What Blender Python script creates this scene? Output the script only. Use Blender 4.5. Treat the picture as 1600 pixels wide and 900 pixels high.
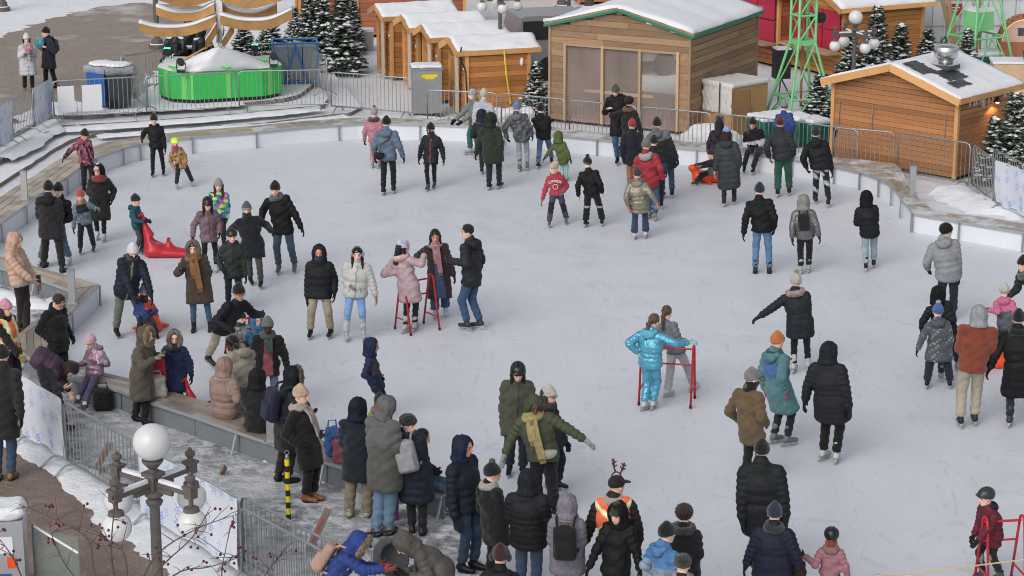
import bpy, bmesh, math, random
import numpy as np
from mathutils import Vector, Matrix, geometry
for o in list(bpy.data.objects): bpy.data.objects.remove(o)
S = bpy.context.scene
COL = S.collection
random.seed(7); rng = np.random.default_rng(7)
# ------------------------------------------------------------------ camera
FPX, HZ, CH = 3500.0, -517.0, 11.6
TH = math.atan((450 - HZ) / FPX)
cam = bpy.data.cameras.new('camera'); co = bpy.data.objects.new('camera', cam); COL.objects.link(co)
co.location = (0, 0, CH); co.rotation_euler = (math.pi / 2 - TH, 0, 0)
cam.sensor_width = 36; cam.lens = FPX / 1600 * 36; cam.clip_end = 1000; cam.clip_start = .5
S.camera = co
# ------------------------------------------------------------------ sky, sun, exposure
SUN_EL, SUN_AZ = math.radians(38), math.radians(-150)
w = bpy.data.worlds.new('World'); S.world = w; w.use_nodes = True
nt = w.node_tree; bg = nt.nodes['Background']
sky = nt.nodes.new('ShaderNodeTexSky'); sky.sky_type = 'NISHITA'; sky.sun_disc = False
sky.sun_elevation = SUN_EL; sky.sun_rotation = SUN_AZ; sky.air_density = 1.0; sky.dust_density = 3.5; sky.ozone_density = 1.5
hs = nt.nodes.new('ShaderNodeHueSaturation'); hs.inputs['Saturation'].default_value = .32
nt.links.new(sky.outputs[0], hs.inputs['Color']); nt.links.new(hs.outputs[0], bg.inputs[0])
bg.inputs[1].default_value = .135
sl = bpy.data.lights.new('sun', 'SUN'); sl.energy = .5; sl.angle = math.radians(50); sl.color = (1, .955, .9)
so = bpy.data.objects.new('sun', sl); COL.objects.link(so)
_sd = Vector((math.cos(SUN_EL) * math.sin(SUN_AZ), math.cos(SUN_EL) * math.cos(SUN_AZ), math.sin(SUN_EL)))
so.rotation_euler = _sd.to_track_quat('Z', 'Y').to_euler(); so.location = (0, 30, 40)
S.view_settings.view_transform = 'Standard'; S.view_settings.look = 'None'
S.view_settings.exposure = 0.2; S.view_settings.gamma = 1
S.render.engine = 'CYCLES'
S.cycles.max_bounces = 5; S.cycles.diffuse_bounces = 3; S.cycles.glossy_bounces = 2; S.cycles.transmission_bounces = 3; S.cycles.transparent_max_bounces = 8
S.cycles.pixel_filter_type = 'BLACKMAN_HARRIS'; S.cycles.filter_width = 1.05
S.cycles.use_adaptive_sampling = True; S.cycles.adaptive_threshold = .02; S.cycles.caustics_reflective = False; S.cycles.caustics_refractive = False

# ------------------------------------------------------------------ pixel <-> world
_F = np.array([0, math.cos(TH), -math.sin(TH)]); _U = np.array([0, math.sin(TH), math.cos(TH)]); _C = np.array([0, 0, CH])
def ray(px, py): return _F + (px - 800) / FPX * np.array([1., 0, 0]) + (450 - py) / FPX * _U
def gp(px, py, z=0.0):
    d = ray(px, py); return _C + d * ((z - CH) / d[2])
def aty(px, py, Y):
    d = ray(px, py); return _C + d * (Y / d[1])
def proj(p):
    q = np.asarray(p, float) - _C; return 800 + FPX * q[0] / (q @ _F), 450 - FPX * (q @ _U) / (q @ _F)

# ------------------------------------------------------------------ materials
def lin(h):
    if not isinstance(h, str): return np.array(h, float)
    v = np.array([int(h[i:i + 2], 16) / 255 for i in (0, 2, 4)])
    return np.where(v <= .04045, v / 12.92, ((v + .055) / 1.055) ** 2.4)
def C(h, k=.82):
    c = lin(h); c = c * k * (.92 + .55 * math.sqrt(c.mean())); return np.clip(c * .84 + .16 * c.mean(), .003, .85)
class NT:
    def __init__(s, name):
        s.m = bpy.data.materials.new(name); s.m.use_nodes = True; s.t = s.m.node_tree
        s.b = s.t.nodes['Principled BSDF']; s.out = s.t.nodes['Material Output']
    def n(s, typ, **kw):
        nd = s.t.nodes.new('ShaderNode' + typ)
        for k, v in kw.items():
            if k.startswith('i_'):
                key = k[2:].replace('_', ' ')
                try: key = int(key)
                except ValueError: pass
                nd.inputs[key].default_value = v
            else: setattr(nd, k, v)
        return nd
    def l(s, a, b): s.t.links.new(a, b)
    def pos(s): return s.n('NewGeometry').outputs['Position']
    def obj(s): return s.n('TexCoord').outputs['Object']
    def noise(s, scale, detail=3, rough=.55, vec=None, dim='3D'):
        nd = s.n('TexNoise', noise_dimensions=dim); nd.inputs['Scale'].default_value = scale
        nd.inputs['Detail'].default_value = detail; nd.inputs['Roughness'].default_value = rough
        if vec is not None: s.l(vec, nd.inputs['Vector'])
        return nd.outputs['Fac']
    def ramp(s, fac, pts):
        r = s.n('ValToRGB'); e = r.color_ramp.elements
        while len(e) < len(pts): e.new(.5)
        for q, (p, c) in zip(e, pts):
            q.position = p; q.color = (*(c if hasattr(c, '__len__') else (c, c, c)), 1)
        s.l(fac, r.inputs[0]); return r.outputs[0]
    def mix(s, fac, a, b, mode='MIX'):
        m = s.n('Mix', data_type='RGBA', blend_type=mode)
        for i, v in ((0, fac), (6, a), (7, b)):
            if isinstance(v, bpy.types.NodeSocket): s.l(v, m.inputs[i])
            elif i == 0: m.inputs[0].default_value = v
            else: m.inputs[i].default_value = (*v, 1)
        return m.outputs[2]
    def math(s, op, a, b=0.):
        m = s.n('Math', operation=op)
        for i, v in ((0, a), (1, b)):
            if isinstance(v, bpy.types.NodeSocket): s.l(v, m.inputs[i])
            else: m.inputs[i].default_value = v
        return m.outputs[0]
    def bump(s, h, strength=.3, dist=.02):
        b = s.n('Bump'); b.inputs['Strength'].default_value = strength; b.inputs['Distance'].default_value = dist
        s.l(h, b.inputs['Height']); s.l(b.outputs[0], s.b.inputs['Normal'])
    def base(s, c):
        if isinstance(c, bpy.types.NodeSocket): s.l(c, s.b.inputs['Base Color'])
        else: s.b.inputs['Base Color'].default_value = (*c, 1)
    def set(s, **kw):
        for k, v in kw.items(): s.b.inputs[k.replace('_', ' ')].default_value = v
M = {}
def simple(name, col, rough=.6, var=.15, scale=6, metal=0, bump=.0, bscale=40, spec=.4):
    """plain paint / plastic / metal with uneven tone and fine relief"""
    n = NT(name); col = np.array(col, float)
    f = n.noise(scale, 4, vec=n.obj())
    n.base(n.mix(f, tuple(col * (1 - var)), tuple(np.minimum(col * (1 + var), .95))))
    n.set(Roughness=rough, Metallic=metal); n.b.inputs['Specular IOR Level'].default_value = spec
    if bump: n.bump(n.noise(bscale, 3, vec=n.obj()), bump, .01)
    M[name] = n.m; return n.m
def attr_mat(name, rough, bump, bscale, sheen=0, metal=0, spec=.3, kind='noise'):
    """cloth-like material; its colour is the mesh's own 'Col' attribute"""
    n = NT(name); a = n.n('Attribute', attribute_name='Col')
    f = n.noise(9, 3, vec=n.obj())
    n.base(n.mix(1., a.outputs['Color'], n.ramp(f, [(.3, .82), (.7, 1.12)]), 'MULTIPLY'))
    n.set(Roughness=rough, Metallic=metal); n.b.inputs['Specular IOR Level'].default_value = spec
    n.b.inputs['Sheen Weight'].default_value = sheen
    if kind == 'knit':
        wv = n.n('TexWave', wave_type='BANDS', bands_direction='X'); wv.inputs['Scale'].default_value = bscale
        n.l(n.obj(), wv.inputs['Vector']); n.bump(wv.outputs['Fac'], bump, .01)
    else: n.bump(n.math('ADD', n.math('MULTIPLY', n.noise(11, 3, .5, n.obj()), 1.6 if name != 'skin' else 0.), n.math('MULTIPLY', n.noise(bscale, 3, vec=n.obj()), .5)), min(bump * 2.2, 1.), .035)
    M[name] = n.m
def obj_mat(name, rough, bump, bscale, sheen=0, metal=0, spec=.3, var=.2):
    """the same for parts that share mesh data: colour from the object's own colour"""
    n = NT(name); a = n.n('ObjectInfo'); f = n.noise(14, 4, vec=n.obj())
    n.base(n.mix(1., a.outputs['Color'], n.ramp(f, [(.3, 1 - var), (.7, 1 + var * .7)]), 'MULTIPLY'))
    n.set(Roughness=rough, Metallic=metal); n.b.inputs['Specular IOR Level'].default_value = spec
    n.b.inputs['Sheen Weight'].default_value = sheen
    n.bump(n.noise(bscale, 4, vec=n.obj()), bump, .02)
    M[name] = n.m
attr_mat('cloth', .85, .25, 60, .15); attr_mat('nylon', .66, .22, 45, 0, spec=.25); attr_mat('metallic_cloth', .32, .22, 22, 0, .45, .5)
attr_mat('denim', .9, .3, 90, .1); attr_mat('skin', .5, .05, 80, 0, spec=.35); attr_mat('fleece', .95, .14, 110, .25)
obj_mat('knit_o', .9, .5, 120, .3); obj_mat('cloth_o', .8, .3, 60, .1); obj_mat('nylon_o', .72, .45, 26, spec=.18); obj_mat('plastic_o', .35, .05, 40, spec=.5)
obj_mat('fur_o', .9, .9, 130, .4, var=.5); obj_mat('hair_o', .55, .7, 90, .1, var=.35); obj_mat('leather_o', .45, .15, 60)

# ------------------------------------------------------------------ mesh helpers
def mesh_obj(name, v, f, mat, parent=None, smooth=False, loc=None):
    me = bpy.data.meshes.new(name); me.from_pydata([tuple(map(float, q)) for q in v], [], f); me.update()
    me.materials.append(M[mat] if isinstance(mat, str) else mat)
    if smooth: me.shade_smooth()
    return link(name, me, parent, loc)
def link(name, me, parent=None, loc=None):
    o = bpy.data.objects.new(name, me); COL.objects.link(o)
    if parent is not None: o.parent = parent
    if loc is not None: o.location = loc
    return o
def empty(name, loc=(0, 0, 0), rz=0):
    o = bpy.data.objects.new(name, None); COL.objects.link(o); o.location = loc; o.rotation_euler = (0, 0, rz); o.empty_display_size = .2
    return o
def tag(o, label=None, cat=None, group=None, kind=None):
    for k, v in (('label', label), ('category', cat), ('group', group), ('kind', kind)):
        if v: o[k] = v
    return o
def struct(name, v, f, mat, smooth=False): return tag(mesh_obj(name, v, f, mat, None, smooth), kind='structure')
class MB:
    """collects boxes, tubes and lathes into one mesh"""
    def __init__(s): s.v = []; s.f = []
    def add(s, v, f):
        n = len(s.v); s.v += [tuple(map(float, q)) for q in v]; s.f += [tuple(i + n for i in q) for q in f]; return s
    def box(s, c, d, rz=0, R=None):
        c = np.array(c, float); d = np.array(d, float) / 2
        p = np.array([[x, y, z] for x in (-1, 1) for y in (-1, 1) for z in (-1, 1)]) * d
        if R is None: R = np.array([[math.cos(rz), -math.sin(rz), 0], [math.sin(rz), math.cos(rz), 0], [0, 0, 1]])
        return s.add(p @ np.asarray(R).T + c, [(0, 1, 3, 2), (4, 6, 7, 5), (0, 4, 5, 1), (2, 3, 7, 6), (0, 2, 6, 4), (1, 5, 7, 3)])
    def tube(s, pts, r, n=8, closed=False, cap=True):
        pts = np.array(pts, float); m = len(pts); rr = r if hasattr(r, '__len__') else [r] * m
        T = np.zeros_like(pts)
        for i in range(m):
            a = pts[(i - 1) % m if closed else max(i - 1, 0)]; b = pts[(i + 1) % m if closed else min(i + 1, m - 1)]
            T[i] = (b - a) / (np.linalg.norm(b - a) + 1e-9)
        ref = np.array([0, 0, 1.]) if abs(T[0][2]) < .9 else np.array([1., 0, 0])
        v = []; 
        for i in range(m):
            a = np.cross(T[i], ref); a /= np.linalg.norm(a) + 1e-9; b = np.cross(T[i], a); ref = np.cross(a, T[i])
            for j in range(n):
                t = 2 * math.pi * j / n; v.append(pts[i] + rr[i] * (math.cos(t) * a + math.sin(t) * b))
        f = []
        for i in range(m if closed else m - 1):
            for j in range(n):
                k = (i + 1) % m; f.append((i * n + j, k * n + j, k * n + (j + 1) % n, i * n + (j + 1) % n))
        if cap and not closed: f += [tuple(range(n)), tuple(range((m - 1) * n, m * n))[::-1]]
        return s.add(v, f)
    def lathe(s, prof, n=16, c=(0, 0, 0)):
        v = []; f = []; m = len(prof)
        for r, z in prof:
            for j in range(n): t = 2 * math.pi * j / n; v.append((c[0] + r * math.cos(t), c[1] + r * math.sin(t), c[2] + z))
        for i in range(m - 1):
            for j in range(n): f.append((i * n + j, i * n + (j + 1) % n, (i + 1) * n + (j + 1) % n, (i + 1) * n + j))
        f += [tuple(range(n))[::-1], tuple(range((m - 1) * n, m * n))]
        return s.add(v, f)
    def build(s, name, mat, parent=None, smooth=False, loc=None): return mesh_obj(name, s.v, s.f, mat, parent, smooth, loc)
def poly_faces(pts): return [tuple(t) for t in geometry.tessellate_polygon([[Vector((p[0], p[1], 0)) for p in pts]])]
def slab(name, pts, z0, z1, mat, kind='structure', parent=None):
    """flat polygon with vertical sides"""
    n = len(pts); v = [(p[0], p[1], z1) for p in pts] + [(p[0], p[1], z0) for p in pts]
    area = sum(pts[i][0] * pts[(i + 1) % n][1] - pts[(i + 1) % n][0] * pts[i][1] for i in range(n))
    f = []
    for t in poly_faces(pts):
        a, b, c = (np.array(pts[i][:2]) for i in t)
        f.append(t if (b - a)[0] * (c - a)[1] - (b - a)[1] * (c - a)[0] > 0 else t[::-1])
    for i in range(n):
        j = (i + 1) % n; f.append((i, n + i, n + j, j) if area > 0 else (j, n + j, n + i, i))
    o = mesh_obj(name, v, f, mat, parent)
    if kind and parent is None: o['kind'] = kind
    return o
_cube = bpy.data.meshes.new('plank'); MB_ = MB().box((0, 0, 0), (1, 1, 1)); _cube.from_pydata(MB_.v, [], MB_.f)
_cubes = {}
def piece(name, mat, parent, c, d, rz=0, rot=None):
    """a single plank / panel: shares one unit-box mesh per material"""
    if mat not in _cubes:
        me = _cube.copy(); me.name = name; me.materials.append(M[mat]); _cubes[mat] = me
    o = link(name, _cubes[mat], parent, c); o.scale = d
    o.rotation_euler = rot if rot is not None else (0, 0, rz)
    return o
# ================================================================== SETTING materials
def m_ice():
    n = NT('ice'); P = n.pos()
    big = n.noise(.09, 2, .6, P); mid = n.noise(1.1, 4, .65, P)
    wc = n.n('VectorMath', operation='MULTIPLY_ADD'); n.l(n.n('TexNoise', i_Scale=.28, i_Detail=2.).outputs['Color'], wc.inputs[0])
    wc.inputs[1].default_value = (5, 5, 0); n.l(P, wc.inputs[2])
    tot = None
    for sc, ang, wdt in ((.55, .3, .012), (1.1, 1.5, .011)):
        mp = n.n('Mapping'); mp.inputs['Rotation'].default_value = (0, 0, ang); mp.inputs['Scale'].default_value = (1, .35, 1)
        n.l(wc.outputs[0], mp.inputs['Vector'])
        vo = n.n('TexVoronoi', feature='DISTANCE_TO_EDGE'); vo.inputs['Scale'].default_value = sc; n.l(mp.outputs[0], vo.inputs['Vector'])
        ln = n.math('LESS_THAN', vo.outputs['Distance'], wdt)
        br = n.math('GREATER_THAN', n.noise(1.7 + sc, 3, .6, P), .55)
        ln = n.math('MULTIPLY', ln, br); tot = ln if tot is None else n.math('MAXIMUM', tot, ln)
    mp = n.n('Mapping'); mp.inputs['Scale'].default_value = (1.2, 7, 1); mp.inputs['Rotation'].default_value = (0, 0, .25); n.l(wc.outputs[0], mp.inputs['Vector'])
    streak = n.noise(1.6, 4, .7, mp.outputs[0])
    mp2 = n.n('Mapping'); mp2.inputs['Scale'].default_value = (9, .9, 1); mp2.inputs['Rotation'].default_value = (0, 0, 1.1); n.l(wc.outputs[0], mp2.inputs['Vector'])
    cuts = n.noise(1.5, 4, .7, mp2.outputs[0]); patch = n.noise(.33, 3, .6, P)
    c = n.mix(big, (.55, .565, .615), (.655, .665, .705))
    c = n.mix(n.math('MULTIPLY', n.ramp(cuts, [(.55, 0.), (.68, 1.)]), n.ramp(patch, [(.34, 0.), (.56, .6)])), c, (.46, .485, .53))
    c = n.mix(n.math('MULTIPLY', n.ramp(cuts, [(.30, 1.), (.42, 0.)]), n.ramp(patch, [(.40, .0), (.65, .5)])), c, (.74, .75, .77))
    c = n.mix(n.ramp(mid, [(.35, 0.), (.75, .55)]), c, (.68, .70, .735))
    c = n.mix(n.ramp(streak, [(.52, 0.), (.72, .38)]), c, (.50, .525, .57))
    c = n.mix(n.math('MULTIPLY', tot, .34), c, (.42, .45, .50))
    n.base(c); n.l(n.ramp(mid, [(.3, .34), (.7, .66)]), n.b.inputs['Roughness']); n.b.inputs['Specular IOR Level'].default_value = .5
    n.bump(n.math('ADD', n.math('MULTIPLY', streak, .6), n.math('MULTIPLY', tot, -.5)), .16, .02); M['ice'] = n.m
m_ice()
def m_snow(name, c0=(.66, .68, .715), c1=(.78, .795, .82), dirt=None, dscale=.5, thr=(.5, .7), bump=.5, bs=2.5, rough=.75):
    n = NT(name); P = n.pos()
    c = n.mix(n.noise(.8, 5, .6, P), c0, c1)
    if dirt is not None: c = n.mix(n.ramp(n.noise(dscale, 6, .65, P), [(thr[0], 0.), (thr[1], .85)]), c, dirt)
    n.base(c); n.set(Roughness=rough); n.b.inputs['Subsurface Weight'].default_value = 0
    n.bump(n.noise(bs, 5, .62, P), bump, .12); M[name] = n.m
m_snow('snow'); m_snow('snow_worn', (.60, .615, .64), (.76, .775, .80), (.48, .47, .455), .6, (.56, .82), .6, 3)
m_snow('roof_snow', (.68, .695, .73), (.78, .79, .815), None, bump=.35, bs=1.6)
def m_trodden():
    n = NT('trodden'); P = n.pos()
    a = n.noise(4.5, 6, .72, P); b = n.noise(.5, 5, .6, P)
    c = n.ramp(a, [(.40, (.13, .132, .138)), (.50, (.34, .35, .365)), (.60, (.60, .615, .64))])
    c = n.mix(n.ramp(b, [(.40, 0.), (.68, .75)]), c, (.66, .675, .70))
    n.base(c); n.set(Roughness=.7); n.bump(n.noise(7, 4, .7, P), .9, .08); M['trodden'] = n.m
m_trodden()
def m_slush(name, base, hi, snow, k):
    n = NT(name); P = n.pos()
    a = n.noise(2.2, 6, .75, P); b = n.noise(.22, 5, .6, P); sp = n.noise(14, 6, .7, P)
    c = n.mix(n.ramp(a, [(.35, 0.), (.68, 1.)]), base, hi)
    c = n.mix(n.ramp(sp, [(.60, 0.), (.70, .55)]), c, snow)
    c = n.mix(n.ramp(b, [(k, 0.), (k + .16, .9)]), c, snow)
    n.base(c); n.l(n.ramp(a, [(.35, .28), (.65, .85)]), n.b.inputs['Roughness']); n.bump(n.noise(6, 4, .72, P), .7, .06); M[name] = n.m
m_slush('slush_pavement', (.13, .09, .072), (.27, .20, .165), (.60, .60, .60), .62)
m_slush('plaza_slush', (.19, .14, .108), (.34, .275, .23), (.70, .71, .73), .56)
def m_step():
    n = NT('snowy_step'); P = n.pos(); g = n.n('NewGeometry')
    sx = n.n('SeparateXYZ'); n.l(g.outputs['Normal'], sx.inputs[0])
    sn = n.mix(n.noise(.9, 5, .6, P), (.66, .68, .715), (.80, .815, .84))
    gr = n.mix(n.noise(3, 6, .7, P), (.15, .115, .10), (.30, .24, .215))
    jo = n.n('TexBrick'); 
    ledge = n.ramp(n.noise(1.6, 5, .65, P), [(.60, 0.), (.66, 1.)])
    side = n.mix(ledge, gr, sn); n.base(n.mix(n.ramp(sx.outputs[2], [(.4, 0.), (.6, 1.)]), side, sn))
    n.set(Roughness=.8); n.bump(n.noise(3, 7, .65, P), .5, .08); M['snowy_step'] = n.m
m_step()
def m_wood(name, a, b, dark, rough=.65, knots=True, sat=1., snow=None):
    n = NT(name); oi = n.n('ObjectInfo')
    mp = n.n('VectorMath', operation='MULTIPLY_ADD'); n.l(n.obj(), mp.inputs[0]); mp.inputs[1].default_value = (5, 3, 3.5)
    cb = n.n('CombineXYZ'); r = n.math('MULTIPLY', oi.outputs['Random'], 60.)
    for i in range(3): n.l(r, cb.inputs[i])
    n.l(cb.outputs[0], mp.inputs[2])
    g = n.n('Mapping'); g.inputs['Scale'].default_value = (.35, 2., 3.); n.l(mp.outputs[0], g.inputs['Vector'])
    grain = n.noise(2.4, 7, .65, g.outputs[0]); tone = n.noise(.7, 3, .5, mp.outputs[0])
    c = n.mix(grain, a, b); c = n.mix(n.ramp(tone, [(.4, 0.), (.8, .6)]), c, dark)
    if knots:
        vo = n.n('TexVoronoi'); vo.inputs['Scale'].default_value = 1.6; n.l(mp.outputs[0], vo.inputs['Vector'])
        c = n.mix(n.ramp(vo.outputs['Distance'], [(.05, .8), (.13, 0.)]), c, tuple(np.array(dark) * .45))
    h = n.n('HueSaturation'); n.l(n.ramp(oi.outputs['Random'], [(0., .72), (1., 1.22)]), h.inputs['Value']); n.l(c, h.inputs['Color'])
    h.inputs['Saturation'].default_value = sat
    cc = h.outputs[0]
    if snow: cc = n.mix(n.ramp(n.noise(1.1, 5, .68, n.pos()), [(snow, 0.), (snow + .14, .9)]), cc, (.66, .68, .715))
    n.base(cc); n.set(Roughness=rough); n.bump(grain, .25, .01); M[name] = n.m
m_wood('chalet_wood', (.47, .185, .05), (.60, .275, .088), (.34, .12, .036))
m_wood('chalet_wood_right', (.36, .165, .068), (.47, .235, .10), (.40, .13, .04))
m_wood('trim_wood', (.56, .29, .10), (.64, .36, .15), (.45, .22, .08), knots=False)
m_wood('rough_wood', (.29, .18, .10), (.40, .265, .155), (.21, .12, .065))
m_wood('pale_wood', (.42, .29, .17), (.52, .38, .24), (.36, .23, .13), knots=False)
m_wood('deck_wood', (.36, .30, .235), (.48, .41, .33), (.26, .20, .15), .42)
m_wood('deck_snowy', (.30, .26, .22), (.40, .355, .305), (.22, .18, .15), .5, snow=.46)
m_wood('wet_deck', (.24, .205, .175), (.34, .295, .25), (.16, .13, .11), .38, snow=.62)
m_wood('dark_deck', (.13, .125, .12), (.22, .21, .20), (.10, .095, .09), .38)
m_wood('plywood', (.34, .19, .075), (.42, .25, .11), (.30, .16, .06), knots=False)
m_wood('inner_ply', (.58, .41, .32), (.66, .48, .37), (.46, .31, .23), knots=False)
m_wood('red_deck', (.26, .09, .07), (.32, .12, .09), (.2, .07, .06), knots=False)
m_wood('brick_red', (.36, .12, .055), (.44, .16, .08), (.3, .10, .05), knots=False)
m_wood('petal_wood', (.44, .235, .075), (.55, .31, .11), (.25, .13, .045), knots=False)
simple('galv', (.36, .375, .39), .45, .2, 8, .75); simple('steel_panel', (.215, .235, .25), .5, .15, 3, .3, .1, 20)
simple('steel_light', (.42, .44, .455), .4, .12, 5, .5); simple('chrome', (.6, .6, .6), .22, .1, 6, .95)
simple('board_white', (.68, .70, .74), .5, .06, 2); simple('white_paint', (.72, .73, .75), .5, .08, 4)
simple('black_plastic', (.018, .018, .02), .45, .2, 8); simple('dark_grey', (.06, .065, .07), .5, .2, 6)
simple('bin_grey', (.045, .055, .062), .5, .15, 5); simple('bin_blue', (.02, .10, .34), .45, .15, 5)
simple('gift_green', (.035, .50, .09), .6, .14, 5, bump=.2, bscale=30); simple('gift_light', (.17, .62, .14), .6, .1, 5)
simple('tower_green', (.21, .56, .25), .45, .12, 5); simple('roof_green', (.015, .20, .13), .5, .15, 5)
simple('bronze', (.022, .024, .026), .4, .3, 7, .5, .3, 30); simple('cabinet', (.33, .335, .34), .5, .18, 9, .4, .5, 14)
simple('blue_steel', (.04, .16, .42), .45, .15, 6); simple('crate_grey', (.20, .23, .26), .55, .15, 5)
simple('lamp_iron', (.115, .10, .092), .6, .25, 9, 0, .35, 35); simple('concrete', (.34, .335, .33), .85, .15, 6, 0, .3, 30)
simple('red_panel', (.40, .02, .055), .5, .1, 4); simple('red_paint', (.46, .018, .035), .32, .12, 7); simple('orange_plastic', (.78, .085, .02), .35, .1, 5)
simple('orange_worn', (.42, .10, .05), .7, .3, 9); simple('board_grey', (.22, .19, .17), .8, .3, 9); simple('truck_grey', (.25, .255, .265), .35, .06, 3, .2); simple('rubber', (.02, .02, .021), .8, .2, 8); simple('tyre_black', (.02, .02, .022), .85, .2, 8)
simple('yellow', (.78, .58, .02), .5, .1, 6); simple('strap_yellow', (.70, .66, .06), .6, .1, 6); simple('blue_paint', (.03, .09, .30), .5, .15, 6)
simple('dark_green', (.012, .10, .075), .5, .2, 6); simple('tarp', (.58, .57, .54), .55, .1, 3, 0, .5, 8); simple('stone_base', (.16, .15, .145), .8, .2, 7)
simple('trunk', (.10, .065, .045), .9, .25, 10, 0, .6, 30); simple('bark_dark', (.075, .06, .055), .9, .25, 10, 0, .6, 30)
simple('cream_panel', (.55, .50, .42), .6, .08, 4); simple('solar', (.035, .037, .04), .35, .1, 4); simple('teal_sign', (.10, .26, .28), .5, .1, 4)
simple('arch_brick', (.33, .13, .06), .7, .25, 9, 0, .4, 25); simple('salmon', (.62, .42, .34), .6, .08, 4); simple('fence_white', (.62, .63, .64), .5, .06, 3)
simple('berry', (.10, .010, .014), .35, .3, 20); simple('twig', (.10, .072, .06), .9, .3, 15); simple('rope', (.5, .42, .24), .8, .1, 9)
def m_leaf():
    n = NT('needles'); oi = n.n('ObjectInfo'); f = n.noise(2.5, 4, .6, n.obj())
    n.base(n.mix(f, (.03, .052, .036), (.085, .125, .078))); n.set(Roughness=.8); M['needles'] = n.m
m_leaf()
def m_globe():
    n = NT('globe'); n.base((.64, .64, .64)); n.set(Roughness=.25); n.b.inputs['Subsurface Weight'].default_value = .3
    n.b.inputs['Subsurface Radius'].default_value = (.1, .1, .1); M['globe'] = n.m
m_globe()
def m_clear(name, col, rough, alpha):
    n = NT(name); tr = n.n('BsdfTransparent'); mx = n.n('MixShader'); n.base(col); n.set(Roughness=rough)
    n.l(tr.outputs[0], mx.inputs[1]); n.l(n.b.outputs[0], mx.inputs[2]); n.l(n.ramp(n.noise(1.5, 4, .6, n.obj()), [(.3, alpha * .6), (.75, min(alpha * 1.5, 1))]), mx.inputs[0])
    n.l(mx.outputs[0], n.out.inputs['Surface']); M[name] = n.m
m_clear('clear_sheet', (.62, .54, .49), .35, .16); m_clear('plastic_bag', (.62, .63, .64), .25, .4); m_clear('green_glass', (.25, .36, .34), .1, .22)
def m_glass(name, col=(.02, .022, .025)):
    n = NT(name); n.base(col); n.set(Roughness=.08); n.b.inputs['Specular IOR Level'].default_value = .6; M[name] = n.m
m_glass('dark_glass')
def m_banner():
    n = NT('banner'); P = n.obj()
    c = n.mix(n.noise(1.3, 4, .6, P), (.56, .59, .68), (.66, .68, .74))
    vo = n.n('TexVoronoi', voronoi_dimensions='2D'); vo.inputs['Scale'].default_value = 2.6; n.l(P, vo.inputs['Vector'])
    df = n.n('VectorMath', operation='SUBTRACT'); n.l(P, df.inputs[0])
    # six-armed flakes about each cell centre
    ps = n.n('VectorMath', operation='SCALE'); n.l(P, ps.inputs[0]); ps.inputs['Scale'].default_value = 3.3
    n.t.links.remove(vo.inputs['Vector'].links[0]); vo.inputs['Scale'].default_value = 1.; n.l(ps.outputs[0], vo.inputs['Vector'])
    n.l(ps.outputs[0], df.inputs[0]); n.l(vo.outputs['Position'], df.inputs[1])
    sx = n.n('SeparateXYZ'); n.l(df.outputs[0], sx.inputs[0])
    an = n.math('ARCTAN2', sx.outputs[1], sx.outputs[0]); d = vo.outputs['Distance']
    sz = n.n('SeparateColor'); n.l(vo.outputs['Color'], sz.inputs[0])
    R = n.math('ADD', n.math('MULTIPLY', sz.outputs[0], .26), .20)
    arm = n.math('ABSOLUTE', n.math('SINE', n.math('MULTIPLY', an, 3.)))
    lim = n.math('MULTIPLY', R, n.math('SUBTRACT', 1.05, n.math('MULTIPLY', arm, .62)))
    fl = n.math('LESS_THAN', d, lim)
    hole = n.math('GREATER_THAN', n.math('SINE', n.math('MULTIPLY', d, 48.)), -.3)
    fl = n.math('MULTIPLY', n.math('MULTIPLY', fl, hole), n.math('ADD', n.math('MULTIPLY', sz.outputs[1], .55), .35))
    n.base(n.mix(fl, c, (.07, .24, .60))); n.set(Roughness=.5); n.bump(n.noise(2.2, 3, .5, P), .35, .05); M['banner'] = n.m
m_banner()
def emit(name, col, st):
    n = NT(name); n.base(col); n.b.inputs['Emission Color'].default_value = (*col, 1); n.b.inputs['Emission Strength'].default_value = st; M[name] = n.m
emit('warm_lamp', (1., .5, .14), 6.); emit('green_lamp', (.05, .9, .35), 3.); emit('neon_pink', (.9, .15, .35), 1.2); emit('arch_light', (1., .55, .32), .9); emit('fairy', (1., .75, .35), 1.3)

# ================================================================== GROUND
def W(pts, z): return [tuple(gp(x, y, z)) for x, y in pts]
def dens(pts, k):
    out = []
    for a, b in zip(pts[:-1], pts[1:]):
        for i in range(k): out.append(tuple(np.array(a) + (np.array(b) - np.array(a)) * i / k))
    return out + [pts[-1]]
def rough(pts, k=5, a=.12, seed=0):
    r = np.random.default_rng(seed); P = dens([np.array(p[:2]) for p in pts] + [np.array(pts[0][:2])], k)[:-1]
    return [tuple(np.array(p) + r.normal(0, a, 2)) for p in P]
def smooth_path(p, k=6):
    """Catmull-Rom through points (any dimension)"""
    p = [np.array(q, float) for q in p]; q = [2 * p[0] - p[1]] + p + [2 * p[-1] - p[-2]]; out = []
    for i in range(1, len(q) - 2):
        for j in range(k):
            t = j / k; a, b, c, d = q[i - 1], q[i], q[i + 1], q[i + 2]
            out.append(.5 * (2 * b + (c - a) * t + (2 * a - 5 * b + 4 * c - d) * t * t + (3 * b - a - 3 * c + d) * t ** 3))
    return out + [p[-1]]
BZ = .42
ice = struct('ice', [(-60, 4, 0), (60, 4, 0), (60, 75, 0), (-60, 75, 0)], [(0, 1, 2, 3)], 'ice')
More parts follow.
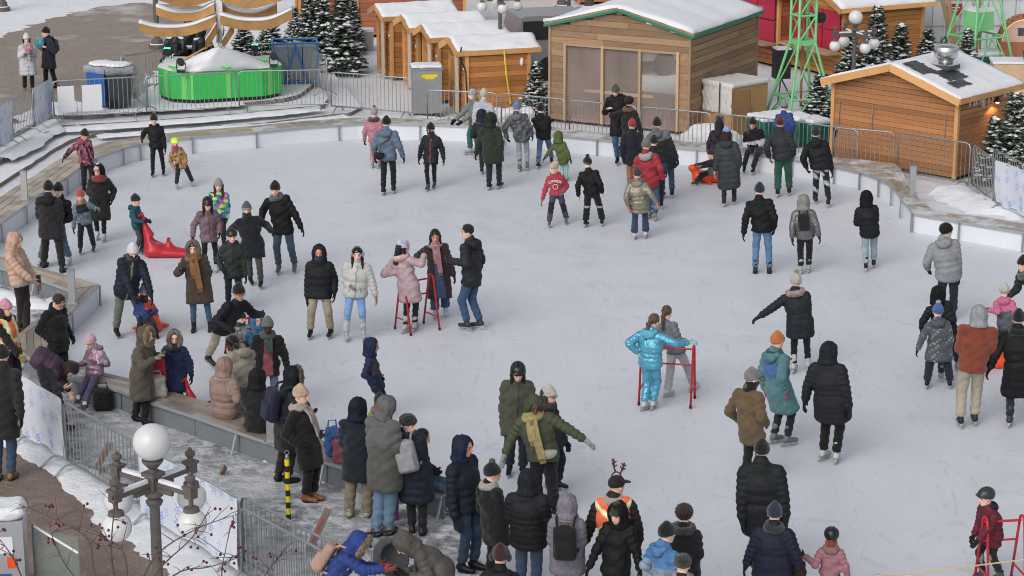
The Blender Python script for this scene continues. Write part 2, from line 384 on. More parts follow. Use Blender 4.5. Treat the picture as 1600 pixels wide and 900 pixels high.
# --- bench around the rink: inner (ice side) edge in the photograph
FAR_IN = [(-80, 412), (0, 349), (39, 321), (66, 300), (103, 277), (125, 261), (149, 247), (191, 232), (218, 224.5), (300, 214), (400, 206), (465, 199.5), (560, 193), (630, 193.5), (710, 195.5), (789, 201), (880, 212), (961, 220), (1057, 230), (1152, 238), (1239, 249), (1305, 260)]
far_in = smooth_path(W(FAR_IN, BZ), 3)
def offset(path, w):
    out = []
    for i, p in enumerate(path):
        a = path[max(i - 1, 0)]; b = path[min(i + 1, len(path) - 1)]; t = np.array(b) - np.array(a); t /= np.linalg.norm(t)
        out.append(np.array([p[0] - t[1] * w, p[1] + t[0] * w, p[2]]))
    return out
far_out = offset(far_in, .78)
turn_in = [np.array(q) for q in smooth_path(W([(1305, 260), (1345, 269), (1375, 280), (1395, 293), (1410, 312), (1427, 333)], BZ), 2)]
turn_out = [np.array(gp(x, y, BZ)) for x, y in [(1312, 246.5), (1330, 247.5), (1355, 250), (1380, 253), (1400, 256), (1408, 264), (1414, 276), (1419, 290), (1436, 310), (1450, 322), (1462, 331)]]
right_in = W([(1427, 333), (1500, 346), (1600, 363), (1760, 391)], BZ); right_out = W([(1464, 331.5), (1530, 338), (1605, 350), (1770, 378)], BZ)
def inset(a, b, m): return a + (b - a) * m
def bench(path_in, path_out, mat, label, boards=4, every=1, post=2, frame=None):
    root = empty('bench', (path_in[0][0], path_in[0][1], 0)); tag(root, label, 'bench', 'wooden benches round the rink')
    off = np.array(root.location)
    n = len(path_in)
    for i in range(n - 1):
        a0, a1 = np.array(path_in[i]), np.array(path_in[i + 1]); b0, b1 = np.array(path_out[i]), np.array(path_out[i + 1])
        L = max(np.linalg.norm(a1 - a0), .05); e = .006 / L
        for k in range(boards):
            t0, t1 = (k + .03) / boards, (k + .97) / boards; dz = random.uniform(-.004, .004)
            q = [a0 + (b0 - a0) * t0, a0 + (b0 - a0) * t1, a1 + (b1 - a1) * t1, a1 + (b1 - a1) * t0]
            cc = sum(q) / 4; q = [inset(cc, v, 1 - .004 / L) for v in q]
            top = [v + (0, 0, dz) for v in q]; bot = [v - (0, 0, .045) for v in q]
            ct = cc - off
            o = mesh_obj('plank', [v - off - ct for v in top + bot], [(3, 2, 1, 0), (4, 5, 6, 7), (0, 1, 5, 4), (1, 2, 6, 5), (2, 3, 7, 6), (3, 0, 4, 7)], mat, root)
            o.location = ct
    # board face towards the ice, and metal nosing
    def strip(name, path, z0, z1, th, sgn, m, lift=0):
        mb = MB(); p = [np.array(q) for q in path]; inn = offset(p, th * sgn)
        v = []; f = []
        for q, r in zip(p, inn): v += [(q[0], q[1], z0), (q[0], q[1], z1), (r[0], r[1], z1), (r[0], r[1], z0)]
        for i in range(len(p) - 1):
            for j in range(4): f.append((i * 4 + j, i * 4 + (j + 1) % 4, i * 4 + 4 + (j + 1) % 4, i * 4 + 4 + j))
        o = mesh_obj(name, [np.array(q) - off for q in v], f, m, root); return o
    strip('ice_board', offset(path_in, .02), .002, BZ - .048, .03, 1, 'board_white')
    strip('nosing', offset(path_in, -.012), BZ - .05, BZ + .004, .01, 1, 'steel_light')
    s = 0
    for i in range(0, n, post):
        q = np.array(path_in[i]); t = np.array(path_in[min(i + 1, n - 1)]) - np.array(path_in[max(i - 1, 0)]); t /= np.linalg.norm(t)
        c = q + np.array([t[1], -t[0], 0]) * .035 - off
        MB().box((c[0], c[1], BZ / 2 - .01), (.035, .03, BZ - .03), math.atan2(t[1], t[0])).build('support_post', 'galv', root)
    return root, strip
bench(far_in[0:31], far_out[0:31], 'deck_wood', 'long curved plank bench round the far left of the ice', post=3)
bench(far_in[30:], far_out[30:], 'deck_snowy', 'curved plank bench in front of the barricades and pavilion at the back', post=5)
bench(turn_in, turn_out, 'deck_snowy', 'curving plank bench below the barricades of the right chalet', 5, post=2)
bench(right_in, right_out, 'deck_snowy', 'straight plank bench running out of the picture at right', 3, post=1)
# near left: spit and long low bench; pairs are (outside edge, ice edge)
PAIRS_UP = [((-70, 396), (-70, 380)), ((0, 417), (0, 401)), ((55, 433), (60, 418)), ((109, 452), (153, 444.5))]
PAIRS_LO = [((109, 453), (153, 446)), ((67, 491), (110, 487)), ((30, 521), (74, 519)), ((31, 547), (76, 541)), ((60, 568), (105, 561)), ((132, 596), (162, 583)), ((185, 608), (212, 594)), ((232, 626), (262, 610)), ((300, 648), (330, 631)), ((370, 673), (402, 655)), ((440, 697), (474, 679)), ((507, 720), (541, 701)), ((600, 748), (634, 728)), ((690, 775), (722, 754))]
def pair_bench(pairs, label, mat, rev=False):
    o = [np.array(gp(*p[0], BZ)) for p in pairs]; i = [np.array(gp(*p[1], BZ)) for p in pairs]
    o2, i2 = [], []
    for k in range(len(o) - 1):
        m = max(1, int(round(np.linalg.norm(i[k + 1] - i[k]) / .95)))
        for t in range(m): o2.append(o[k] + (o[k + 1] - o[k]) * t / m); i2.append(i[k] + (i[k + 1] - i[k]) * t / m)
    o2.append(o[-1]); i2.append(i[-1])
    if rev: o2, i2 = o2[::-1], i2[::-1]
    r, strip = bench(i2, o2, mat, label, 4, post=3)
    off = np.array(r.location)
    sg = 1
    for k in range(len(o2) - 1):       # grey steel panels on the outside, with a slanted strut each
        a, b = o2[k], o2[k + 1]; L = np.linalg.norm(b - a); t = (b - a) / L; nrm = np.array([-t[1], t[0], 0])
        c = (a + b) / 2 - nrm * .06 - off
        MB().box((c[0], c[1], BZ / 2 - .02), (L - .012, .02, BZ - .03), math.atan2(t[1], t[0])).build('steel_panel', 'steel_panel', r)
        if k % 2 == 0:
            q = a + nrm * .012 - off
            MB().tube([(q[0], q[1], BZ - .06), (q[0] + nrm[0] * .10, q[1] + nrm[1] * .10, .06)], .022, 6).build('strut', 'steel_light', r)
        e = (a + b) / 2 - off
        MB().box((e[0], e[1], BZ - .028), (L, .02, .05), math.atan2(t[1], t[0])).build('edge_trim', 'steel_light', r)
    return r
pair_bench(PAIRS_UP, 'short plank bench spit pointing at the ice beside the peach coat woman', 'deck_wood', rev=True)
pair_bench(PAIRS_LO, 'long low plank bench with grey steel side full of seated people', 'wet_deck', rev=True)
# upright steel posts that carry the bench ends
def upright(x, y, z0, h, label, wd=.13, px=None):
    p = gp(x, y, z0); mb = MB().box((0, 0, h / 2), (wd, .10, h)).box((0, 0, .012), (wd + .08, .18, .02)); r = empty('steel_post', p)
    mb.build('post', 'steel_light', r); MB().box((0, 0, h + .012), (wd + .012, .112, .02)).build('cap', 'galv', r); tag(r, label, 'post', 'square steel posts along the benches')
upright(113, 474, BZ, .62, 'grey steel post on the tip of the bench spit'); upright(39, 312, BZ, .62, 'grey steel post on the far left bench')
upright(1425, 303, BZ, .62, 'light grey steel post on the bench near the right chalet'); upright(424, 690, BZ, .45, 'short steel post on the low bench beside the navy backpack')

# --- trodden snow behind the near bench
near_out = [gp(*p[0], .05) for p in PAIRS_LO]
near_edge = W([(724, 775), (722, 830), (735, 862), (775, 900), (800, 960)], .05)
slab('trodden_ground', [tuple(p) for p in W([(-120, 396), (0, 424), (55, 440), (118, 452)], .05)] + [tuple(p) for p in near_out[1:]] + near_edge + W([(500, 1100), (-700, 1100), (-700, 500)], .05), -.1, .05, 'trodden')
slab('pavement', rough(W([(-300, 600), (0, 668), (30, 690), (75, 722), (135, 766), (180, 800), (235, 858), (290, 905), (400, 1000), (400, 1100), (-700, 1100)], .055), 9, .07, 1), .02, .055, 'slush_pavement')
def drift(name, path, widths, zs, h, mat='snow', z0=.05, k=4, seed=0):
    """uneven bank of snow along a path of photo pixels"""
    r = np.random.default_rng(seed); P = smooth_path(W(path, z0), k); n = len(P); v = []; f = []; m = 9
    ws = np.interp(np.linspace(0, 1, n), np.linspace(0, 1, len(widths)), widths)
    sm = lambda: 1 + .22 * sum(np.sin(np.arange(n) * fq + r.uniform(0, 6.3)) * am for fq, am in ((.25, .6), (.6, .5), (1.3, .35), (2.4, .2)))
    na, nb_ = sm(), sm(); hn = [sm() for _ in range(m)]
    for i, p in enumerate(P):
        a = P[max(i - 1, 0)]; b = P[min(i + 1, n - 1)]; t = b - a; t /= np.linalg.norm(t); nr = np.array([-t[1], t[0], 0])
        w1, w2 = ws[i] * na[i], ws[i] * nb_[i]
        for j in range(m):
            s = j / (m - 1) * 2 - 1; q = p + nr * (s * (w1 if s < 0 else w2)); hh = h * (1 - s * s) * hn[j][i] - .012 * (abs(s) > .99)
            v.append((q[0] + r.normal(0, .02), q[1] + r.normal(0, .02), z0 + max(hh + r.normal(0, .12 * h) * (1 - s * s), -.01) + .003))
        if i:
            for j in range(m - 1): f.append(((i - 1) * m + j, (i - 1) * m + j + 1, i * m + j + 1, i * m + j))
    return tag(mesh_obj(name, v, f, mat, None, True), kind='structure')
drift('snow_bank', [(-60, 640), (20, 682), (70, 712), (150, 765), (230, 825), (300, 880), (360, 930)], [.34, .34, .3, .42, .5, .55, .55], 0, .06, 'snow_worn', k=12, seed=1)
drift('snow_bank', [(150, 612), (240, 648), (330, 682), (430, 716), (540, 756), (640, 788), (700, 806)], [.12, .16, .14, .18, .16, .18, .1], 0, .09, k=14, seed=2)
drift('snow_bank', [(-40, 452), (20, 468), (70, 478), (100, 466)], [.3, .35, .3, .2], 0, .1, k=10, seed=3)
# --- far snow ground, outside the far bench
fo = [tuple(p) for p in (far_out + list(turn_out) + [np.array(q) for q in right_out[1:]])]
slab('snow_ground', [(p[0], p[1]) for p in fo] + [(70, 45), (70, 330), (-90, 330), (-90, 40)], -.05, .12, 'snow_worn')
# --- granite steps under snow at upper left, and the plaza
S1 = [(-90, 350), (0, 293), (50, 262), (105, 227), (150, 215), (215, 209.5), (300, 204), (400, 198), (550, 181)]
S2 = [(-90, 315), (0, 258), (66, 219), (88, 204), (110, 202), (200, 197), (300, 190), (400, 181), (505, 171)]
S3 = [(-90, 285), (0, 228), (50, 200), (80, 186), (130, 187), (230, 178), (320, 172), (400, 165), (462, 156), (497, 130)]
def step(pts, z0, z1, end):
    P = W(pts, z0); P = smooth_path(P, 6) if len(pts) > 3 else P
    P = [tuple(q + np.array([rng.normal(0, .015), rng.normal(0, .03), 0])) for q in P]
    return slab('snowy_step', [q[:2] for q in P] + [tuple(q[:2]) for q in W(end, z0)] + [(-90, 140), (-90, 40)], z0 - .2, z1, 'snowy_step')
step(S1, .12, .22, [(565, 172), (520, 118), (500, 60), (470, 10)]); step(S2, .22, .34, [(512, 160), (500, 118), (488, 60), (462, 10)]); step(S3, .34, .46, [(480, 60), (455, 10)])
PZ = .46
slab('plaza', rough(W([(-400, 270), (-60, 255), (0, 212), (60, 172), (76, 160), (150, 158), (215, 152), (250, 100), (300, 70), (360, 40), (330, 10), (200, 5), (110, 20), (40, 45), (-30, 70), (-400, 60)], PZ), 16, .13, 2), .4, PZ + .012, 'plaza_slush')
for k, (pth, wd, h, z) in enumerate([([(100, 203), (200, 196), (300, 189), (420, 178), (500, 170)], [.25, .3, .3, .25], .06, .34), ([(0, 250), (50, 222), (90, 200)], [.3, .35, .3], .07, .34), ([(90, 178), (160, 176), (260, 170), (380, 162)], [.2, .25, .3], .06, .46), ([(20, 190), (60, 176), (88, 168)], [.25, .3, .3], .08, .46), ([(150, 214), (300, 203), (420, 196), (540, 182)], [.2, .25, .2], .05, .22), ([(1480, 300), (1530, 318), (1580, 328), (1660, 345)], [.6, .8, .7], .16, .12), ([(600, 182), (640, 186), (700, 190)], [.3, .5, .3], .08, .12)]):
    drift('snow_bank', pth, wd, 0, h, 'snow', z, 10, 10 + k)
# ================================================================== SURFACES FROM DISTANCE FIELDS
A3 = lambda *p: np.array(p, float)
def nrm(v): v = np.asarray(v, float); return v / (np.linalg.norm(v) + 1e-9)
class Field:
    def __init__(s, lo, hi, h):
        s.h = h; s.lo = np.asarray(lo, float) - 2 * h; s.n = np.ceil((np.asarray(hi) - s.lo) / h).astype(int) + 3
        s.ax = [(s.lo[i] + h * np.arange(s.n[i])).astype(np.float32) for i in range(3)]
        s.d = np.full(s.n, .5, np.float32)
    def sub(s, lo, hi):
        a = np.clip(np.floor((np.asarray(lo) - s.lo) / s.h).astype(int), 0, s.n - 1); b = np.clip(np.ceil((np.asarray(hi) - s.lo) / s.h).astype(int) + 1, 1, s.n)
        b = np.maximum(b, a + 1)
        sl = tuple(slice(a[i], b[i]) for i in range(3))
        return sl, s.ax[0][sl[0]][:, None, None], s.ax[1][sl[1]][None, :, None], s.ax[2][sl[2]][None, None, :]
    def put(s, sl, d, k, op):
        o = s.d[sl]
        if op == 'u':
            if k > 0: h = np.maximum(k - np.abs(o - d), 0) / k; s.d[sl] = np.minimum(o, d) - h * h * (k / 4)
            else: s.d[sl] = np.minimum(o, d)
        else:
            d = -d
            if k > 0: h = np.maximum(k - np.abs(o - d), 0) / k; s.d[sl] = np.maximum(o, d) + h * h * (k / 4)
            else: s.d[sl] = np.maximum(o, d)
    def seg(s, a, b, ra, rb=None, k=.02, side=None, ss=1., rip=None, op='u'):
        a = np.asarray(a, float); b = np.asarray(b, float) + 1e-6; rb = ra if rb is None else rb
        R = max(ra, rb) * max(ss, 1) + k + 3 * s.h + (.03 if rip else 0)
        sl, x, y, z = s.sub(np.minimum(a, b) - R, np.maximum(a, b) + R)
        ab = b - a; px, py, pz = x - a[0], y - a[1], z - a[2]
        t = np.clip((px * ab[0] + py * ab[1] + pz * ab[2]) / (ab @ ab), 0, 1)
        qx, qy, qz = px - t * ab[0], py - t * ab[1], pz - t * ab[2]; q2 = qx * qx + qy * qy + qz * qz
        if side is not None:
            c = qx * side[0] + qy * side[1] + qz * side[2]; q2 = q2 - c * c * (1 - 1 / ss ** 2)
        r = ra + (rb - ra) * t
        if rip is not None: r = r + rip(t, x, y, z)
        s.put(sl, np.sqrt(np.maximum(q2, 1e-9)) - r, k, op)
    def ell(s, c, r, R=None, k=.02, op='u'):
        c = np.asarray(c, float); r = np.asarray(r, float); m = max(r) + k + 3 * s.h
        sl, x, y, z = s.sub(c - m, c + m); p = (x - c[0], y - c[1], z - c[2])
        if R is not None: p = tuple(p[0] * R[0][i] + p[1] * R[1][i] + p[2] * R[2][i] for i in range(3))
        q = np.sqrt((p[0] / r[0]) ** 2 + (p[1] / r[1]) ** 2 + (p[2] / r[2]) ** 2)
        q2 = np.sqrt((p[0] / r[0] ** 2) ** 2 + (p[1] / r[1] ** 2) ** 2 + (p[2] / r[2] ** 2) ** 2) + 1e-6
        s.put(sl, q * (q - 1) / q2, k, op)
    def box(s, c, d, r=.02, R=None, k=0, op='u'):
        c = np.asarray(c, float); d = np.asarray(d, float) / 2 - r; m = np.linalg.norm(d) + r + k + 3 * s.h
        sl, x, y, z = s.sub(c - m, c + m); p = (x - c[0], y - c[1], z - c[2])
        if R is not None: p = tuple(p[0] * R[0][i] + p[1] * R[1][i] + p[2] * R[2][i] for i in range(3))
        q = [np.abs(p[i]) - d[i] for i in range(3)]
        dd = np.sqrt(sum(np.maximum(v, 0) ** 2 for v in q)) + np.minimum(np.maximum(np.maximum(q[0], q[1]), q[2]), 0) - r
        s.put(sl, dd, k, op)
    def cut(s, p, n):
        n = nrm(n); sl, x, y, z = s.sub(s.lo, s.lo + s.n * s.h)
        s.d[sl] = np.maximum(s.d[sl], (x - p[0]) * n[0] + (y - p[1]) * n[1] + (z - p[2]) * n[2])
    def noise(s, amp, freq, seed=0):
        r = np.random.default_rng(seed); sl, x, y, z = s.sub(s.lo, s.lo + s.n * s.h); a = 0
        for i in range(5):
            w = r.normal(size=3) * freq * (1 + .4 * i); p = r.uniform(0, 6.28); a = a + np.sin(x * w[0] + y * w[1] + z * w[2] + p)
        s.d[sl] = s.d[sl] + amp * a / 2.2
    def mesh(s):
        d = s.d; d = np.where(d == 0, 1e-6, d); ins = d < 0
        c = sum(ins[i:i - 1 or None, j:j - 1 or None, k:k - 1 or None].astype(np.int8) for i in (0, 1) for j in (0, 1) for k in (0, 1)) if False else None
        I = lambda A, i, j, k: A[i:A.shape[0] - 1 + i, j:A.shape[1] - 1 + j, k:A.shape[2] - 1 + k]
        c = np.zeros(tuple(s.n - 1), np.int8)
        for i in (0, 1):
            for j in (0, 1):
                for k in (0, 1): c += I(ins, i, j, k)
        mk = (c > 0) & (c < 8); ci = np.argwhere(mk); n = len(ci)
        idx = np.full(mk.shape, -1, np.int64); idx[mk] = np.arange(n)
        acc = np.zeros((n, 3)); cnt = np.zeros(n)
        co = {(i, j, k): d[ci[:, 0] + i, ci[:, 1] + j, ci[:, 2] + k] for i in (0, 1) for j in (0, 1) for k in (0, 1)}
        for ax in range(3):
            for u in (0, 1):
                for v in (0, 1):
                    e0 = [0, 0, 0]; e0[(ax + 1) % 3] = u; e0[(ax + 2) % 3] = v; e1 = list(e0); e1[ax] = 1
                    a, b = co[tuple(e0)], co[tuple(e1)]; x = (a < 0) != (b < 0); t = a[x] / (a[x] - b[x])
                    q = np.tile(np.array(e0, float), (len(t), 1)); q[:, ax] = t; acc[x] += q; cnt[x] += 1
        V = (ci + acc / cnt[:, None]) * s.h + s.lo
        Fs = []
        for ax in range(3):
            sl0 = [slice(None)] * 3; sl1 = [slice(None)] * 3; sl0[ax] = slice(0, -1); sl1[ax] = slice(1, None)
            a, b = ins[tuple(sl0)], ins[tuple(sl1)]; x = np.argwhere(a != b); flip = a[a != b]
            u, v = (ax + 1) % 3, (ax + 2) % 3
            ok = (x[:, u] > 0) & (x[:, v] > 0) & (x[:, u] < s.n[u] - 1) & (x[:, v] < s.n[v] - 1); x = x[ok]; flip = flip[ok]
            def at(du, dv): y = x.copy(); y[:, u] -= du; y[:, v] -= dv; return idx[y[:, 0], y[:, 1], y[:, 2]]
            q = np.stack([at(1, 1), at(0, 1), at(0, 0), at(1, 0)], 1); q[~flip] = q[~flip][:, ::-1]; Fs.append(q)
        return V, np.concatenate(Fs)
def np_mesh(name, V, F, mat, col=None):
    me = bpy.data.meshes.new(name); n, m = len(V), len(F)
    me.vertices.add(n); me.vertices.foreach_set('co', np.ascontiguousarray(V, np.float32).ravel())
    me.loops.add(m * 4); me.loops.foreach_set('vertex_index', np.ascontiguousarray(F, np.int32).ravel())
    me.polygons.add(m); me.polygons.foreach_set('loop_start', np.arange(0, m * 4, 4, dtype=np.int32))
    try: me.polygons.foreach_set('loop_total', np.full(m, 4, np.int32))
    except Exception: pass
    me.update(calc_edges=True)
    if col is not None:
        at = me.attributes.new('Col', 'FLOAT_COLOR', 'POINT'); c = np.ones((n, 4), np.float32); c[:, :3] = col; at.data.foreach_set('color', c.ravel())
    me.materials.append(M[mat]); me.shade_smooth(); return me

# ------------------------------------------------------------------ shared part shapes (head frame: x right, y forward, z up, origin mid-head, head .23 m high)
PR = {}
def proto(name, lo, hi, h, mat, build):
    f = Field(lo, hi, h); build(f); V, F = f.mesh(); PR[name] = (V, F, np_mesh(name, V, F, mat))
def b_head(f):
    f.ell((0, -.012, .028), (.077, .098, .088)); f.ell((0, .018, -.035), (.062, .074, .082), k=.03); f.seg((0, .05, -.088), (0, .056, -.094), .026, k=.04)
    f.seg((-.036, .082, .02), (.036, .082, .02), .012, k=.015); f.seg((0, .092, .0), (0, .112, -.030), .009, .013, k=.012)
    for s in (-1, 1): f.ell((s * .031, .101, .002), (.016, .014, .011), k=.012, op='s'); f.ell((s * .079, -.008, -.012), (.011, .02, .031), k=.012)
    f.seg((-.018, .093, -.061), (.018, .093, -.061), .008, k=.012); f.seg((0, -.02, -.07), (0, -.035, -.20), .052, .058, k=.03)
proto('head', (-.1, -.13, -.23), (.1, .13, .13), .0105, 'skin', b_head)
def head_cols(V, skin, hair):
    c = np.tile(skin, (len(V), 1)).astype(float); x, y, z = V[:, 0], V[:, 1], V[:, 2]
    c[(z > .0) & (y < .045 + (z - .02) * -.2) & (z > -.02 + .6 * y)] = hair
    for s in (-1, 1):
        c[((x - s * .031) ** 2 + (z - .002) ** 2 < .011 ** 2) & (y > .06)] = (.03, .022, .02)
        c[(abs(x - s * .031) < .02) & (abs(z - .026) < .007) & (y > .06)] = hair * .7 + skin * .15
    m = (abs(x) < .022) & (abs(z + .062) < .010) & (y > .07); c[m] = skin * (.75, .45, .45)
    m = (abs(abs(x) - .04) < .02) & (abs(z + .03) < .022) & (y > .055); c[m] = c[m] * (1.08, .84, .82)
    return c
def capcut(f, front, back): f.cut((0, .1, front), (0, -(front - back) / .2 * -1 * 0 + (front - back) * 0, -1)) if False else f.cut((0, .11, front), nrm((0, (front - back) / .22, -1)))
def b_beanie(f): f.ell((0, -.014, .040), (.094, .116, .102)); f.seg((0, -.02, .12), (0, -.03, .135), .03, k=.05); capcut(f, .038, -.035)
def b_band(f): f.ell((0, -.014, .036), (.101, .123, .102)); f.cut((0, .11, .075), nrm((0, -.073 / .22, 1))); capcut(f, .030, -.043)
def b_pom(f): f.ell((0, -.03, .165), (.042, .042, .04)); f.noise(.006, 190, 3)
def b_slouch(f): f.ell((0, -.014, .04), (.094, .116, .1)); f.ell((.0, -.07, .10), (.075, .085, .06), k=.04); capcut(f, .038, -.03)
def b_helmet(f):
    f.ell((0, -.014, .040), (.103, .128, .108)); capcut(f, .036, -.04)
    for x in (-.045, 0, .045): f.seg((x, .07, .135), (x * 1.2, -.12, .13), .013, .011, k=.01, op='s')
    f.seg((-.06, .105, .045), (.06, .105, .045), .014, k=.02)
def b_hood(f):
    f.ell((0, -.024, .010), (.122, .134, .132)); f.seg((0, -.03, -.07), (0, -.035, -.16), .108, .122, k=.05, side=(1, 0, 0), ss=1.12); f.seg((0, -.10, .08), (0, -.13, .04), .03, .04, k=.05)
    f.noise(.006, 42, 12); f.ell((0, .13, -.015), (.076, .135, .112), k=.025, op='s'); f.cut((0, 0, -.19), (0, 0, -1))
def b_hood_down(f): f.ell((0, -.135, -.20), (.13, .065, .085)); f.seg((-.11, -.06, -.165), (.11, -.06, -.165), .045, k=.06); f.ell((0, -.09, -.145), (.07, .05, .05), k=.03, op='s')
def ring(n, c, rx, rz, tilt=0.): return [A3(c[0] + rx * math.cos(t), c[1] + tilt * math.sin(t), c[2] + rz * math.sin(t)) for t in np.linspace(0, 2 * math.pi, n, endpoint=False)]
def b_fur(f):
    P = ring(20, (0, .055, -.012), .098, .128, -.02)
    for a, b in zip(P, P[1:] + P[:1]): f.seg(a, b, .034, k=.01)
    f.noise(.010, 150, 1); f.noise(.006, 320, 2)
def b_fur_collar(f):
    P = [A3(.12 * math.cos(t), -.02 + .11 * math.sin(t), -.165) for t in np.linspace(0, 2 * math.pi, 18, endpoint=False)]
    for a, b in zip(P, P[1:] + P[:1]): f.seg(a, b, .05, k=.01)
    f.noise(.010, 140, 4); f.noise(.006, 300, 5)
def b_scarf(f):
    for zz, rr, tt in ((-.145, .083, .040), (-.185, .10, .042)):
        P = [A3(rr * math.cos(t) * 1.05, -.02 + rr * math.sin(t), zz + .015 * math.sin(t + zz * 50)) for t in np.linspace(0, 2 * math.pi, 16, endpoint=False)]
        for a, b in zip(P, P[1:] + P[:1]): f.seg(a, b, tt, k=.012)
    f.noise(.004, 90, 6)
def b_gaiter(f): f.seg((0, .0, -.085), (0, -.02, -.17), .085, .095, k=.02); f.ell((0, .055, -.06), (.06, .06, .045), k=.03)
def b_short(f): f.ell((0, -.022, .036), (.088, .106, .097)); capcut(f, .055, -.085); f.noise(.006, 110, 7)
def b_curly(f): f.ell((0, -.025, .04), (.105, .115, .105)); capcut(f, .055, -.07); f.noise(.014, 85, 8)
def b_long(f):
    f.ell((0, -.022, .036), (.088, .106, .095)); capcut(f, .05, -.1)
    f.seg((0, -.075, .02), (0, -.105, -.27), .065, .05, k=.03, side=(1, 0, 0), ss=1.35)
    for s in (-1, 1): f.seg((s * .08, -.02, .0), (s * .085, .05, -.25), .032, .024, k=.02)
    f.noise(.006, 80, 9)
def b_pony(f):
    f.ell((0, -.022, .036), (.086, .104, .095)); capcut(f, .055, -.08); f.seg((0, -.11, .02), (0, -.15, -.06), .03, .034, k=.02); f.seg((0, -.15, -.06), (.01, -.13, -.30), .034, .016, k=.02); f.noise(.005, 90, 10)
def b_cap(f): f.ell((0, -.014, .040), (.093, .115, .095)); capcut(f, .04, -.02); f.ell((0, .135, .045), (.075, .075, .010), k=.01)
def b_fluffy(f): f.ell((0, -.014, .05), (.105, .122, .095)); capcut(f, .035, -.04); f.noise(.008, 120, 11)
def b_muff(f):
    for s in (-1, 1): f.ell((s * .095, -.005, -.01), (.032, .045, .048))
    P = [A3(.098 * math.cos(t), -.005, .02 + .112 * math.sin(t)) for t in np.linspace(0, math.pi, 12)]
    for a, b in zip(P[:-1], P[1:]): f.seg(a, b, .010, k=0)
def b_antler(f):
    P = [A3(.1 * math.cos(t), -.015, .045 + .108 * math.sin(t)) for t in np.linspace(.1, math.pi - .1, 12)]
    for a, b in zip(P[:-1], P[1:]): f.seg(a, b, .009, k=0)
    for s in (-1, 1):
        Q = [A3(s * .04, -.015, .145), A3(s * .075, -.015, .20), A3(s * .095, -.015, .29)]
        for a, b in zip(Q[:-1], Q[1:]): f.seg(a, b, .011, k=.005)
        for q, dx, dz in ((Q[1], .045, .03), (Q[1], -.04, .035), (Q[1] + A3(s * .012, 0, .045), .04, .03), (Q[1] + A3(s * .012, 0, .045), -.035, .03)): f.seg(q, q + A3(dx, 0, dz), .009, k=.005)
LO, HI = (-.17, -.21, -.31), (.17, .22, .23)
for nm, fn, mt, h in (('beanie', b_beanie, 'knit_o', .012), ('hat_band', b_band, 'knit_o', .012), ('pompom', b_pom, 'fur_o', .008), ('slouchy_hat', b_slouch, 'knit_o', .012), ('helmet', b_helmet, 'plastic_o', .009),
    ('hood', b_hood, 'nylon_o', .013), ('folded_hood', b_hood_down, 'nylon_o', .015), ('fur_trim', b_fur, 'fur_o', .010), ('fur_collar', b_fur_collar, 'fur_o', .011), ('scarf', b_scarf, 'knit_o', .012), ('neck_warmer', b_gaiter, 'knit_o', .012),
    ('short_hair', b_short, 'hair_o', .011), ('curly_hair', b_curly, 'hair_o', .010), ('long_hair', b_long, 'hair_o', .012), ('pony_hair', b_pony, 'hair_o', .012), ('cap', b_cap, 'cloth_o', .011), ('fluffy_hat', b_fluffy, 'fur_o', .011), ('ear_muffs', b_muff, 'fur_o', .009), ('antlers', b_antler, 'cloth_o', .006)):
    proto(nm, LO, (.17, .22, .32), h, mt, fn)
# hand frame: x along the fingers, y towards the thumb, z = back of the hand
def b_hand(f, fat=1.):
    f.box((.045, 0, 0), (.095, .082, .032), .014, k=.01); f.seg((-.03, 0, 0), (.02, 0, 0), .026 * fat, k=.02)
    for y, l, in ((.030, .072), (.010, .080), (-.010, .074), (-.030, .058)):
        p = A3(.088, y, 0); q = p + A3(l * .52, y * .15, -.012); r = q + A3(l * .40, 0, -.030); f.seg(p, q, .0105 * fat, .0098 * fat, k=.004); f.seg(q, r, .0098 * fat, .008 * fat, k=.004)
    f.seg((.02, .036, -.004), (.055, .066, -.016), .014 * fat, .012 * fat, k=.012); f.seg((.055, .066, -.016), (.088, .072, -.026), .012 * fat, .009 * fat, k=.005)
proto('hand', (-.07, -.07, -.08), (.2, .1, .05), .0062, 'skin', b_hand)
proto('glove', (-.08, -.08, -.09), (.21, .11, .06), .0075, 'cloth_o', lambda f: (b_hand(f, 1.18), f.seg((-.05, 0, 0), (-.01, 0, 0), .036, k=.01)))
def b_mitten(f):
    f.seg((.03, 0, 0), (.12, 0, -.015), .034, .036, k=.02, side=(0, 1, 0), ss=1.35); f.seg((.12, 0, -.015), (.155, 0, -.035), .034, .026, k=.02, side=(0, 1, 0), ss=1.35)
    f.seg((.03, .03, -.004), (.085, .075, -.02), .02, .018, k=.012); f.seg((-.05, 0, 0), (.01, 0, 0), .04, k=.01)
proto('mitten', (-.1, -.09, -.1), (.23, .12, .07), .010, 'knit_o', b_mitten)
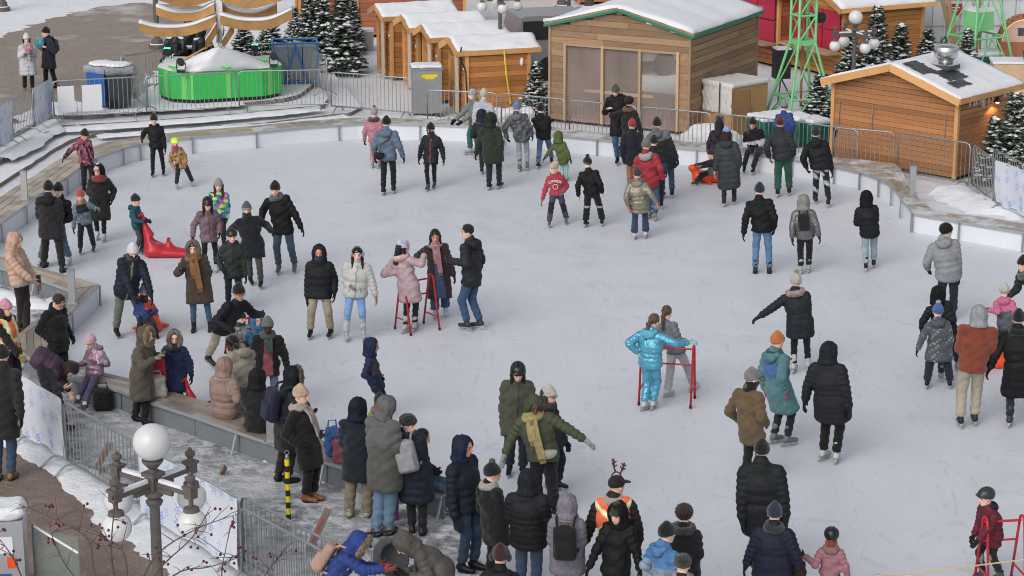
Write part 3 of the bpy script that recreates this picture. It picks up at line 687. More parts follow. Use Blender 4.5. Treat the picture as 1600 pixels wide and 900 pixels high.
# foot frame: x = toe, origin on the ground under the ankle
def b_boot(f, z): f.seg((-.010, 0, z + .12), (-.004, 0, z + .24), .046, .052, k=.03); f.seg((-.045, 0, z + .055), (.15, 0, z + .042), .043, .035, k=.04, side=(0, 1, 0), ss=1.08); f.cut((0, 0, z + .012), (0, 0, -1))
proto('skate_boot', (-.13, -.08, 0), (.22, .08, .38), .012, 'leather_o', lambda f: b_boot(f, .055))
proto('boot', (-.13, -.08, -.05), (.22, .08, .33), .012, 'leather_o', lambda f: b_boot(f, .0))
proto('shoe', (-.13, -.08, -.05), (.24, .08, .24), .011, 'leather_o', lambda f: (f.seg((-.03, 0, .08), (-.025, 0, .12), .046, .05, k=.03), f.seg((-.05, 0, .05), (.165, 0, .038), .044, .034, k=.04, side=(0, 1, 0), ss=1.1), f.cut((0, 0, .012), (0, 0, -1))))
_b = MB().box((.03, 0, .016), (.31, .006, .032)); _b.v = [(x, y, z + (.02 if x > .15 and z < .02 else 0)) for x, y, z in _b.v]
_b.box((-.05, 0, .05), (.06, .035, .05)).box((.10, 0, .05), (.07, .035, .05)).box((.03, 0, .066), (.25, .06, .012))
_bm = bpy.data.meshes.new('blade'); _bm.from_pydata(_b.v, [], _b.f); _bm.materials.append(M['steel_light'])
_s = MB(); _s.lathe([(.05, 0), (.052, .02)], 12); _s.v = [(x * (1.6 if x < 0 else 3.2) + .02, y * (.98), z) for x, y, z in _s.v]
_sm = bpy.data.meshes.new('sole'); _sm.from_pydata(_s.v, [], _s.f); _sm.materials.append(M['black_plastic'])
# backpack in a torso frame (x right, y forward, z up; origin between the shoulder blades)
proto('backpack', (-.24, -.34, -.48), (.24, .05, .16), .013, 'cloth_o', lambda f: (f.box((0, -.20, -.16), (.30, .15, .46), .06), f.box((0, -.28, -.24), (.24, .07, .24), .03, k=.012), f.seg((-.05, -.17, .07), (.05, -.17, .07), .015, k=.01), f.seg((-.13, -.275, -.08), (.13, -.275, -.08), .008, k=0, op='s')))
def strap_mesh():
    mb = MB()
    for s in (-1, 1): mb.tube([(s * .10, -.15, .03), (s * .115, -.10, .11), (s * .125, 0.02, .135), (s * .13, .12, .07), (s * .14, .165, -.10), (s * .16, .10, -.26), (s * .15, -.10, -.32)], .018, 6)
    me = bpy.data.meshes.new('strap'); me.from_pydata(mb.v, [], mb.f); me.materials.append(M['cloth_o']); me.shade_smooth(); return me
_strap = strap_mesh()

def glasses_mesh(dark):
    mb = MB()
    for sx in (-1, 1):
        P = [(sx * .032 + .025 * math.cos(t), .106, .002 + .020 * math.sin(t)) for t in np.linspace(0, 2 * math.pi, 12)]
        mb.tube(P, .0035, 5); mb.tube([(sx * .057, .104, .006), (sx * .08, .03, .008), (sx * .083, -.01, .004)], .0035, 5)
        if dark: mb.add([(sx * .032, .107, .002)] + P[:-1], [(0, i + 1, (i + 1) % 11 + 1) for i in range(11)])
    mb.tube([(-.008, .112, .008), (.008, .112, .008)], .0035, 5)
    me = bpy.data.meshes.new('glasses'); me.from_pydata(mb.v, [], mb.f); me.materials.append(M['black_plastic']); return me
_glass = {False: glasses_mesh(False), True: glasses_mesh(True)}
def basis(x, y, z): return np.stack([x, y, z], 1)            # columns
def put(name, me, parent, R, t, s=1., col=None):
    o = link(name, me, parent); mw = np.eye(4); mw[:3, :3] = np.asarray(R) * s; mw[:3, 3] = t
    o.matrix_local = Matrix(mw.tolist())
    if col is not None: o.color = (*C(col), 1)
    return o
SKIN = {'l': 'c99a86', 'm': 'a97a5e', 'd': '5d4031', 'b': '3e2a22'}
def ik(S, T, l1, l2, pole):
    v = T - S; d = np.linalg.norm(v); L = l1 + l2
    if d > L * .998: k = d / (L * .998); l1 *= k; l2 *= k
    d = max(d, abs(l1 - l2) + .02); v = nrm(v); a = (l1 * l1 - l2 * l2 + d * d) / (2 * d); h = math.sqrt(max(l1 * l1 - a * a, 0))
    p = pole - v * (pole @ v); return S + v * a + nrm(p) * h
UP = A3(0, 0, 1)
PEOPLE = []
def vnoise(V, f, seed):
    r = np.random.default_rng(seed); a = np.zeros(len(V))
    for i in range(6): w = r.normal(size=3) * f; a += np.sin(V @ w + r.uniform(0, 6.28))
    return a / 2.4
def person(label, head, feet, yaw, top, legs, hat=None, foot=('skate', '1b1c1f'), hl=None, hr=None, gl='17181b', z0=0., H=None, lean=.04, hip=None, hipz=None,
           hyaw=None, nod=8, tilt=0, skin='l', hair=('short', '2a1d16'), scarf=None, neck=None, hood=None, fur=None, furc=None, pack=None, extra=None, wide=1., group=None, toe=None, z1=None, lift=(0, 0), cat='person', vest=None, cross=None, mitt=None):
    """one person. head = top of the head in the photograph, feet = image-left and image-right foot there;
    top = (kind, colour, hem below hip m, pattern), legs = (kind, colour, width)"""
    sd = len(PEOPLE) + 1; rs = np.random.default_rng(sd)
    ps = math.radians(yaw); fw = A3(math.sin(ps), -math.cos(ps), 0); rt = np.cross(fw, UP)
    z1 = z0 if z1 is None else z1
    if feet is None:                                   # feet out of sight: stand so that a body of height H reaches the head point
        q = gp(head[0], head[1], z0 + H); q[2] = z0; d_ = rt if rt[0] < 0 else -rt; F1, F2 = q + d_ * .1, q - d_ * .1
    else:
        F1, F2 = gp(feet[0], feet[1], z0), gp(feet[2], feet[3], z1)
    root = (F1 + F2) / 2; root[2] = min(F1[2], F2[2])
    Y = root[1]; hipd = None
    if hip is not None:
        hz = hipz if hipz is not None else root[2] + .52 * H
        Hp = gp(hip[0], hip[1], hz); Y = Hp[1]
    T = aty(head[0], head[1], Y + fw[1] * lean)
    if H is None: H = T[2] - root[2]
    s = H / 1.75; hh = .24 * (.52 + .48 * min(s, 1.06)); hs = hh / .23
    if hip is None: Hp = A3(root[0] + (T[0] - root[0]) * .3, root[1] + (T[1] - root[1]) * .1, root[2] + (.525 * H if hipz is None else hipz))
    if hip is None and foot[0] == 'skate' and feet is not None and hipz is None:      # knees a little bent, hips back: a skater's stance
        cr = rs.uniform(.004, .022); Hp = Hp - A3(0, 0, cr * H) - fw * rs.uniform(.0, .06) * H / 1.75
    off = root.copy(); T = T - off; Hp = Hp - off; F1 = F1 - off; F2 = F2 - off
    F1[2] += lift[0]; F2[2] += lift[1]
    # head frame
    hy = math.radians(yaw if hyaw is None else hyaw); nd = math.radians(nod); hf0 = A3(math.sin(hy), -math.cos(hy), 0); hr_ = np.cross(hf0, UP)
    hu = UP * math.cos(nd) + hf0 * math.sin(nd); tl = math.radians(tilt); hu = nrm(hu + A3(1, 0, 0) * math.sin(tl)); hf = nrm(np.cross(UP, hr_)) if False else nrm(np.cross(hu, hr_)); hr_ = nrm(np.cross(hf, hu))
    HR = basis(hr_, hf, hu); hc = T - hu * (hh * .5 + (.022 if hat or hood else .0))
    neck_b = hc - hu * (.17 * hs) - hf * .03 * hs
    sp = nrm(neck_b - Hp); C7 = neck_b - sp * .015 * s
    sh_w = .175 * s * wide; Sh = C7 - sp * .062 * s
    tr = nrm(rt - sp * (rt @ sp)); tf = np.cross(sp, tr) * -1
    if tf @ fw < 0 and abs(tf @ fw) > .05: tf = -tf
    tf = nrm(np.cross(tr, sp) * -1)
    # limbs: a = image-left, b = image-right
    sg = -1 if tr[0] > 0 else 1
    Sa, Sb = Sh + tr * sg * sh_w, Sh - tr * sg * sh_w
    outa, outb = tr * sg, -tr * sg
    l1, l2 = .295 * s, .265 * s
    def hand(sp_, S0, out):
        if sp_ is None: return S0 - UP * .525 * s + out * (.075 + rs.uniform(0, .03 if foot[0] != 'skate' else .10)) * s * wide + fw * rs.uniform(.02, .09) * s
        if sp_ == 'p': return S0 - UP * .43 * s + out * .06 * s + fw * .12 * s
        if sp_ == 'f': return S0 - UP * .33 * s - out * .09 * s + fw * .26 * s
        if sp_ == 'u': return S0 - UP * .16 * s - out * .07 * s + fw * .24 * s
        if sp_ == 'b': return S0 - UP * .42 * s - out * .12 * s - fw * .16 * s
        q = aty(sp_[0], sp_[1], S0[1] + off[1] - (sp_[2] if len(sp_) > 2 else 0)) - off
        v = q - S0; L = (l1 + l2) * 1.12 
        if np.linalg.norm(v) > L: q = S0 + nrm(v) * L
        return q
    Wa, Wb = hand(hl, Sa, outa), hand(hr, Sb, outb)
    Ea = ik(Sa, Wa, l1, l2, -fw * .7 - UP * .45 + outa * .45); Eb = ik(Sb, Wb, l1, l2, -fw * .7 - UP * .45 + outb * .45)
    hw = .085 * s; Ja, Jb = Hp + rt * sg * hw, Hp - rt * sg * hw
    kind, fcol = foot[0], foot[1]; lf = {'skate': .055, 'boot': 0, 'shoe': 0}[kind]
    An = A3(0, 0, (.10 + lf) * min(s, 1.05)); Aa, Ab = F1 + An, F2 + An
    ll = (.525 * H - An[2]) / 1.93 * 1.012; Ka = ik(Ja, Aa, ll, ll * .93, fw + UP * .2 + outa * .12); Kb = ik(Jb, Ab, ll, ll * .93, fw + UP * .2 + outb * .12)
    R = empty('person', tuple(off)); tag(R, label, cat, group)
    PEOPLE.append((label, H, off))
    dist = np.linalg.norm(off - _C); vx = .0175 + .0065 * np.clip((dist - 30) / 30, 0, 1)
    # ---- body: one mesh (under the clothes), head and bare hands included
    skc = C(SKIN[skin], 1.3); hrc = C(hair[1], 1.2) if hair else skc * .6
    pts = np.array([Sa, Sb, Ea, Eb, Wa, Wb, Ja, Jb, Ka, Kb, Aa, Ab, hc, F1, F2, Hp, T])
    f = Field(pts.min(0) - .16, pts.max(0) + .16, .034)
    f.seg(Hp, Hp + (C7 - Hp) * .6, .10 * s, .11 * s, .03, tr, 1.3); f.seg(Hp + (C7 - Hp) * .6, Sh, .11 * s, .07 * s, .03, tr, 1.4); f.seg(Sa, Sb, .055 * s, k=.03)
    for S0, E0, W0 in ((Sa, Ea, Wa), (Sb, Eb, Wb)): f.seg(S0, E0, .05 * s, .042 * s, .02); f.seg(E0, W0, .042 * s, .034 * s, .02)
    for J0, K0, A0, D0 in ((Ja, Ka, Aa, F1), (Jb, Kb, Ab, F2)): f.seg(J0, K0, .078 * s, .056 * s, .03); f.seg(K0, A0, .048 * s, .030 * s, .02)
    f.seg(C7, hc - hu * .08 * hs, .05 * s, .05 * s, .02)
    V, Fc = f.mesh(); cols = [np.tile(skc, (len(V), 1))]; Vs = [V]; Fs = [Fc]; nv = len(V)
    hv, hF, _ = PR['head']; Vs.append(hv * hs @ HR.T + hc); Fs.append(hF + nv); cols.append(head_cols(hv, skc, hrc)); nv += len(hv)
    hand_R = []
    for W0, E0, out, hs_ in ((Wa, Ea, outa, 1), (Wb, Eb, outb, -1)):
        ax = nrm(W0 - E0); th = nrm(fw * .8 + UP * .35 - ax * ((fw * .8 + UP * .35) @ ax)); bk = np.cross(ax, th)
        if bk @ out < 0: bk = -bk
        hand_R.append((basis(ax, th, bk), W0))
    if gl is None:
        hv, hF, _ = PR['hand']
        for Rm, W0 in hand_R:
            FF = hF + nv; 
            if np.linalg.det(Rm) < 0: FF = FF[:, ::-1]
            Vs.append(hv * s * .97 @ Rm.T + W0); Fs.append(FF); cols.append(np.tile(skc, (len(hv), 1))); nv += len(hv)
    link('body', np_mesh('body', np.concatenate(Vs), np.concatenate(Fs), 'skin', np.concatenate(cols)), R)
    if gl is not None:
        pn = 'mitten' if mitt else 'glove'
        for Rm, W0 in hand_R: put(pn, PR[pn][2], R, Rm, W0, s * 1.02, gl)
    # ---- trousers
    lk, lc, lw = legs[0], legs[1], (legs[2] if len(legs) > 2 else 1.)
    f = Field(np.min([Ja, Jb, Ka, Kb, Aa, Ab, Hp], 0) - .17, np.max([Ja, Jb, Ka, Kb, Aa, Ab, Hp + sp * .1], 0) + .17, vx)
    f.seg(Hp - UP * .02, Hp + sp * .12 * s, .118 * s, .11 * s, .03, tr, 1.35)
    low = An[2] + (.035 if kind != 'shoe' else -.06) * s - .01
    fl = legs[3] if len(legs) > 3 else 1.
    def wr(amp, n, ph): return lambda t, x, y, z: amp * np.sin(t * n + ph + 20 * x - 16 * y) * (.4 + .6 * t)
    for J0, K0, A0 in ((Ja, Ka, Aa), (Jb, Kb, Ab)):
        f.seg(J0, K0, .093 * s * (.5 + .5 * lw), .071 * s * lw, .035, rip=wr(.005, 14, rs.uniform(0, 6)))
        d = nrm(A0 - K0); f.seg(K0, A0 + d * .02, .070 * s * lw, .063 * s * lw * fl, .02, rip=wr(.008, 22, rs.uniform(0, 6)))
    for K0, A0 in ((Ka, Aa), (Kb, Ab)): pass
    sl, x, y, z = f.sub(f.lo, f.lo + f.n * f.h)
    zc = np.where((x - Aa[0]) ** 2 + (y - Aa[1]) ** 2 < (x - Ab[0]) ** 2 + (y - Ab[1]) ** 2, F1[2] + low * (1 if lk != 'tuck' else 1.5), F2[2] + low * (1 if lk != 'tuck' else 1.5))
    f.d[sl] = np.where(z < zc + .2, np.maximum(f.d[sl], zc - z), f.d[sl])
    V, Fc = f.mesh(); c = np.tile(C(lc), (len(V), 1))
    if len(legs) > 4:
        pat, c2 = legs[4], C(legs[5])
        if pat == 'snow': c[vnoise(V, 16, sd) > legs[6] - .8 * np.exp(-((V[:, 2] - Hp[2] + .08) / .12) ** 2)] = c2
        if pat == 'spots': c[vnoise(V, 55, sd) > .55] = c2
        if pat == 'low': c[V[:, 2] < legs[6]] = c2
        if pat == 'knee':
            for K0 in (Ka, Kb): c[(np.linalg.norm(V - K0, axis=1) < .13) & ((V - K0) @ fw > 0)] = c2
        if pat == 'band':
            for K0 in (Ka, Kb): c[np.abs(V[:, 2] - K0[2]) < .012] = c2
        if pat == 'stripe':
            for J0, K0, A0, o_ in ((Ja, Ka, Aa, outa), (Jb, Kb, Ab, outb)): c[((V - K0) @ o_ > .045 * s) & (np.abs((V - K0) @ fw) < .02)] = c2
    lm = {'jean': 'denim', 'tuck': 'cloth', 'shiny': 'metallic_cloth'}.get(lk, 'cloth')
    link('trousers' if lk != 'legging' else 'leggings', np_mesh('trousers', V, Fc, lm, c), R)
    # ---- jacket
    tk, tc, hem = top[0], top[1], top[2] * s; pat = top[3:]; puff = tk in ('puffer', 'shiny'); bulk = {'puffer': 1.12, 'shiny': 1.12, 'coat': 1.04, 'hoodie': 1.0, 'parka': 1.12, 'jacket': 1.02}[tk] * (.5 + .5 * wide)
    km = (Ka + Kb) / 2; hd = nrm(km - Hp); HB = Hp + hd * hem
    sit = hd[2] > -.75
    if sit: HB = Hp - sp * .06 * s; hem = .06 * s
    lo = np.min([Sa, Sb, Ea, Eb, Wa, Wb, HB], 0) - .24; hi = np.max([Sa, Sb, Ea, Eb, Wa, Wb, C7, Hp], 0) + .24
    f = Field(lo, hi, vx)
    nb = max(3, int(round(np.linalg.norm(C7 - HB) / (.085 if tk == 'shiny' else rs.uniform(.085, .16)))))
    ph = rs.uniform(0, 6); pa = rs.uniform(.014, .026)
    def tor(t0, t1):
        if puff: return lambda t, x, y, z: pa * (np.abs(np.sin(math.pi * nb * (t0 + (t1 - t0) * t))) - .55)
        return lambda t, x, y, z: .008 * np.sin(17 * (t0 + (t1 - t0) * t) + 14 * x + ph) + .006 * np.sin(37 * z - 29 * x + 17 * y + ph)
    cf = bulk * s; Lt = np.linalg.norm(Hp - HB) + np.linalg.norm(C7 - Hp); ta = np.linalg.norm(Hp - HB) / Lt; tb = ta + (1 - ta) * .62
    MC = Hp + (Sh - Hp) * .66; fl_ = 1.0 + .30 * max(hem - .12, 0)
    f.seg(HB - hd * -.0, Hp, .142 * cf * fl_, .138 * cf, .03, tr, 1.36, tor(0, ta)); f.seg(Hp, MC, .138 * cf, .142 * cf, .03, tr, 1.34, tor(ta, tb)); f.seg(MC, Sh - sp * .03 * s, .142 * cf, .082 * cf, .03, tr, 1.42, tor(tb, .97))
    if hem > .25:
        for J0, K0 in ((Ja, Ka), (Jb, Kb)): f.seg(J0, J0 + (K0 - J0) * min(hem / (ll), 1.2), .12 * cf, .12 * cf, .06)
    f.seg(Sa * .94 + Sb * .06 - sp * .01, C7 - sp * .02, .066 * cf, .07 * cf, k=.05); f.seg(Sb * .94 + Sa * .06 - sp * .01, C7 - sp * .02, .066 * cf, .07 * cf, k=.05); f.seg(Sh, C7 + sp * .055 * s, .085 * cf, .075 * cf, .04)
    if True:
        f.cut(HB + hd * .01 if not sit else Hp - sp * .14 * s, hd if not sit else -sp)
    na = 6 if tk == 'shiny' else 4
    def arm(n, p): return (lambda t, x, y, z: .019 * (np.abs(np.sin(math.pi * n * t)) - .55)) if puff else (lambda t, x, y, z: .010 * np.sin(24 * t + p + 22 * z + 11 * x))
    bw = .74 + .30 * cf / s
    for S0, E0, W0 in ((Sa, Ea, Wa), (Sb, Eb, Wb)):
        f.seg(S0, E0, .074 * s * bw, .067 * s * bw, .03, rip=arm(na, ph)); f.seg(E0, W0 - nrm(W0 - E0) * .03 * s, .067 * s * bw, .053 * s * bw, .02, rip=arm(na - 1, ph + 1))
    V, Fc = f.mesh(); col = C(tc); c = np.tile(col, (len(V), 1))
    u = (V - Hp) @ sp / np.linalg.norm(C7 - Hp); la = (V - Hp) @ tr; fr = (V - Hp) @ tf
    darm = np.full(len(V), 9.)
    for S0, E0, W0 in ((Sa, Ea, Wa), (Sb, Eb, Wb)):
        for p, q in ((S0, E0), (E0, W0)):
            t = np.clip(((V - p) @ (q - p)) / ((q - p) @ (q - p) + 1e-9), 0, 1); darm = np.minimum(darm, np.linalg.norm(V - p - t[:, None] * (q - p), axis=1))
    isarm = (darm < .105 * s * bw) & ((np.abs(la) > .15 * s * wide) | (fr > .2 * s))
    if tk != 'hoodie':                         # zip, pockets and hem as sewn
        dk = col * .45 + .004
        if tk != 'shiny': c[(np.abs(la) < .010) & (fr > .04) & ~isarm & (u < .97)] = dk
        c[(np.abs(np.abs(la) - .10 * s + (u - .12) * .25) < .010) & (fr > .05) & (u > .02) & (u < .24) & ~isarm] = dk
        if not puff: c[((V - HB) @ -hd < .035) & ~isarm & (u < .1)] = col * .72
        if sd % 2 and not puff: c[(np.abs(u - .70) < .013) & (fr < 0) & ~isarm] = col * .6
    i = 0
    while i < len(pat):
        k = pat[i]
        if k == 'yoke': c[u > pat[i + 2]] = C(pat[i + 1]); i += 3
        elif k == 'low': c[u < pat[i + 2]] = C(pat[i + 1]); i += 3
        elif k == 'mid': c[(u > pat[i + 2]) & (u < pat[i + 3]) & ~isarm] = C(pat[i + 1]); i += 4
        elif k == 'arms': c[isarm] = C(pat[i + 1]); i += 2
        elif k == 'torso': c[~isarm] = C(pat[i + 1]); i += 2
        elif k == 'open': c[(np.abs(la) < pat[i + 2] * s * (1.4 - .5 * u)) & (fr > .03) & ~isarm] = C(pat[i + 1]); i += 3
        elif k == 'zip': c[(np.abs(la) < .012) & (fr > .03) & ~isarm] = C(pat[i + 1]); i += 2
        elif k == 'spots': c[vnoise(V, pat[i + 2], sd) > pat[i + 3]] = C(pat[i + 1]); i += 4
        elif k == 'shoulder': c[u + .9 * np.abs(la) > pat[i + 2]] = C(pat[i + 1]); i += 3
        elif k == 'cuff':
            for W0 in (Wa, Wb): c[np.linalg.norm(V - W0, axis=1) < .07 * s] = C(pat[i + 1])
            i += 2
        elif k == 'right': c[(la * (1 if tr[0] > 0 else -1) > 0) & (u > .55)] = C(pat[i + 1]); i += 2
        else: raise ValueError(k)
    jm = {'puffer': 'nylon', 'shiny': 'metallic_cloth', 'coat': 'cloth', 'hoodie': 'fleece', 'parka': 'cloth', 'jacket': 'nylon'}[tk]
    if top[-1] == 'nolink': pass
    link({'coat': 'coat', 'hoodie': 'sweater'}.get(tk, 'jacket'), np_mesh('jacket', V, Fc, jm, c), R)
    TR = basis(tr, tf, sp)
    # ---- high-visibility vest
    if vest:
        f = Field(np.min([Sa, Sb, Hp], 0) - .3, np.max([Sa, Sb, C7], 0) + .3, vx)
        g = cf + .10; f.seg(Hp - sp * .02, MC, .140 * g, .146 * g, .03, tr, 1.34); f.seg(MC, Sh, .146 * g, .108 * g, .03, tr, 1.40); f.seg(Sa * .85 + Sb * .15, Sb * .85 + Sa * .15, .085 * g, k=.05)
        f.cut(Hp - sp * .03, -sp); f.seg(C7 - sp * .02, C7 + sp * .3, .12 * s, .12 * s, 0, op='s')
        for o_ in (outa, outb): f.cut(Sh + o_ * (sh_w + .035 * s), o_)
        V, Fc = f.mesh(); c = np.tile(C('ff4a12', 1.2), (len(V), 1)); u = (V - Hp) @ sp / np.linalg.norm(C7 - Hp); la = (V - Hp) @ tr; fr = (V - Hp) @ tf
        x1 = np.where(fr < 0, np.minimum(np.abs(la - (u - .62) * .62 * s), np.abs(la + (u - .62) * .62 * s)), np.abs(np.abs(la) - .11 * s))
        for wd, cc in ((.046, 'e6f02a'), (.020, 'c9ccc8')): c[x1 < wd * s] = C(cc, 1.1)
        for wd, cc in ((.075, 'e6f02a'), (.035, 'c9ccc8')): c[np.abs(u - .26) < wd] = C(cc, 1.1)
        link('safety_vest', np_mesh('safety_vest', V, Fc, 'cloth', c), R)
    # ---- hair, hats, hoods
    if hair and hair[0] in ('long', 'pony', 'curly') or (hair and not hat and not hood):
        put('hair', PR[hair[0] + '_hair'][2], R, HR, hc, hs, hair[1])
    if hat:
        hk, hcol = hat[0], hat[1]
        if hk in ('beanie', 'pom', 'stripe'):
            h_ = put('hat', PR['beanie'][2], R, HR, hc, hs, hcol); bcol = hat[2] if len(hat) > 2 else hcol
            o = put('hat_band', PR['hat_band'][2], R, HR, hc, hs, bcol); o.parent = h_; o.matrix_local = Matrix.Identity(4)
            if hk == 'pom': o = put('pompom', PR['pompom'][2], h_, np.eye(3), A3(0, 0, 0), 1., hat[3] if len(hat) > 3 else hcol)
            if hk == 'stripe':
                for sx in (-1, 1): put('pompom', PR['pompom'][2], h_, np.eye(3), A3(sx * .06, 0, -.02), 1., hat[3])
        else: put({'slouch': 'hat', 'helmet': 'helmet', 'cap': 'cap', 'fluffy': 'hat'}[hk], PR[{'slouch': 'slouchy_hat', 'helmet': 'helmet', 'cap': 'cap', 'fluffy': 'fluffy_hat'}[hk]][2], R, HR, hc, hs * (1.05 if hk == 'helmet' else 1), hcol)
    ex = extra.split('+') if extra else []
    if 'muff' in ex: put('ear_muffs', PR['ear_muffs'][2], R, HR, hc, hs, '9a9ca0')
    if 'phones' in ex: put('headphones', PR['ear_muffs'][2], R, HR, hc, hs * 1.06, '1a1a1c')
    if 'antlers' in ex: put('antlers', PR['antlers'][2], R, HR, hc + hu * .02, hs, '5a1a28')
    if 'glasses' in ex or 'sun' in ex: put('glasses', _glass['sun' in ex], R, HR, hc, hs)
    if hood: put('hood', PR['hood'][2], R, HR, hc, hs * (1.0 if not hat else 1.06), hood)
    if fur: put('fur_trim', PR['fur_trim'][2], R, HR, hc, hs * 1.05, fur)
    CH_ = basis(tr, nrm(hf - sp * (hf @ sp)), sp) if abs(hf @ sp) < .9 else TR
    TH_ = basis(tr, tf, sp)
    nk = C7 + sp * .175 * hs + tf * .02
    if furc: put('fur_collar', PR['fur_collar'][2], R, TH_, nk, s * 1.0, furc)
    if neck: put('folded_hood', PR['folded_hood'][2], R, TH_, nk, s * 1.0, neck)
    if scarf:
        if scarf[0] == 'g': put('neck_warmer', PR['neck_warmer'][2], R, HR, hc, hs * 1.02, scarf[1])
        else:
            sc = put('scarf', PR['scarf'][2], R, TH_, nk + tf * (.03 if hood else 0) + sp * (.02 if hood else 0), s * (1.12 if hood else .98), scarf[1])
            if scarf[0] == 't':
                for sx, L in ((-.028, scarf[2]), (.022, scarf[2] * .42)):
                    mb = MB(); y0 = .16 * bulk
                    P = [A3(sx * .6, .085, -.19), A3(sx, y0 * .9, -.26)] + [A3(sx * (1 + .2 * t), y0 * (1.04 + .10 * t), -.26 - L * t) for t in (.33, .66, 1.)]
                    for a, b in zip(P[:-1], P[1:]):
                        m_ = (a + b) / 2; d = b - a; L_ = np.linalg.norm(d); zz = d / L_; xx = A3(1, 0, 0); yy = nrm(np.cross(zz, xx)); xx = np.cross(yy, zz)
                        mb.box(m_, (.095, .030, L_ * 1.06), R=np.stack([xx, yy, zz], 1))
                    for q in range(6): mb.tube([P[-1] + A3(-.034 + q * .0135, 0, 0), P[-1] + A3(-.036 + q * .0145, .004, -.07)], .0045, 4)
                    me = bpy.data.meshes.new('scarf_tail'); me.from_pydata(mb.v, [], mb.f); me.materials.append(M['knit_o'])
                    t_ = link('scarf_tail', me, sc); t_.color = (*C(scarf[1]), 1)
    # ---- feet
    for D0, A0, K0, i in ((F1, Aa, Ka, 0), (F2, Ab, Kb, 1)):
        ty = ps + math.radians((toe[i] if toe else rs.uniform(-14, 14))); fx = A3(math.sin(ty), -math.cos(ty), 0)
        fz = UP; fR = basis(fx, np.cross(fz, fx), fz)
        if lift[i] > .05:
            fz = nrm(UP * 1. - fx * .0 + nrm(K0 - A0) * .8); fx = nrm(fx - fz * (fx @ fz)); fR = basis(fx, np.cross(fz, fx), fz)
        else:
            fz = nrm(UP + nrm(K0 - A0) * .55); fx = nrm(fx - fz * (fx @ fz)); fR = basis(fx, np.cross(fz, fx), fz)
        fs = min(s, 1.06) * (1.0 if s > .75 else 1.06)
        nm = {'skate': 'skate_boot', 'boot': 'boot', 'shoe': 'shoe'}[kind]
        b = put({'skate': 'skate'}.get(kind, kind), PR[nm][2], R, fR, D0, fs, fcol)
        if kind == 'skate': link('blade', _bm, b)
        else: link('sole', _sm, b)
    info = dict(root=R, off=off, TR=TR, HR=HR, hc=hc, hs=hs, Hp=Hp, Sh=Sh, C7=C7, s=s, Wa=Wa, Wb=Wb, tf=tf, tr=tr, sp=sp, Sa=Sa, Sb=Sb, bulk=bulk, fw=fw, MC=MC)
    if pack:
        o = put('backpack', PR['backpack'][2], None, TR, off + Sh - tf * (.045 + .06 * (bulk - 1)) * s - sp * .01, s * (pack[2] if len(pack) > 2 else .95), pack[0])
        tag(o, pack[1], 'backpack', None)
        st = link('strap', _strap, o); st.color = o.color
        info['pack'] = o
    return info
# ================================================================== PEOPLE
BK, NV = '1a1b1e', '1c2230'
WS, BS, GS = ('skate', 'b9bcc0'), ('skate', '1b1c1f'), ('skate', '6d7176')
p = person
# --- plaza, upper left
I1 = p('person in long white puffer and white knit hat holding pink candy floss', (41, 53), (39, 143, 51, 143), 20, ('puffer', 'b4b6bd', .42), ('plain', '1d1e22'), ('beanie', 'c8c4c0'), ('boot', '8a6238'), 'u', 'u', gl='8f8f96', z0=PZ, hair=('long', '241a16'), scarf=('t', '9db5ac', .35))
I2 = p('person in navy parka and black beanie holding blue candy floss', (70, 43), (72, 139, 88, 138), -55, ('parka', '232838', .32), ('plain', '1a1b1f'), ('beanie', '131417'), ('boot', '1a1a1c'), (66, 78, .15), (72, 74, .1), gl=None, z0=PZ, neck='232838', lean=.1, pack=('4c4e4a', 'grey backpack on the person with blue candy floss', .8))
# --- far left of the ice
p('skater in dark jacket and beanie gliding near the steps', (240, 179), (239, 276, 256, 274), 8, ('jacket', '191b22', .12), ('plain', '16171b', .9), ('beanie', '17181c'), BS, (222, 217, .05), (258, 232, .1), fur=None, neck='3b3a30')
p('child in neon yellow helmet and tan patterned snow jacket', (273, 216), (276, 295, 301, 291), 15, ('jacket', 'a8834c', .22, 'spots', '6b4b26', 42, .55), ('plain', '22282f', 1.15), ('helmet', 'd2ee1e'), ('skate', '9aa0a6'), (272, 262, .05), (291, 253, .1), gl='c23a78', scarf=('g', 'b0306a'), hair=None)
p('person in pink and black flowered jacket beside the curved bench', (134, 203), (132, 301, 144, 302), 20, ('jacket', '7a4558', .14, 'spots', '2a2228', 36, .1, 'spots', 'b0566e', 50, .5), ('plain', '1b1e24', 1.05), ('beanie', '17181b'), BS, (101, 246, .05), (144, 254, .1), scarf=('s', '9a3a5c'), tilt=14, skin='m', hyaw=40)
p('person in dark olive parka and white headband with red scarf', (152, 257), (153, 374, 163, 377), 8, ('parka', '22251d', .42), ('plain', '201d1c', .85), ('beanie', 'b9b6b4', 'b06a74'), WS, (148, 312, .1), (175, 312, .05), hood='1d1e1c', scarf=('s', '8e2230'), furc='6f6455', hyaw=-12)
p('child in orange red beanie and tan scarf with grey blue jacket', (125, 297), (126, 397, 147, 393), 6, ('jacket', '6f7e8e', .12, 'mid', '25272c', .5, .95), ('plain', '222934', 1.1, 1., 'snow', '9098a0', 1.35), ('beanie', 'b5452f'), ('skate', '43464c'), (115, 356, .05), (152, 330, .15), scarf=('s', '9a7a5a'))
p('person in dark brown jacket and trousers seen from behind', (76, 283), (69, 418, 98, 426), 172, ('parka', '29252a', .26), ('plain', '2b2527', 1.08), ('beanie', '131316'), ('boot', '2a3040'), 'f', 'f', neck='2a2629', wide=1.05)
p('person in blue jeans hidden behind the dark brown jacket', (90, 287), (64, 416, 109, 414), -8, ('jacket', '1c1d22', .1), ('jean', '4e6f85', 1.05), ('beanie', '15161a'), WS, 'f', 'f', H=1.78)
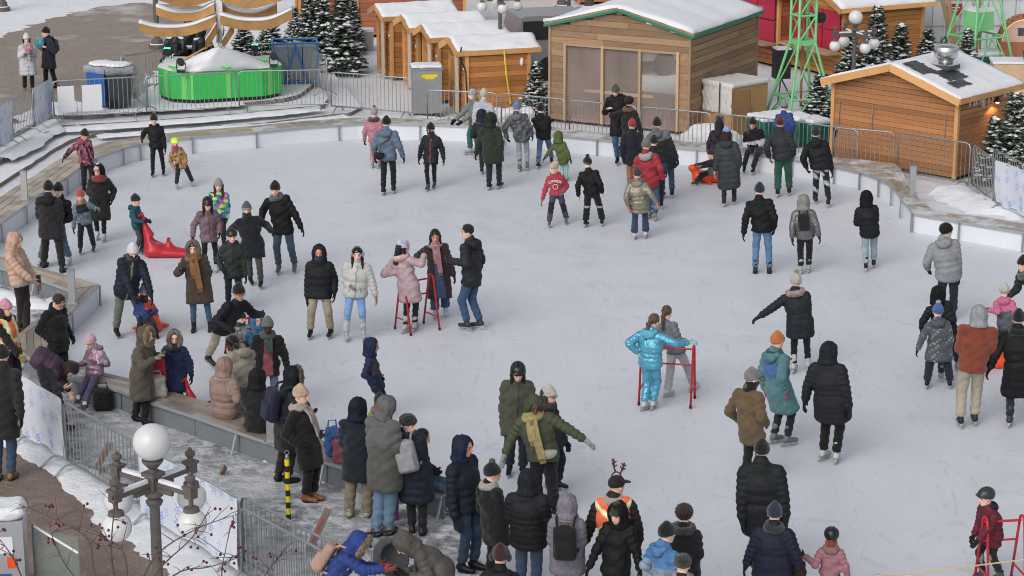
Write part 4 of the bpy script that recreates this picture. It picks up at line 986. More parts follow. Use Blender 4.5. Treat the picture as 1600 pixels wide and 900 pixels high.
p('child in teal jacket and black beanie pushing the red whale', (213, 304), (213, 398, 222, 396), 72, ('jacket', '1f5a66', .14), ('plain', '4a4b4e', 1.), ('beanie', '24262a'), ('skate', '5a5d60'), (226, 346, .1), (231, 345, .05), lean=.06, neck='1f5a66')
p('child in rainbow splashed jacket and grey beanie', (341, 280), (336, 388, 350, 386), 4, ('jacket', '2b9a9a', .14, 'spots', '2e3a8c', 30, .3, 'spots', 'c0489a', 34, .55, 'spots', 'c8d23a', 38, .6), ('plain', '24262c'), ('beanie', '8a8c90'), BS, None, (355, 340, .05), hair=('long', '3a2a20'))
p('person in mauve jacket with black helmet and long dark hair', (325, 310), (319, 428, 338, 424), 18, ('jacket', '7d626c', .2), ('legging', '17181b', .85), ('helmet', '1d1e22'), WS, (301, 370, .1), (343, 365, .15), gl='17181b', hair=('long', '1d1614'), lean=.12, nod=20)
p('person in navy jacket with striped grey hat and black scarf', (385, 317), (392, 444, 408, 451), 5, ('parka', '1d2029', .28), ('plain', '4c4a48', .95), ('beanie', '55585c', '83878a'), BS, (358, 362, .1), (424, 361, .05), scarf=('g', '17181b'))
p('tall person in black jacket and blue jeans with arms held out', (429, 285), (436, 427, 461, 425), -6, ('jacket', '17181b', .14), ('jean', '3d5266', .98), ('beanie', '141518'), ('skate', '5a5e62'), (408, 344, .05), (471, 356, .1), scarf=('s', '5b5d62'), nod=14)
p('person in brown coat with fur hood and long orange scarf', (301, 376), (303, 517, 329, 516), 4, ('parka', '4d4035', .36), ('tuck', '35587c', .85), None, ('boot', '26262a'), (284, 424, .15), (322, 446, .05), hood='4d4035', fur='6f604c', scarf=('t', '8d5a2c', .42), hair=('long', '2b1c16'))
p('person in dark green jacket and black helmet beside brown coat', (362, 358), (357, 482, 374, 484), 14, ('jacket', '333d38', .22), ('plain', '20242e', 1.), ('helmet', '1a1b1e'), BS, 'p', (384, 432, .05), neck='333d38')
p('person in navy puffer and white beanie bending over a child', (208, 383), (182, 526, 218, 505), 20, ('puffer', '1e2a3c', .12, 'zip', '9a8a3a'), ('plain', '6a7263', 1.02), ('beanie', 'c3c6ce'), BS, (208, 464, .2), (236, 462, .2), scarf=('g', '1a1b1f'), hip=(197, 452), H=1.82, lean=.2, nod=25, neck='57534a')
I19 = p('child in blue and red jacket with striped bobble hat on orange seal', (224, 447), (217, 524, 246, 527), 14, ('jacket', '33508a', .05, 'right', 'd43a2c'), ('plain', '20252f', 1.1), ('pom', '5f9aa6', 'b06aa6', 'd04a90'), ('boot', '1b1c1f'), (218, 497, .15), (240, 490, .15), hip=(226, 497), hipz=.34, H=1.12, lean=.0, nod=2, scarf=('g', '1b1c1f'))
p('person in black jacket and cream trousers pushing seated children', (374, 445), (326, 578, 372, 560), 42, ('jacket', '1c1e26', .1), ('plain', 'a59b84', 1.05), ('beanie', '141518'), ('skate', '2a2c30'), (354, 512, .25), (408, 492, .05), hip=(349, 508), H=1.82, lean=.35, nod=8, hyaw=36, skin='m', lift=(.1, 0), extra='glasses')
p('child in grey jacket and black hat with purple mittens', (377, 486), (372, 565, 385, 566), 22, ('jacket', '9a9da2', .05, 'low', '57606a', .25), ('plain', '2a2d33', 1.), ('beanie', '15161a', '2b2b30'), BS, (369, 519, .2), (391, 514, .2), gl='6a2f8a', hip=(378, 540), hipz=.34, H=1.12, furc='3a3d36', hyaw=50)
p('child in bright blue hooded jacket beside the purple mittens', (402, 489), (398, 575, 412, 573), 30, ('jacket', '2a83ae', .05), ('plain', '24405e', 1.), None, BS, 'f', 'f', hood='2a83ae', hip=(400, 540), hipz=.34, H=1.12)
p('smiling person in open black coat with pink top and green scarf', (418, 497), (409, 645, 430, 646), 8, ('coat', '1b1a1b', .2, 'open', '9e5058', .062), ('jean', '6c808e', .95), ('beanie', '63676a'), BS, None, None, skin='b', scarf=('t', '44524a', .18), wide=1.1)
# --- centre left
p('person in black hooded puffer and beige trousers facing the camera', (498, 383), (485, 528, 517, 527), 0, ('puffer', '1f2127', .16), ('plain', '9a8e76', 1.08), None, BS, (480, 468, .05), None, hood='26282f', scarf=('g', '232c58'), skin='m')
p('person in white puffer with ear muffs and blue and white leggings', (558, 387), (541, 532, 568, 529), 2, ('puffer', 'b4b4b0', .1), ('legging', '6f9acb', .92, 1., 'low', 'aeb6bd', .40), None, ('skate', 'a5adaf'), (547, 447, .12), (587, 463, .05), gl='97806c', hair=('long', '1a1515'), extra='muff', wide=1.04)
I105 = p('person in pale pink coat with fluffy lavender hat', (632, 375), (634, 521, 648, 518), 150, ('jacket', 'b0939a', .3), ('legging', '1a1b1f', .85), ('fluffy', 'c2c4dc'), ('skate', 'a4a6a6'), (622, 425, .05), (663, 398, -.05), gl='232326', hair=('long', '1b1618'), furc='d8aaa6', hyaw=110)
p('person in long maroon coat with pink fringed scarf', (680, 360), (680, 497, 696, 493), 4, ('coat', '3a2a2e', .5, 'open', '3b567a', .05), ('jean', '35557c', 1.2, 1.2), None, WS, (656, 400, .1), (709, 430, .05), scarf=('t', 'a8767c', .45), skin='m', hair=('long', '1c1514'))
p('person in dark grey jacket and jeans chatting, dark hair uncovered', (728, 352), (730, 517, 750, 515), -118, ('jacket', '2c2f33', .1), ('jean', '31537a', .98), None, ('skate', '3a3c40'), (706, 408, .1), None, hair=('short', '241a16'), neck='2c2f33', gl='232427', hyaw=-80, wide=1.08)
p('child in navy and brown hooded jacket walking right', (584, 528), (586, 655, 598, 657), 84, ('jacket', '222f52', .24, 'mid', '4d3b30', .3, .75), ('plain', '2a2026', 1.), None, BS, 'p', 'p', hood='222c4a', skin='m')
# --- centre back
p('child in pink snowsuit and bobble hat seen from behind', (585, 168), (582, 262, 591, 263), 165, ('jacket', 'b3717e', .14), ('plain', 'bd7c88', 1.1), ('pom', 'a08c92', 'a08c92', '9a4a60'), ('skate', '8f9396'), None, None, gl='222225', furc='4a3a30')
I95 = p('person in blue grey jacket and black beanie with cross body bag', (604, 182), (599, 305, 615, 302), 172, ('jacket', '5d7288', .1), ('plain', '191a1d', .95), ('beanie', '151619'), BS, None, None, neck='5d7288', wide=1.08)
p('person in dark jacket with sunglasses and red straps', (672, 193), (669, 298, 679, 294), -8, ('jacket', '262a32', .2, 'zip', '8a3a40'), ('plain', '151619', .85), ('beanie', '131417'), ('skate', '4c4f53'), None, None, scarf=('g', '24262a'), hyaw=-25, extra='sun', pack=('2a2d33', 'dark backpack on the person in sunglasses', .85))
p('person in grey green puffer and teal trousers leaning forward', (737, 139), (735, 242, 750, 245), -68, ('puffer', '737d7a', .1), ('plain', '2c6f68', 1.08), ('pom', '9a9ca0', '9a9ca0', '8a6a4a'), ('skate', '9fa3a6'), (709, 190, .0), (722, 190, .1), lean=.22)
p('person in white jacket and cream beanie beside the teal trousers', (757, 139), (752, 250, 762, 252), 160, ('jacket', 'a9abb0', .15), ('plain', 'a4a6ac', 1.), ('beanie', 'b5ab98'), WS, (742, 200, .05), None, gl='b5a8a4', mitt=True)
p('person in navy hooded coat behind the dark green coat', (753, 170), (753, 272, 762, 271), 170, ('jacket', '232b38', .22), ('plain', '242c3c', .95), None, BS, (751, 214, .0), None, hood='25303a', scarf=('s', 'a03038'))
p('person in dark green coat with fur collar and navy trousers', (766, 176), (764, 297, 780, 295), 168, ('parka', '2c3327', .26), ('plain', '222531', 1., 1., 'stripe', 'b8b4b4'), None, BS, None, None, hood='2c3327', fur='4a3628')
p('person in grey camouflage jacket with blue hat and pale jeans', (808, 159), (812, 268, 824, 266), 172, ('jacket', '6b6e70', .12, 'spots', '4a4d4f', 40, .1), ('jean', '9aa0a4', .92, 1., 'stripe', '3a2c34'), ('beanie', '4878b0', '5a88b8'), ('skate', '6a6c70'), (792, 214, .05), None, neck='6b6e70', wide=1.1)
p('person in black jacket and blue jeans next to the camouflage jacket', (845, 162), (841, 264, 862, 256), 170, ('jacket', '1b1b1e', .1), ('jean', '4c6f96', 1.05), ('beanie', '151518'), BS, (858, 192, -.1), 'f', wide=1.12)
p('child in olive green hooded jacket and mint trousers', (873, 204), (879, 285, 885, 284), 168, ('jacket', '5b6830', .26), ('plain', '86b5b2', .95), None, ('skate', '7fb3ae'), (851, 247, .05), (891, 249, .05), hood='5b6830')
I79 = p('child in red hooded sweater and cream beanie with purple trousers', (864, 254), (858, 355, 885, 350), -8, ('hoodie', 'b0283c', .05), ('plain', '4b3d63', 1.1, 1.15, 'knee', '26222e'), ('slouch', 'b3a48e'), ('skate', '6c6c74'), (846, 316, .05), (880, 300, .1), gl='8a7f6c', hyaw=-50, neck='b0283c')
p('child in black jacket and black snow trousers with striped hat', (917, 245), (915, 355, 941, 353), 168, ('jacket', '17181b', .02), ('plain', '151619', 1.15, 1.15, 'band', '9a9a98'), ('pom', '1c1d20', '6a6a6c', '1c1d20'), BS, (904, 306, .05), None, gl=None, hyaw=-150)
I86 = p('person in black jacket and olive beanie looking at a phone', (961, 134), (965, 257, 976, 255), -14, ('jacket', '191b1f', .26), ('jean', '35557a', .95), ('beanie', '4f5836'), BS, (951, 170, .2), (978, 190, .1), gl=None, nod=28, neck='191b1f')
p('person with curly brown hair beside the phone holder', (984, 152), (980, 262, 989, 261), 150, ('coat', '262021', .2), ('jean', '33475f', .9), None, BS, (962, 196, .1), None, hair=('curly', '33221b'), scarf=('s', '6a4a38'), gl='232326')
p('person in navy coat and red beanie with tan trousers', (988, 186), (983, 296, 996, 294), 172, ('coat', '1d222d', .26), ('plain', '8f6b3c', 1.), ('beanie', '9c2336', '9c2336'), GS, (973, 246, .05), None)
p('person in grey and black hooded coat carrying something dark', (1027, 184), (1035, 310, 1050, 309), 165, ('parka', '26282c', .24, 'yoke', '63676c', .72), ('jean', '3c4f70', .95), ('beanie', '17181b'), BS, None, (1057, 247, .05), neck='63676c', wide=1.1)
p('small dark hooded figure between the red jacket and grey coat', (1022, 212), (1018, 320, 1033, 326), 172, ('jacket', '24252c', .15, 'low', '38476a', .35), ('plain', '191a1d', .9), ('beanie', '1b1b1f'), BS, None, None)
p('person in red jacket and jeans with grey hat seen from behind', (1010, 217), (1014, 342, 1023, 345), 170, ('jacket', 'a3212f', .14), ('jean', '3c5a80', 1.), ('beanie', '6a6a6c'), ('skate', '7d7f82'), None, None, neck='9a979a', wide=1.05)
p('child in quilted gold coat and flared jeans with pink mittens', (996, 262), (991, 374, 1009, 372), 172, ('shiny', '8e8574', .22), ('jean', '2c4266', 1.0, 1.5), ('beanie', '3a3c3c'), WS, (982, 323, .05), (1026, 318, .05), gl='a8727c', mitt=True, furc='6d5c48', neck='8e8574')
p('person in purple and black coat with bobble hat at the back bench', (1125, 184), (1117, 284, 1128, 285), 160, ('coat', '3a2640', .3, 'spots', '1f1a24', 34, .1), ('plain', '1d1d22'), ('stripe', '191a1d', '191a1d', '5d4636'), BS, None, None, hair=('long', '2a1a18'))
p('person in long dark grey puffer and light blue hat', (1136, 199), (1131, 323, 1147, 319), 170, ('puffer', '3a4144', .5), ('plain', '26282c', .85), ('slouch', '7f95c6'), BS, (1117, 268, .05), None, hair=('long', '2a1a18'), neck='3a4144', gl='8c8c90')
p('child in grey jacket sitting on the orange seal at the back', (1110, 233), (1086, 291, 1092, 287), -78, ('jacket', '6a6a6e', .05, 'yoke', '2c2d33', .5), ('plain', '1f2025', 1.), ('beanie', '2f3238'), ('skate', '4d4d50'), (1090, 257, .1), (1094, 262, .2), hip=(1112, 268), hipz=.34, H=1.08, gl='7c4a50')
p('laughing person in black and white jacket seated on the bench', (1176, 185), (1162, 270, 1176, 273), -14, ('jacket', 'b6b4bc', .05, 'yoke', '17181c', .45), ('plain', '20252e', .98), ('beanie', '15161a'), BS, (1170, 229, .2), (1183, 228, .2), hip=(1182, 230), hipz=.56, H=1.72, skin='m', scarf=('s', '131417'))
p('person in bright blue jacket and patterned hat behind the bench', (1226, 158), (1223, 252, 1234, 251), 165, ('jacket', '26478a', .2), ('plain', '22242a'), ('beanie', '7a8090', '2a2f40'), ('boot', '1b1c1f'), None, None, z0=.12, hair=('short', '2a1d16'))
p('person in charcoal puffer and burgundy beanie with green trousers', (1219, 183), (1215, 308, 1233, 305), 172, ('puffer', '33353b', .06), ('plain', '1f5a45', 1.18), ('beanie', '571a26'), BS, (1202, 246, .05), None, gl='8d8a84', wide=1.08)
p('person in black vest jacket and snowy trousers from behind', (1275, 199), (1274, 318, 1294, 324), 174, ('puffer', '1f2226', .05, 'arms', '17181b'), ('plain', '1b1d22', 1., 1., 'snow', 'a4a6aa', .55), ('beanie', '29231f'), BS, (1260, 262, .05), (1300, 268, .05), wide=1.1, neck='1f2226')
# --- right middle
p('person in black jacket, navy beanie and blue jeans from behind', (1187, 286), (1180, 427, 1202, 427), 174, ('jacket', '18191c', .08), ('jean', '507ba3', .95), ('beanie', '1e2740'), ('boot', '222326'), (1162, 364, .05), None, wide=1.05)
p('person in silver puffer with black backpack and black trousers', (1256, 303), (1251, 428, 1263, 426), 172, ('shiny', '6f6e70', .08), ('plain', '18191c', 1.), None, ('skate', '9a9ca0'), (1238, 373, .05), (1280, 370, .05), hood='85837f', pack=('1c1d21', 'small black backpack on the silver puffer jacket', .8))
p('person in black hooded puffer and pale blue jeans hunched over', (1354, 297), (1353, 424, 1365, 418), 176, ('puffer', '191b21', .14), ('jean', '8b9dab', 1.05), None, BS, 'f', 'f', hood='17181d', lean=.05)
p('person in light grey puffer with curly dark hair uncovered', (1481, 351), (1470, 503, 1489, 500), 172, ('puffer', '878a90', .12), ('jean', '232d3c', 1.08), None, BS, 'p', (1499, 440, .0), neck='878a90', hair=('curly', '171516'), hyaw=110, wide=1.12)
p('child in black hooded jacket with red cuffs', (1466, 446), (1470, 596, 1496, 578), 172, ('jacket', '1f2127', .3, 'cuff', 'a32c48'), ('plain', '222c4a', 1.05), None, ('skate', '8d8678'), (1440, 516, .05), None, hood='191a1e')
p('child in grey snow coat with blue bobble hat', (1466, 474), (1448, 607, 1484, 607), 174, ('parka', '535b62', .3, 'spots', '8d959a', 60, .95), ('plain', '222834', 1.25), ('pom', '3c5aa0', '3c5aa0', '9ab0c8'), BS, (1434, 546, .05), None, neck='535b62')
p('person in rust brown fleece with grey hood and beige cargo trousers', (1530, 476), (1500, 668, 1522, 664), 174, ('hoodie', '86391f', .04), ('plain', 'a39a86', 1.08), None, ('skate', '2a2c32'), 'f', 'f', hood='8f9196', wide=1.12)
p('person in long black coat reaching left at the right edge', (1592, 484), (1577, 667, 1606, 662), 172, ('puffer', '17181b', .42), ('jean', '20273c', .9), ('beanie', '15161a'), ('skate', '3a3d42'), (1545, 577, .05), None, scarf=('s', '141518'), wide=1.08)
p('child in pink and grey jacket standing by the red seal', (1570, 443), (1562, 560, 1578, 560), 168, ('jacket', '5a636c', .2, 'yoke', 'c46088', .55, 'arms', 'c46088'), ('plain', '2c3038', 1.05), ('beanie', 'a9b0a6', 'b08a90'), BS, (1545, 484, .05), None, neck='c46088', gl='1c1c20')
p('person in dark coat and black beanie leaning in from the right edge', (1598, 401), (1622, 520, 1650, 516), -60, ('jacket', '333a38', .2), ('plain', '1d1f24'), ('beanie', '141518'), BS, (1577, 462, .1), None, hip=(1632, 462), H=1.75, lean=.3, hyaw=-40, scarf=('s', '5d615c'))
p('person in dark teal coat with cream hat holding an arm out', (1244, 427), (1240, 583, 1262, 578), 172, ('puffer', '22292f', .26), ('legging', '131417', .85), ('pom', 'a9a49a', 'b49a92', '9a9360'), ('skate', 'a9abae'), (1186, 495, .0), (1257, 505, -.1), furc='a4887e')
p('person in orange beanie and teal and blue coat', (1217, 519), (1209, 694, 1230, 698), 128, ('parka', '4c7f84', .34, 'mid', '36659a', .42, .8), ('legging', '24272d', .9), ('beanie', 'bb6a1e'), ('skate', '6e7278'), None, (1228, 612, .1), scarf=('t', '33383a', .2), neck='4a7d86', gl='b03f86')
p('person in black hooded puffer and white skates at right', (1297, 533), (1286, 720, 1306, 724), 152, ('puffer', '23262d', .28), ('plain', '141518', 1.0), None, ('skate', 'b4b6b8'), None, (1327, 640, .05), hood='23262d', wide=1.1, skin='m')
p('person in tan brown jacket and grey beanie wearing glasses', (1178, 576), (1164, 757, 1182, 759), 140, ('coat', '6a5537', .22), ('plain', '1c1e25', 1.), ('beanie', '75777b'), BS, 'p', 'p', scarf=('g', '141518'), hyaw=110, extra='glasses')
# --- the pair with the red frame
I77 = p('person with long hair in shiny light blue snowsuit', (1025, 491), (1007, 642, 1020, 640), 150, ('shiny', '4aa6c4', .06), ('shiny', '48a4c2', 1.12), None, ('skate', 'b4b9ba'), (998, 552, .1), (1077, 535, .0), gl='86c2b8', hair=('pony', '6a4a36'), neck='4aa6c4', hyaw=140, tilt=8)
p('person in grey jacket and white trousers with tied back hair', (1043, 478), (1043, 621, 1083, 612), 140, ('jacket', '6f7679', .04), ('plain', 'a4a4aa', 1.1, 1.15), None, ('skate', 'b4b6b8'), (1030, 540, -.05), (1070, 533, -.1), gl=None, hair=('pony', '5f452f'), hyaw=150)
# --- lower centre
p('person in olive coat and black helmet with long brown hair', (810, 570), (796, 742, 817, 745), 6, ('parka', '4f5244', .26), ('plain', '1e2133', 1.15), ('helmet', '1c1e22'), BS, (786, 674, .05), (838, 668, .0), hair=('long', '2b1c17'), nod=22, lean=.1)
I45 = p('person in olive puffer with yellow scarf and arms spread wide', (836, 622), (842, 800, 866, 802), -10, ('puffer', '4f5640', .1), ('plain', '15161a', 1.25), None, BS, (788, 712, .1), (918, 690, .15), gl='8f9294', mitt=True, hood='4c543e', scarf=('t', 'a08f55', .42), skin='d', hyaw=10, nod=22, wide=1.12, lean=.12)
p('person in cream beanie and glasses behind the yellow scarf', (860, 604), (858, 765, 872, 766), 60, ('jacket', '2a2c3a', .2), ('plain', '1d1f2a'), ('beanie', 'b1ada4'), BS, None, (889, 703, .05), hair=('long', '4a3226'), gl='1d2440', furc='3a322c', extra='glasses')
p('child in maroon coat and dark helmet leaning on red frame', (1539, 763), (1534, 905, 1562, 908), -72, ('puffer', '6b1d30', .2), ('plain', '1f2228', 1.05, 1., 'snow', '8f9499', 1.3), ('helmet', '30383a'), ('skate', '4f5358'), (1521, 838, .15), (1527, 846, .3), lean=.12, neck='222a44', wide=1.3)
p('person in black puffer and black beanie seen from behind at right', (1191, 687), (1181, 908, 1201, 906), 170, ('puffer', '202528', .3), ('plain', '2c2e33', .98), ('beanie', '141518'), BS, (1160, 815, .1), (1228, 812, .1), wide=1.15)
p('person in navy puffer with knitted hat at the bottom edge', (1211, 785), None, 172, ('puffer', '1c2138', .3), ('plain', '1b1d22'), ('beanie', '262c44'), BS, None, None, H=1.66, scarf=('s', '2c302e'), wide=1.08)
p('child in pink jacket and black helmet reaching left', (1300, 823), None, 170, ('jacket', 'a36a74', .16), ('plain', '2a2c33'), ('helmet', '191b1e'), BS, (1256, 868, .1), None, H=1.2, gl='1c1c20', neck='8d6468', scarf=('g', '8a3a24'))
# --- outside the bench, lower left
I8 = p('person in peach hooded puffer holding a phone', (27, 364), (33, 519, 42, 522), 72, ('puffer', 'c29c86', .06, 'low', 'aaa39e', -.05), ('plain', '2c221f', .95), None, ('boot', '1f1c1b'), (50, 438, .1), (56, 440, .0), z0=.05, hood='bd9680', gl='8f7468', nod=14)
p('person in pink beanie and orange high visibility vest at left edge', (10, 469), None, 62, ('coat', '22242a', .1), ('plain', '1c1d22'), ('beanie', 'c98a9a', 'c98a9a'), ('boot', '1b1c1f'), (33, 560, .1), None, H=1.68, z0=.05, vest=1, gl='a08a30', hair=('long', '3a2620'))
p('person in black coat and glasses looking down behind purple jacket', (96, 464), (85, 610, 99, 612), 55, ('coat', '16171a', .2), ('plain', '17181b'), None, ('boot', '1b1c1f'), 'p', 'p', H=1.72, z0=.05, hair=('short', '3c2a20'), nod=35, extra='glasses')
p('person in purple puffer bending to tie a skate', (122, 572), (78, 668, 102, 672), 78, ('puffer', '51394f', .02), ('plain', '201d22', 1.0), ('beanie', '2e1a2e'), ('boot', '1d1c1f'), (100, 606, .15), (108, 612, .0), z0=.05, hip=(64, 560), H=1.62, lean=.1, nod=62, wide=1.3, gl=None, hair=('long', '33221e'))
p('child in pink beanie and silver pink jacket seated on the bench', (137, 525), (120, 642, 131, 652), -38, ('shiny', '9a6f8c', .05, 'spots', '96989c', 28, .2), ('plain', '4e4666', 1.0), ('beanie', 'c09aa4'), ('skate', 'c4c4c6'), (124, 570, .15), (150, 566, .1), z0=.05, hip=(148, 582), hipz=.55, H=1.32, neck='8a8b90', gl='a8507c', nod=25)
p('person in long olive hooded coat with fur trim at the bench', (230, 511), (212, 657, 227, 664), 66, ('parka', '5d5549', .46), ('plain', '1c1b1c', 1.1), None, ('boot', '1e1d1e'), (243, 560, .1), (250, 555, .0), z0=.05, hood='5d5549', fur='8d7350', gl='8a7a6c', wide=1.12)
p('person in royal blue parka with grey fur hood', (272, 516), (266, 645, 284, 646), -10, ('parka', '1f2b58', .42), ('plain', '1f2744'), None, BS, (258, 556, .15), (299, 588, .05), hood='1f2b58', fur='85776a', scarf=('s', '2e322f'), hyaw=10, wide=1.06)
p('person in dark coat and jeans cut off by the left edge', (4, 540), (-4, 752, 18, 750), 172, ('parka', '2a2b2a', .24), ('jean', '36536c', 1.05), ('beanie', '1b1b1d'), ('boot', '8a6232'), None, (33, 655, .05), z0=.05, H=1.82, wide=1.1)
p('person in cream hooded coat with headphones seated on the bench', (356, 530), (345, 640, 362, 641), -140, ('parka', '8f897c', .12), ('jean', '2c3850'), None, BS, 'f', 'f', z0=0, hip=(378, 625), hipz=.55, H=1.75, lean=.12, hyaw=-60, nod=38, neck='8f897c', skin='d', hair=('short', '15110f'), extra='phones')
p('person in beige hooded puffer seated on the bench from behind', (352, 557), (372, 645, 394, 640), 158, ('puffer', '94796d', .05), ('plain', '5a6150', 1.1), None, BS, 'f', (372, 615, -.1), hip=(352, 640), hipz=.55, H=1.68, hood='94796d', scarf=('s', 'a59c90'), z0=0)
p('person in black hooded coat seated beside the beige puffer', (403, 574), (420, 672, 440, 668), 165, ('parka', '1d1d20', .05), ('plain', '1b1b1f'), None, BS, 'f', 'f', hip=(403, 660), hipz=.55, H=1.72, hood='202023', wide=1.08)
p('person in navy fur hooded coat carrying a navy backpack', (462, 572), (436, 752, 450, 755), 118, ('parka', '1b1d25', .4), ('plain', '2a2422', 1.0), None, ('boot', '2a2422'), 'p', 'f', z0=.05, hood='1c1f28', fur='5a4a3c', pack=('1c2340', 'navy blue backpack beside the beige hat', 1.05))
p('person in beige knit hat and white scarf with tan boots', (472, 603), (478, 784, 490, 780), 66, ('coat', '1b1b1d', .38), ('plain', '1b1a1b', 1.05), ('beanie', 'b79c82', 'b79c82'), ('boot', '8f5c34'), 'p', 'f', z0=.05, scarf=('t', 'a4948e', .4), hair=('short', '241a16'))
p('person in long navy hooded coat and khaki trousers from behind', (560, 620), (546, 807, 574, 808), 168, ('coat', '1b2230', .36), ('plain', '7f7460', 1.2), None, ('shoe', 'a49c8c'), 'f', 'f', z0=.05, hood='1b2230', wide=1.05)
p('small child in fur hat half hidden between the coats', (594, 614), (590, 720, 600, 722), 160, ('jacket', '8a9a36', .1), ('plain', '24262c'), ('beanie', '26272a', '3b3a36'), BS, None, None, H=1.25, furc='7d7458', scarf=('s', 'a83040'))
p('person in grey green hooded coat, jeans and brown shoes', (612, 619), (588, 838, 606, 836), 138, ('parka', '55574f', .3, 'yoke', '5f6160', .45), ('jean', '5f7f9c', 1.05), None, ('shoe', '5a3c28'), 'f', 'f', z0=.05, hood='626365', lean=.12, wide=1.08, hyaw=110, nod=18)
I41 = p('person in long navy coat and black fur hat with grey backpack', (640, 648), (644, 832, 660, 836), 172, ('puffer', '1f2838', .42), ('plain', '191a1d', 1.0), ('fluffy', '141416'), ('boot', '2a2628'), 'p', 'f', z0=.05, neck='1f2838', hyaw=62, furc='1c1c20', pack=('8b8d90', 'light grey backpack on the long navy coat', 1.0), wide=1.15)
p('child with brown hair in jeans seated on the bench end', (664, 672), (690, 802, 697, 800), 72, ('jacket', '1e2530', .05), ('jean', '4a6a86', 1.0), None, ('shoe', '7f8488'), 'f', 'f', z0=.05, hip=(662, 748), hipz=.55, H=1.5, hair=('short', '2c1d17'), hyaw=80, nod=15)
p('bearded person in navy hooded puffer and jeans looking right', (728, 682), (722, 893, 741, 888), 52, ('puffer', '1c2130', .12), ('jean', '27405c', 1.0), None, ('boot', '1c1c1f'), (712, 815, .1), 'p', z0=.05, hood='1d2740', skin='m', hyaw=62, wide=1.08)
p('person in black coat with bobble hat and pale grey scarf', (772, 724), None, 132, ('coat', '17181b', .34), ('plain', '17181b'), ('pom', '18191c', '18191c', '5a4a36'), ('boot', '1b1b1d'), 'f', 'f', H=1.64, z0=.05, scarf=('s', '9a9894'), hyaw=100)
p('person in black hooded puffer and jeans from behind', (826, 732), None, 170, ('puffer', '1b1c21', .22, 'yoke', '20242e', .72), ('jean', '344a66', 1.1), None, BS, 'f', 'f', H=1.76, hood='23262e', wide=1.2)
p('person in lavender hooded puffer with cream scarf', (887, 770), None, 172, ('puffer', '78737f', .32), ('plain', '24252a'), None, BS, 'f', 'f', H=1.64, hood='7b7685', scarf=('s', '9d978c'), pack=('1a1b1f', 'black backpack on the lavender puffer', 1.05))
I50 = p('person in reindeer antlers and orange high visibility vest', (966, 742), None, 170, ('puffer', '332a26', .12), ('plain', '1c1d22'), ('cap', '24221f'), BS, None, None, H=1.78, vest=1, scarf=('s', '9c9788'), hyaw=130, extra='antlers', wide=1.15)
p('child in black hooded jacket and olive beanie looking down', (962, 789), None, -24, ('jacket', '17181b', .2), ('plain', '17181b'), ('beanie', '34382a'), BS, (916, 896, .2), None, H=1.55, hood='18191c', nod=16, hyaw=-30)
I52 = p('person in blue and pale grey jacket with black beanie', (1045, 817), None, 118, ('jacket', '3f77ad', .15, 'low', '8296ac', .62, 'right', '3f77ad'), ('plain', '1f2128'), ('beanie', '17181b'), BS, 'p', 'f', H=1.62, neck='3f77ad', lean=.1, wide=1.35)
p('person in black coat with curly auburn hair and black hat', (1070, 787), None, 165, ('coat', '16171a', .3), ('plain', '17181b'), ('fluffy', '151518'), BS, 'f', 'f', H=1.64, hair=('curly', '3c2118'), furc='17171a')
p('person in dark fur hat and pink scarf at the bottom edge', (1068, 865), None, 160, ('coat', '2a2628', .3), ('plain', '17181b'), ('fluffy', '1f1d1c'), BS, None, None, H=1.6, scarf=('s', 'a87f92'), furc='6f6a5c')
p('person with headphones and maroon beanie at the bottom edge', (782, 851), None, 175, ('puffer', '1a1b1d', .3), ('plain', '17181b'), ('beanie', '3a1a22'), ('boot', '1b1b1d'), None, None, H=1.68, z0=.05, neck='232325', extra='phones')
p('person in royal blue jacket bending over the stroller', (574, 838), (520, 958, 545, 962), 74, ('jacket', '22408c', .2), ('plain', '1c1d22'), None, ('boot', '1b1b1d'), (600, 890, .1), (592, 885, 0), z0=.05, hip=(520, 905), H=1.66, lean=.05, nod=40, hood='22408c', fur='8a7550', gl='a33a24', pack=('b08a78', 'peach pink backpack on the royal blue jacket', .95), hair=('long', '3c2620'))
p('person in taupe puffer bending left over the stroller', (614, 842), (680, 965, 705, 962), -76, ('puffer', '5d5652', .2), ('plain', '1c1d22'), None, ('boot', '1b1b1d'), (630, 895, .1), (640, 900, 0), z0=.05, hip=(690, 890), H=1.72, lean=.1, nod=55, hood='5d5652', wide=1.1)
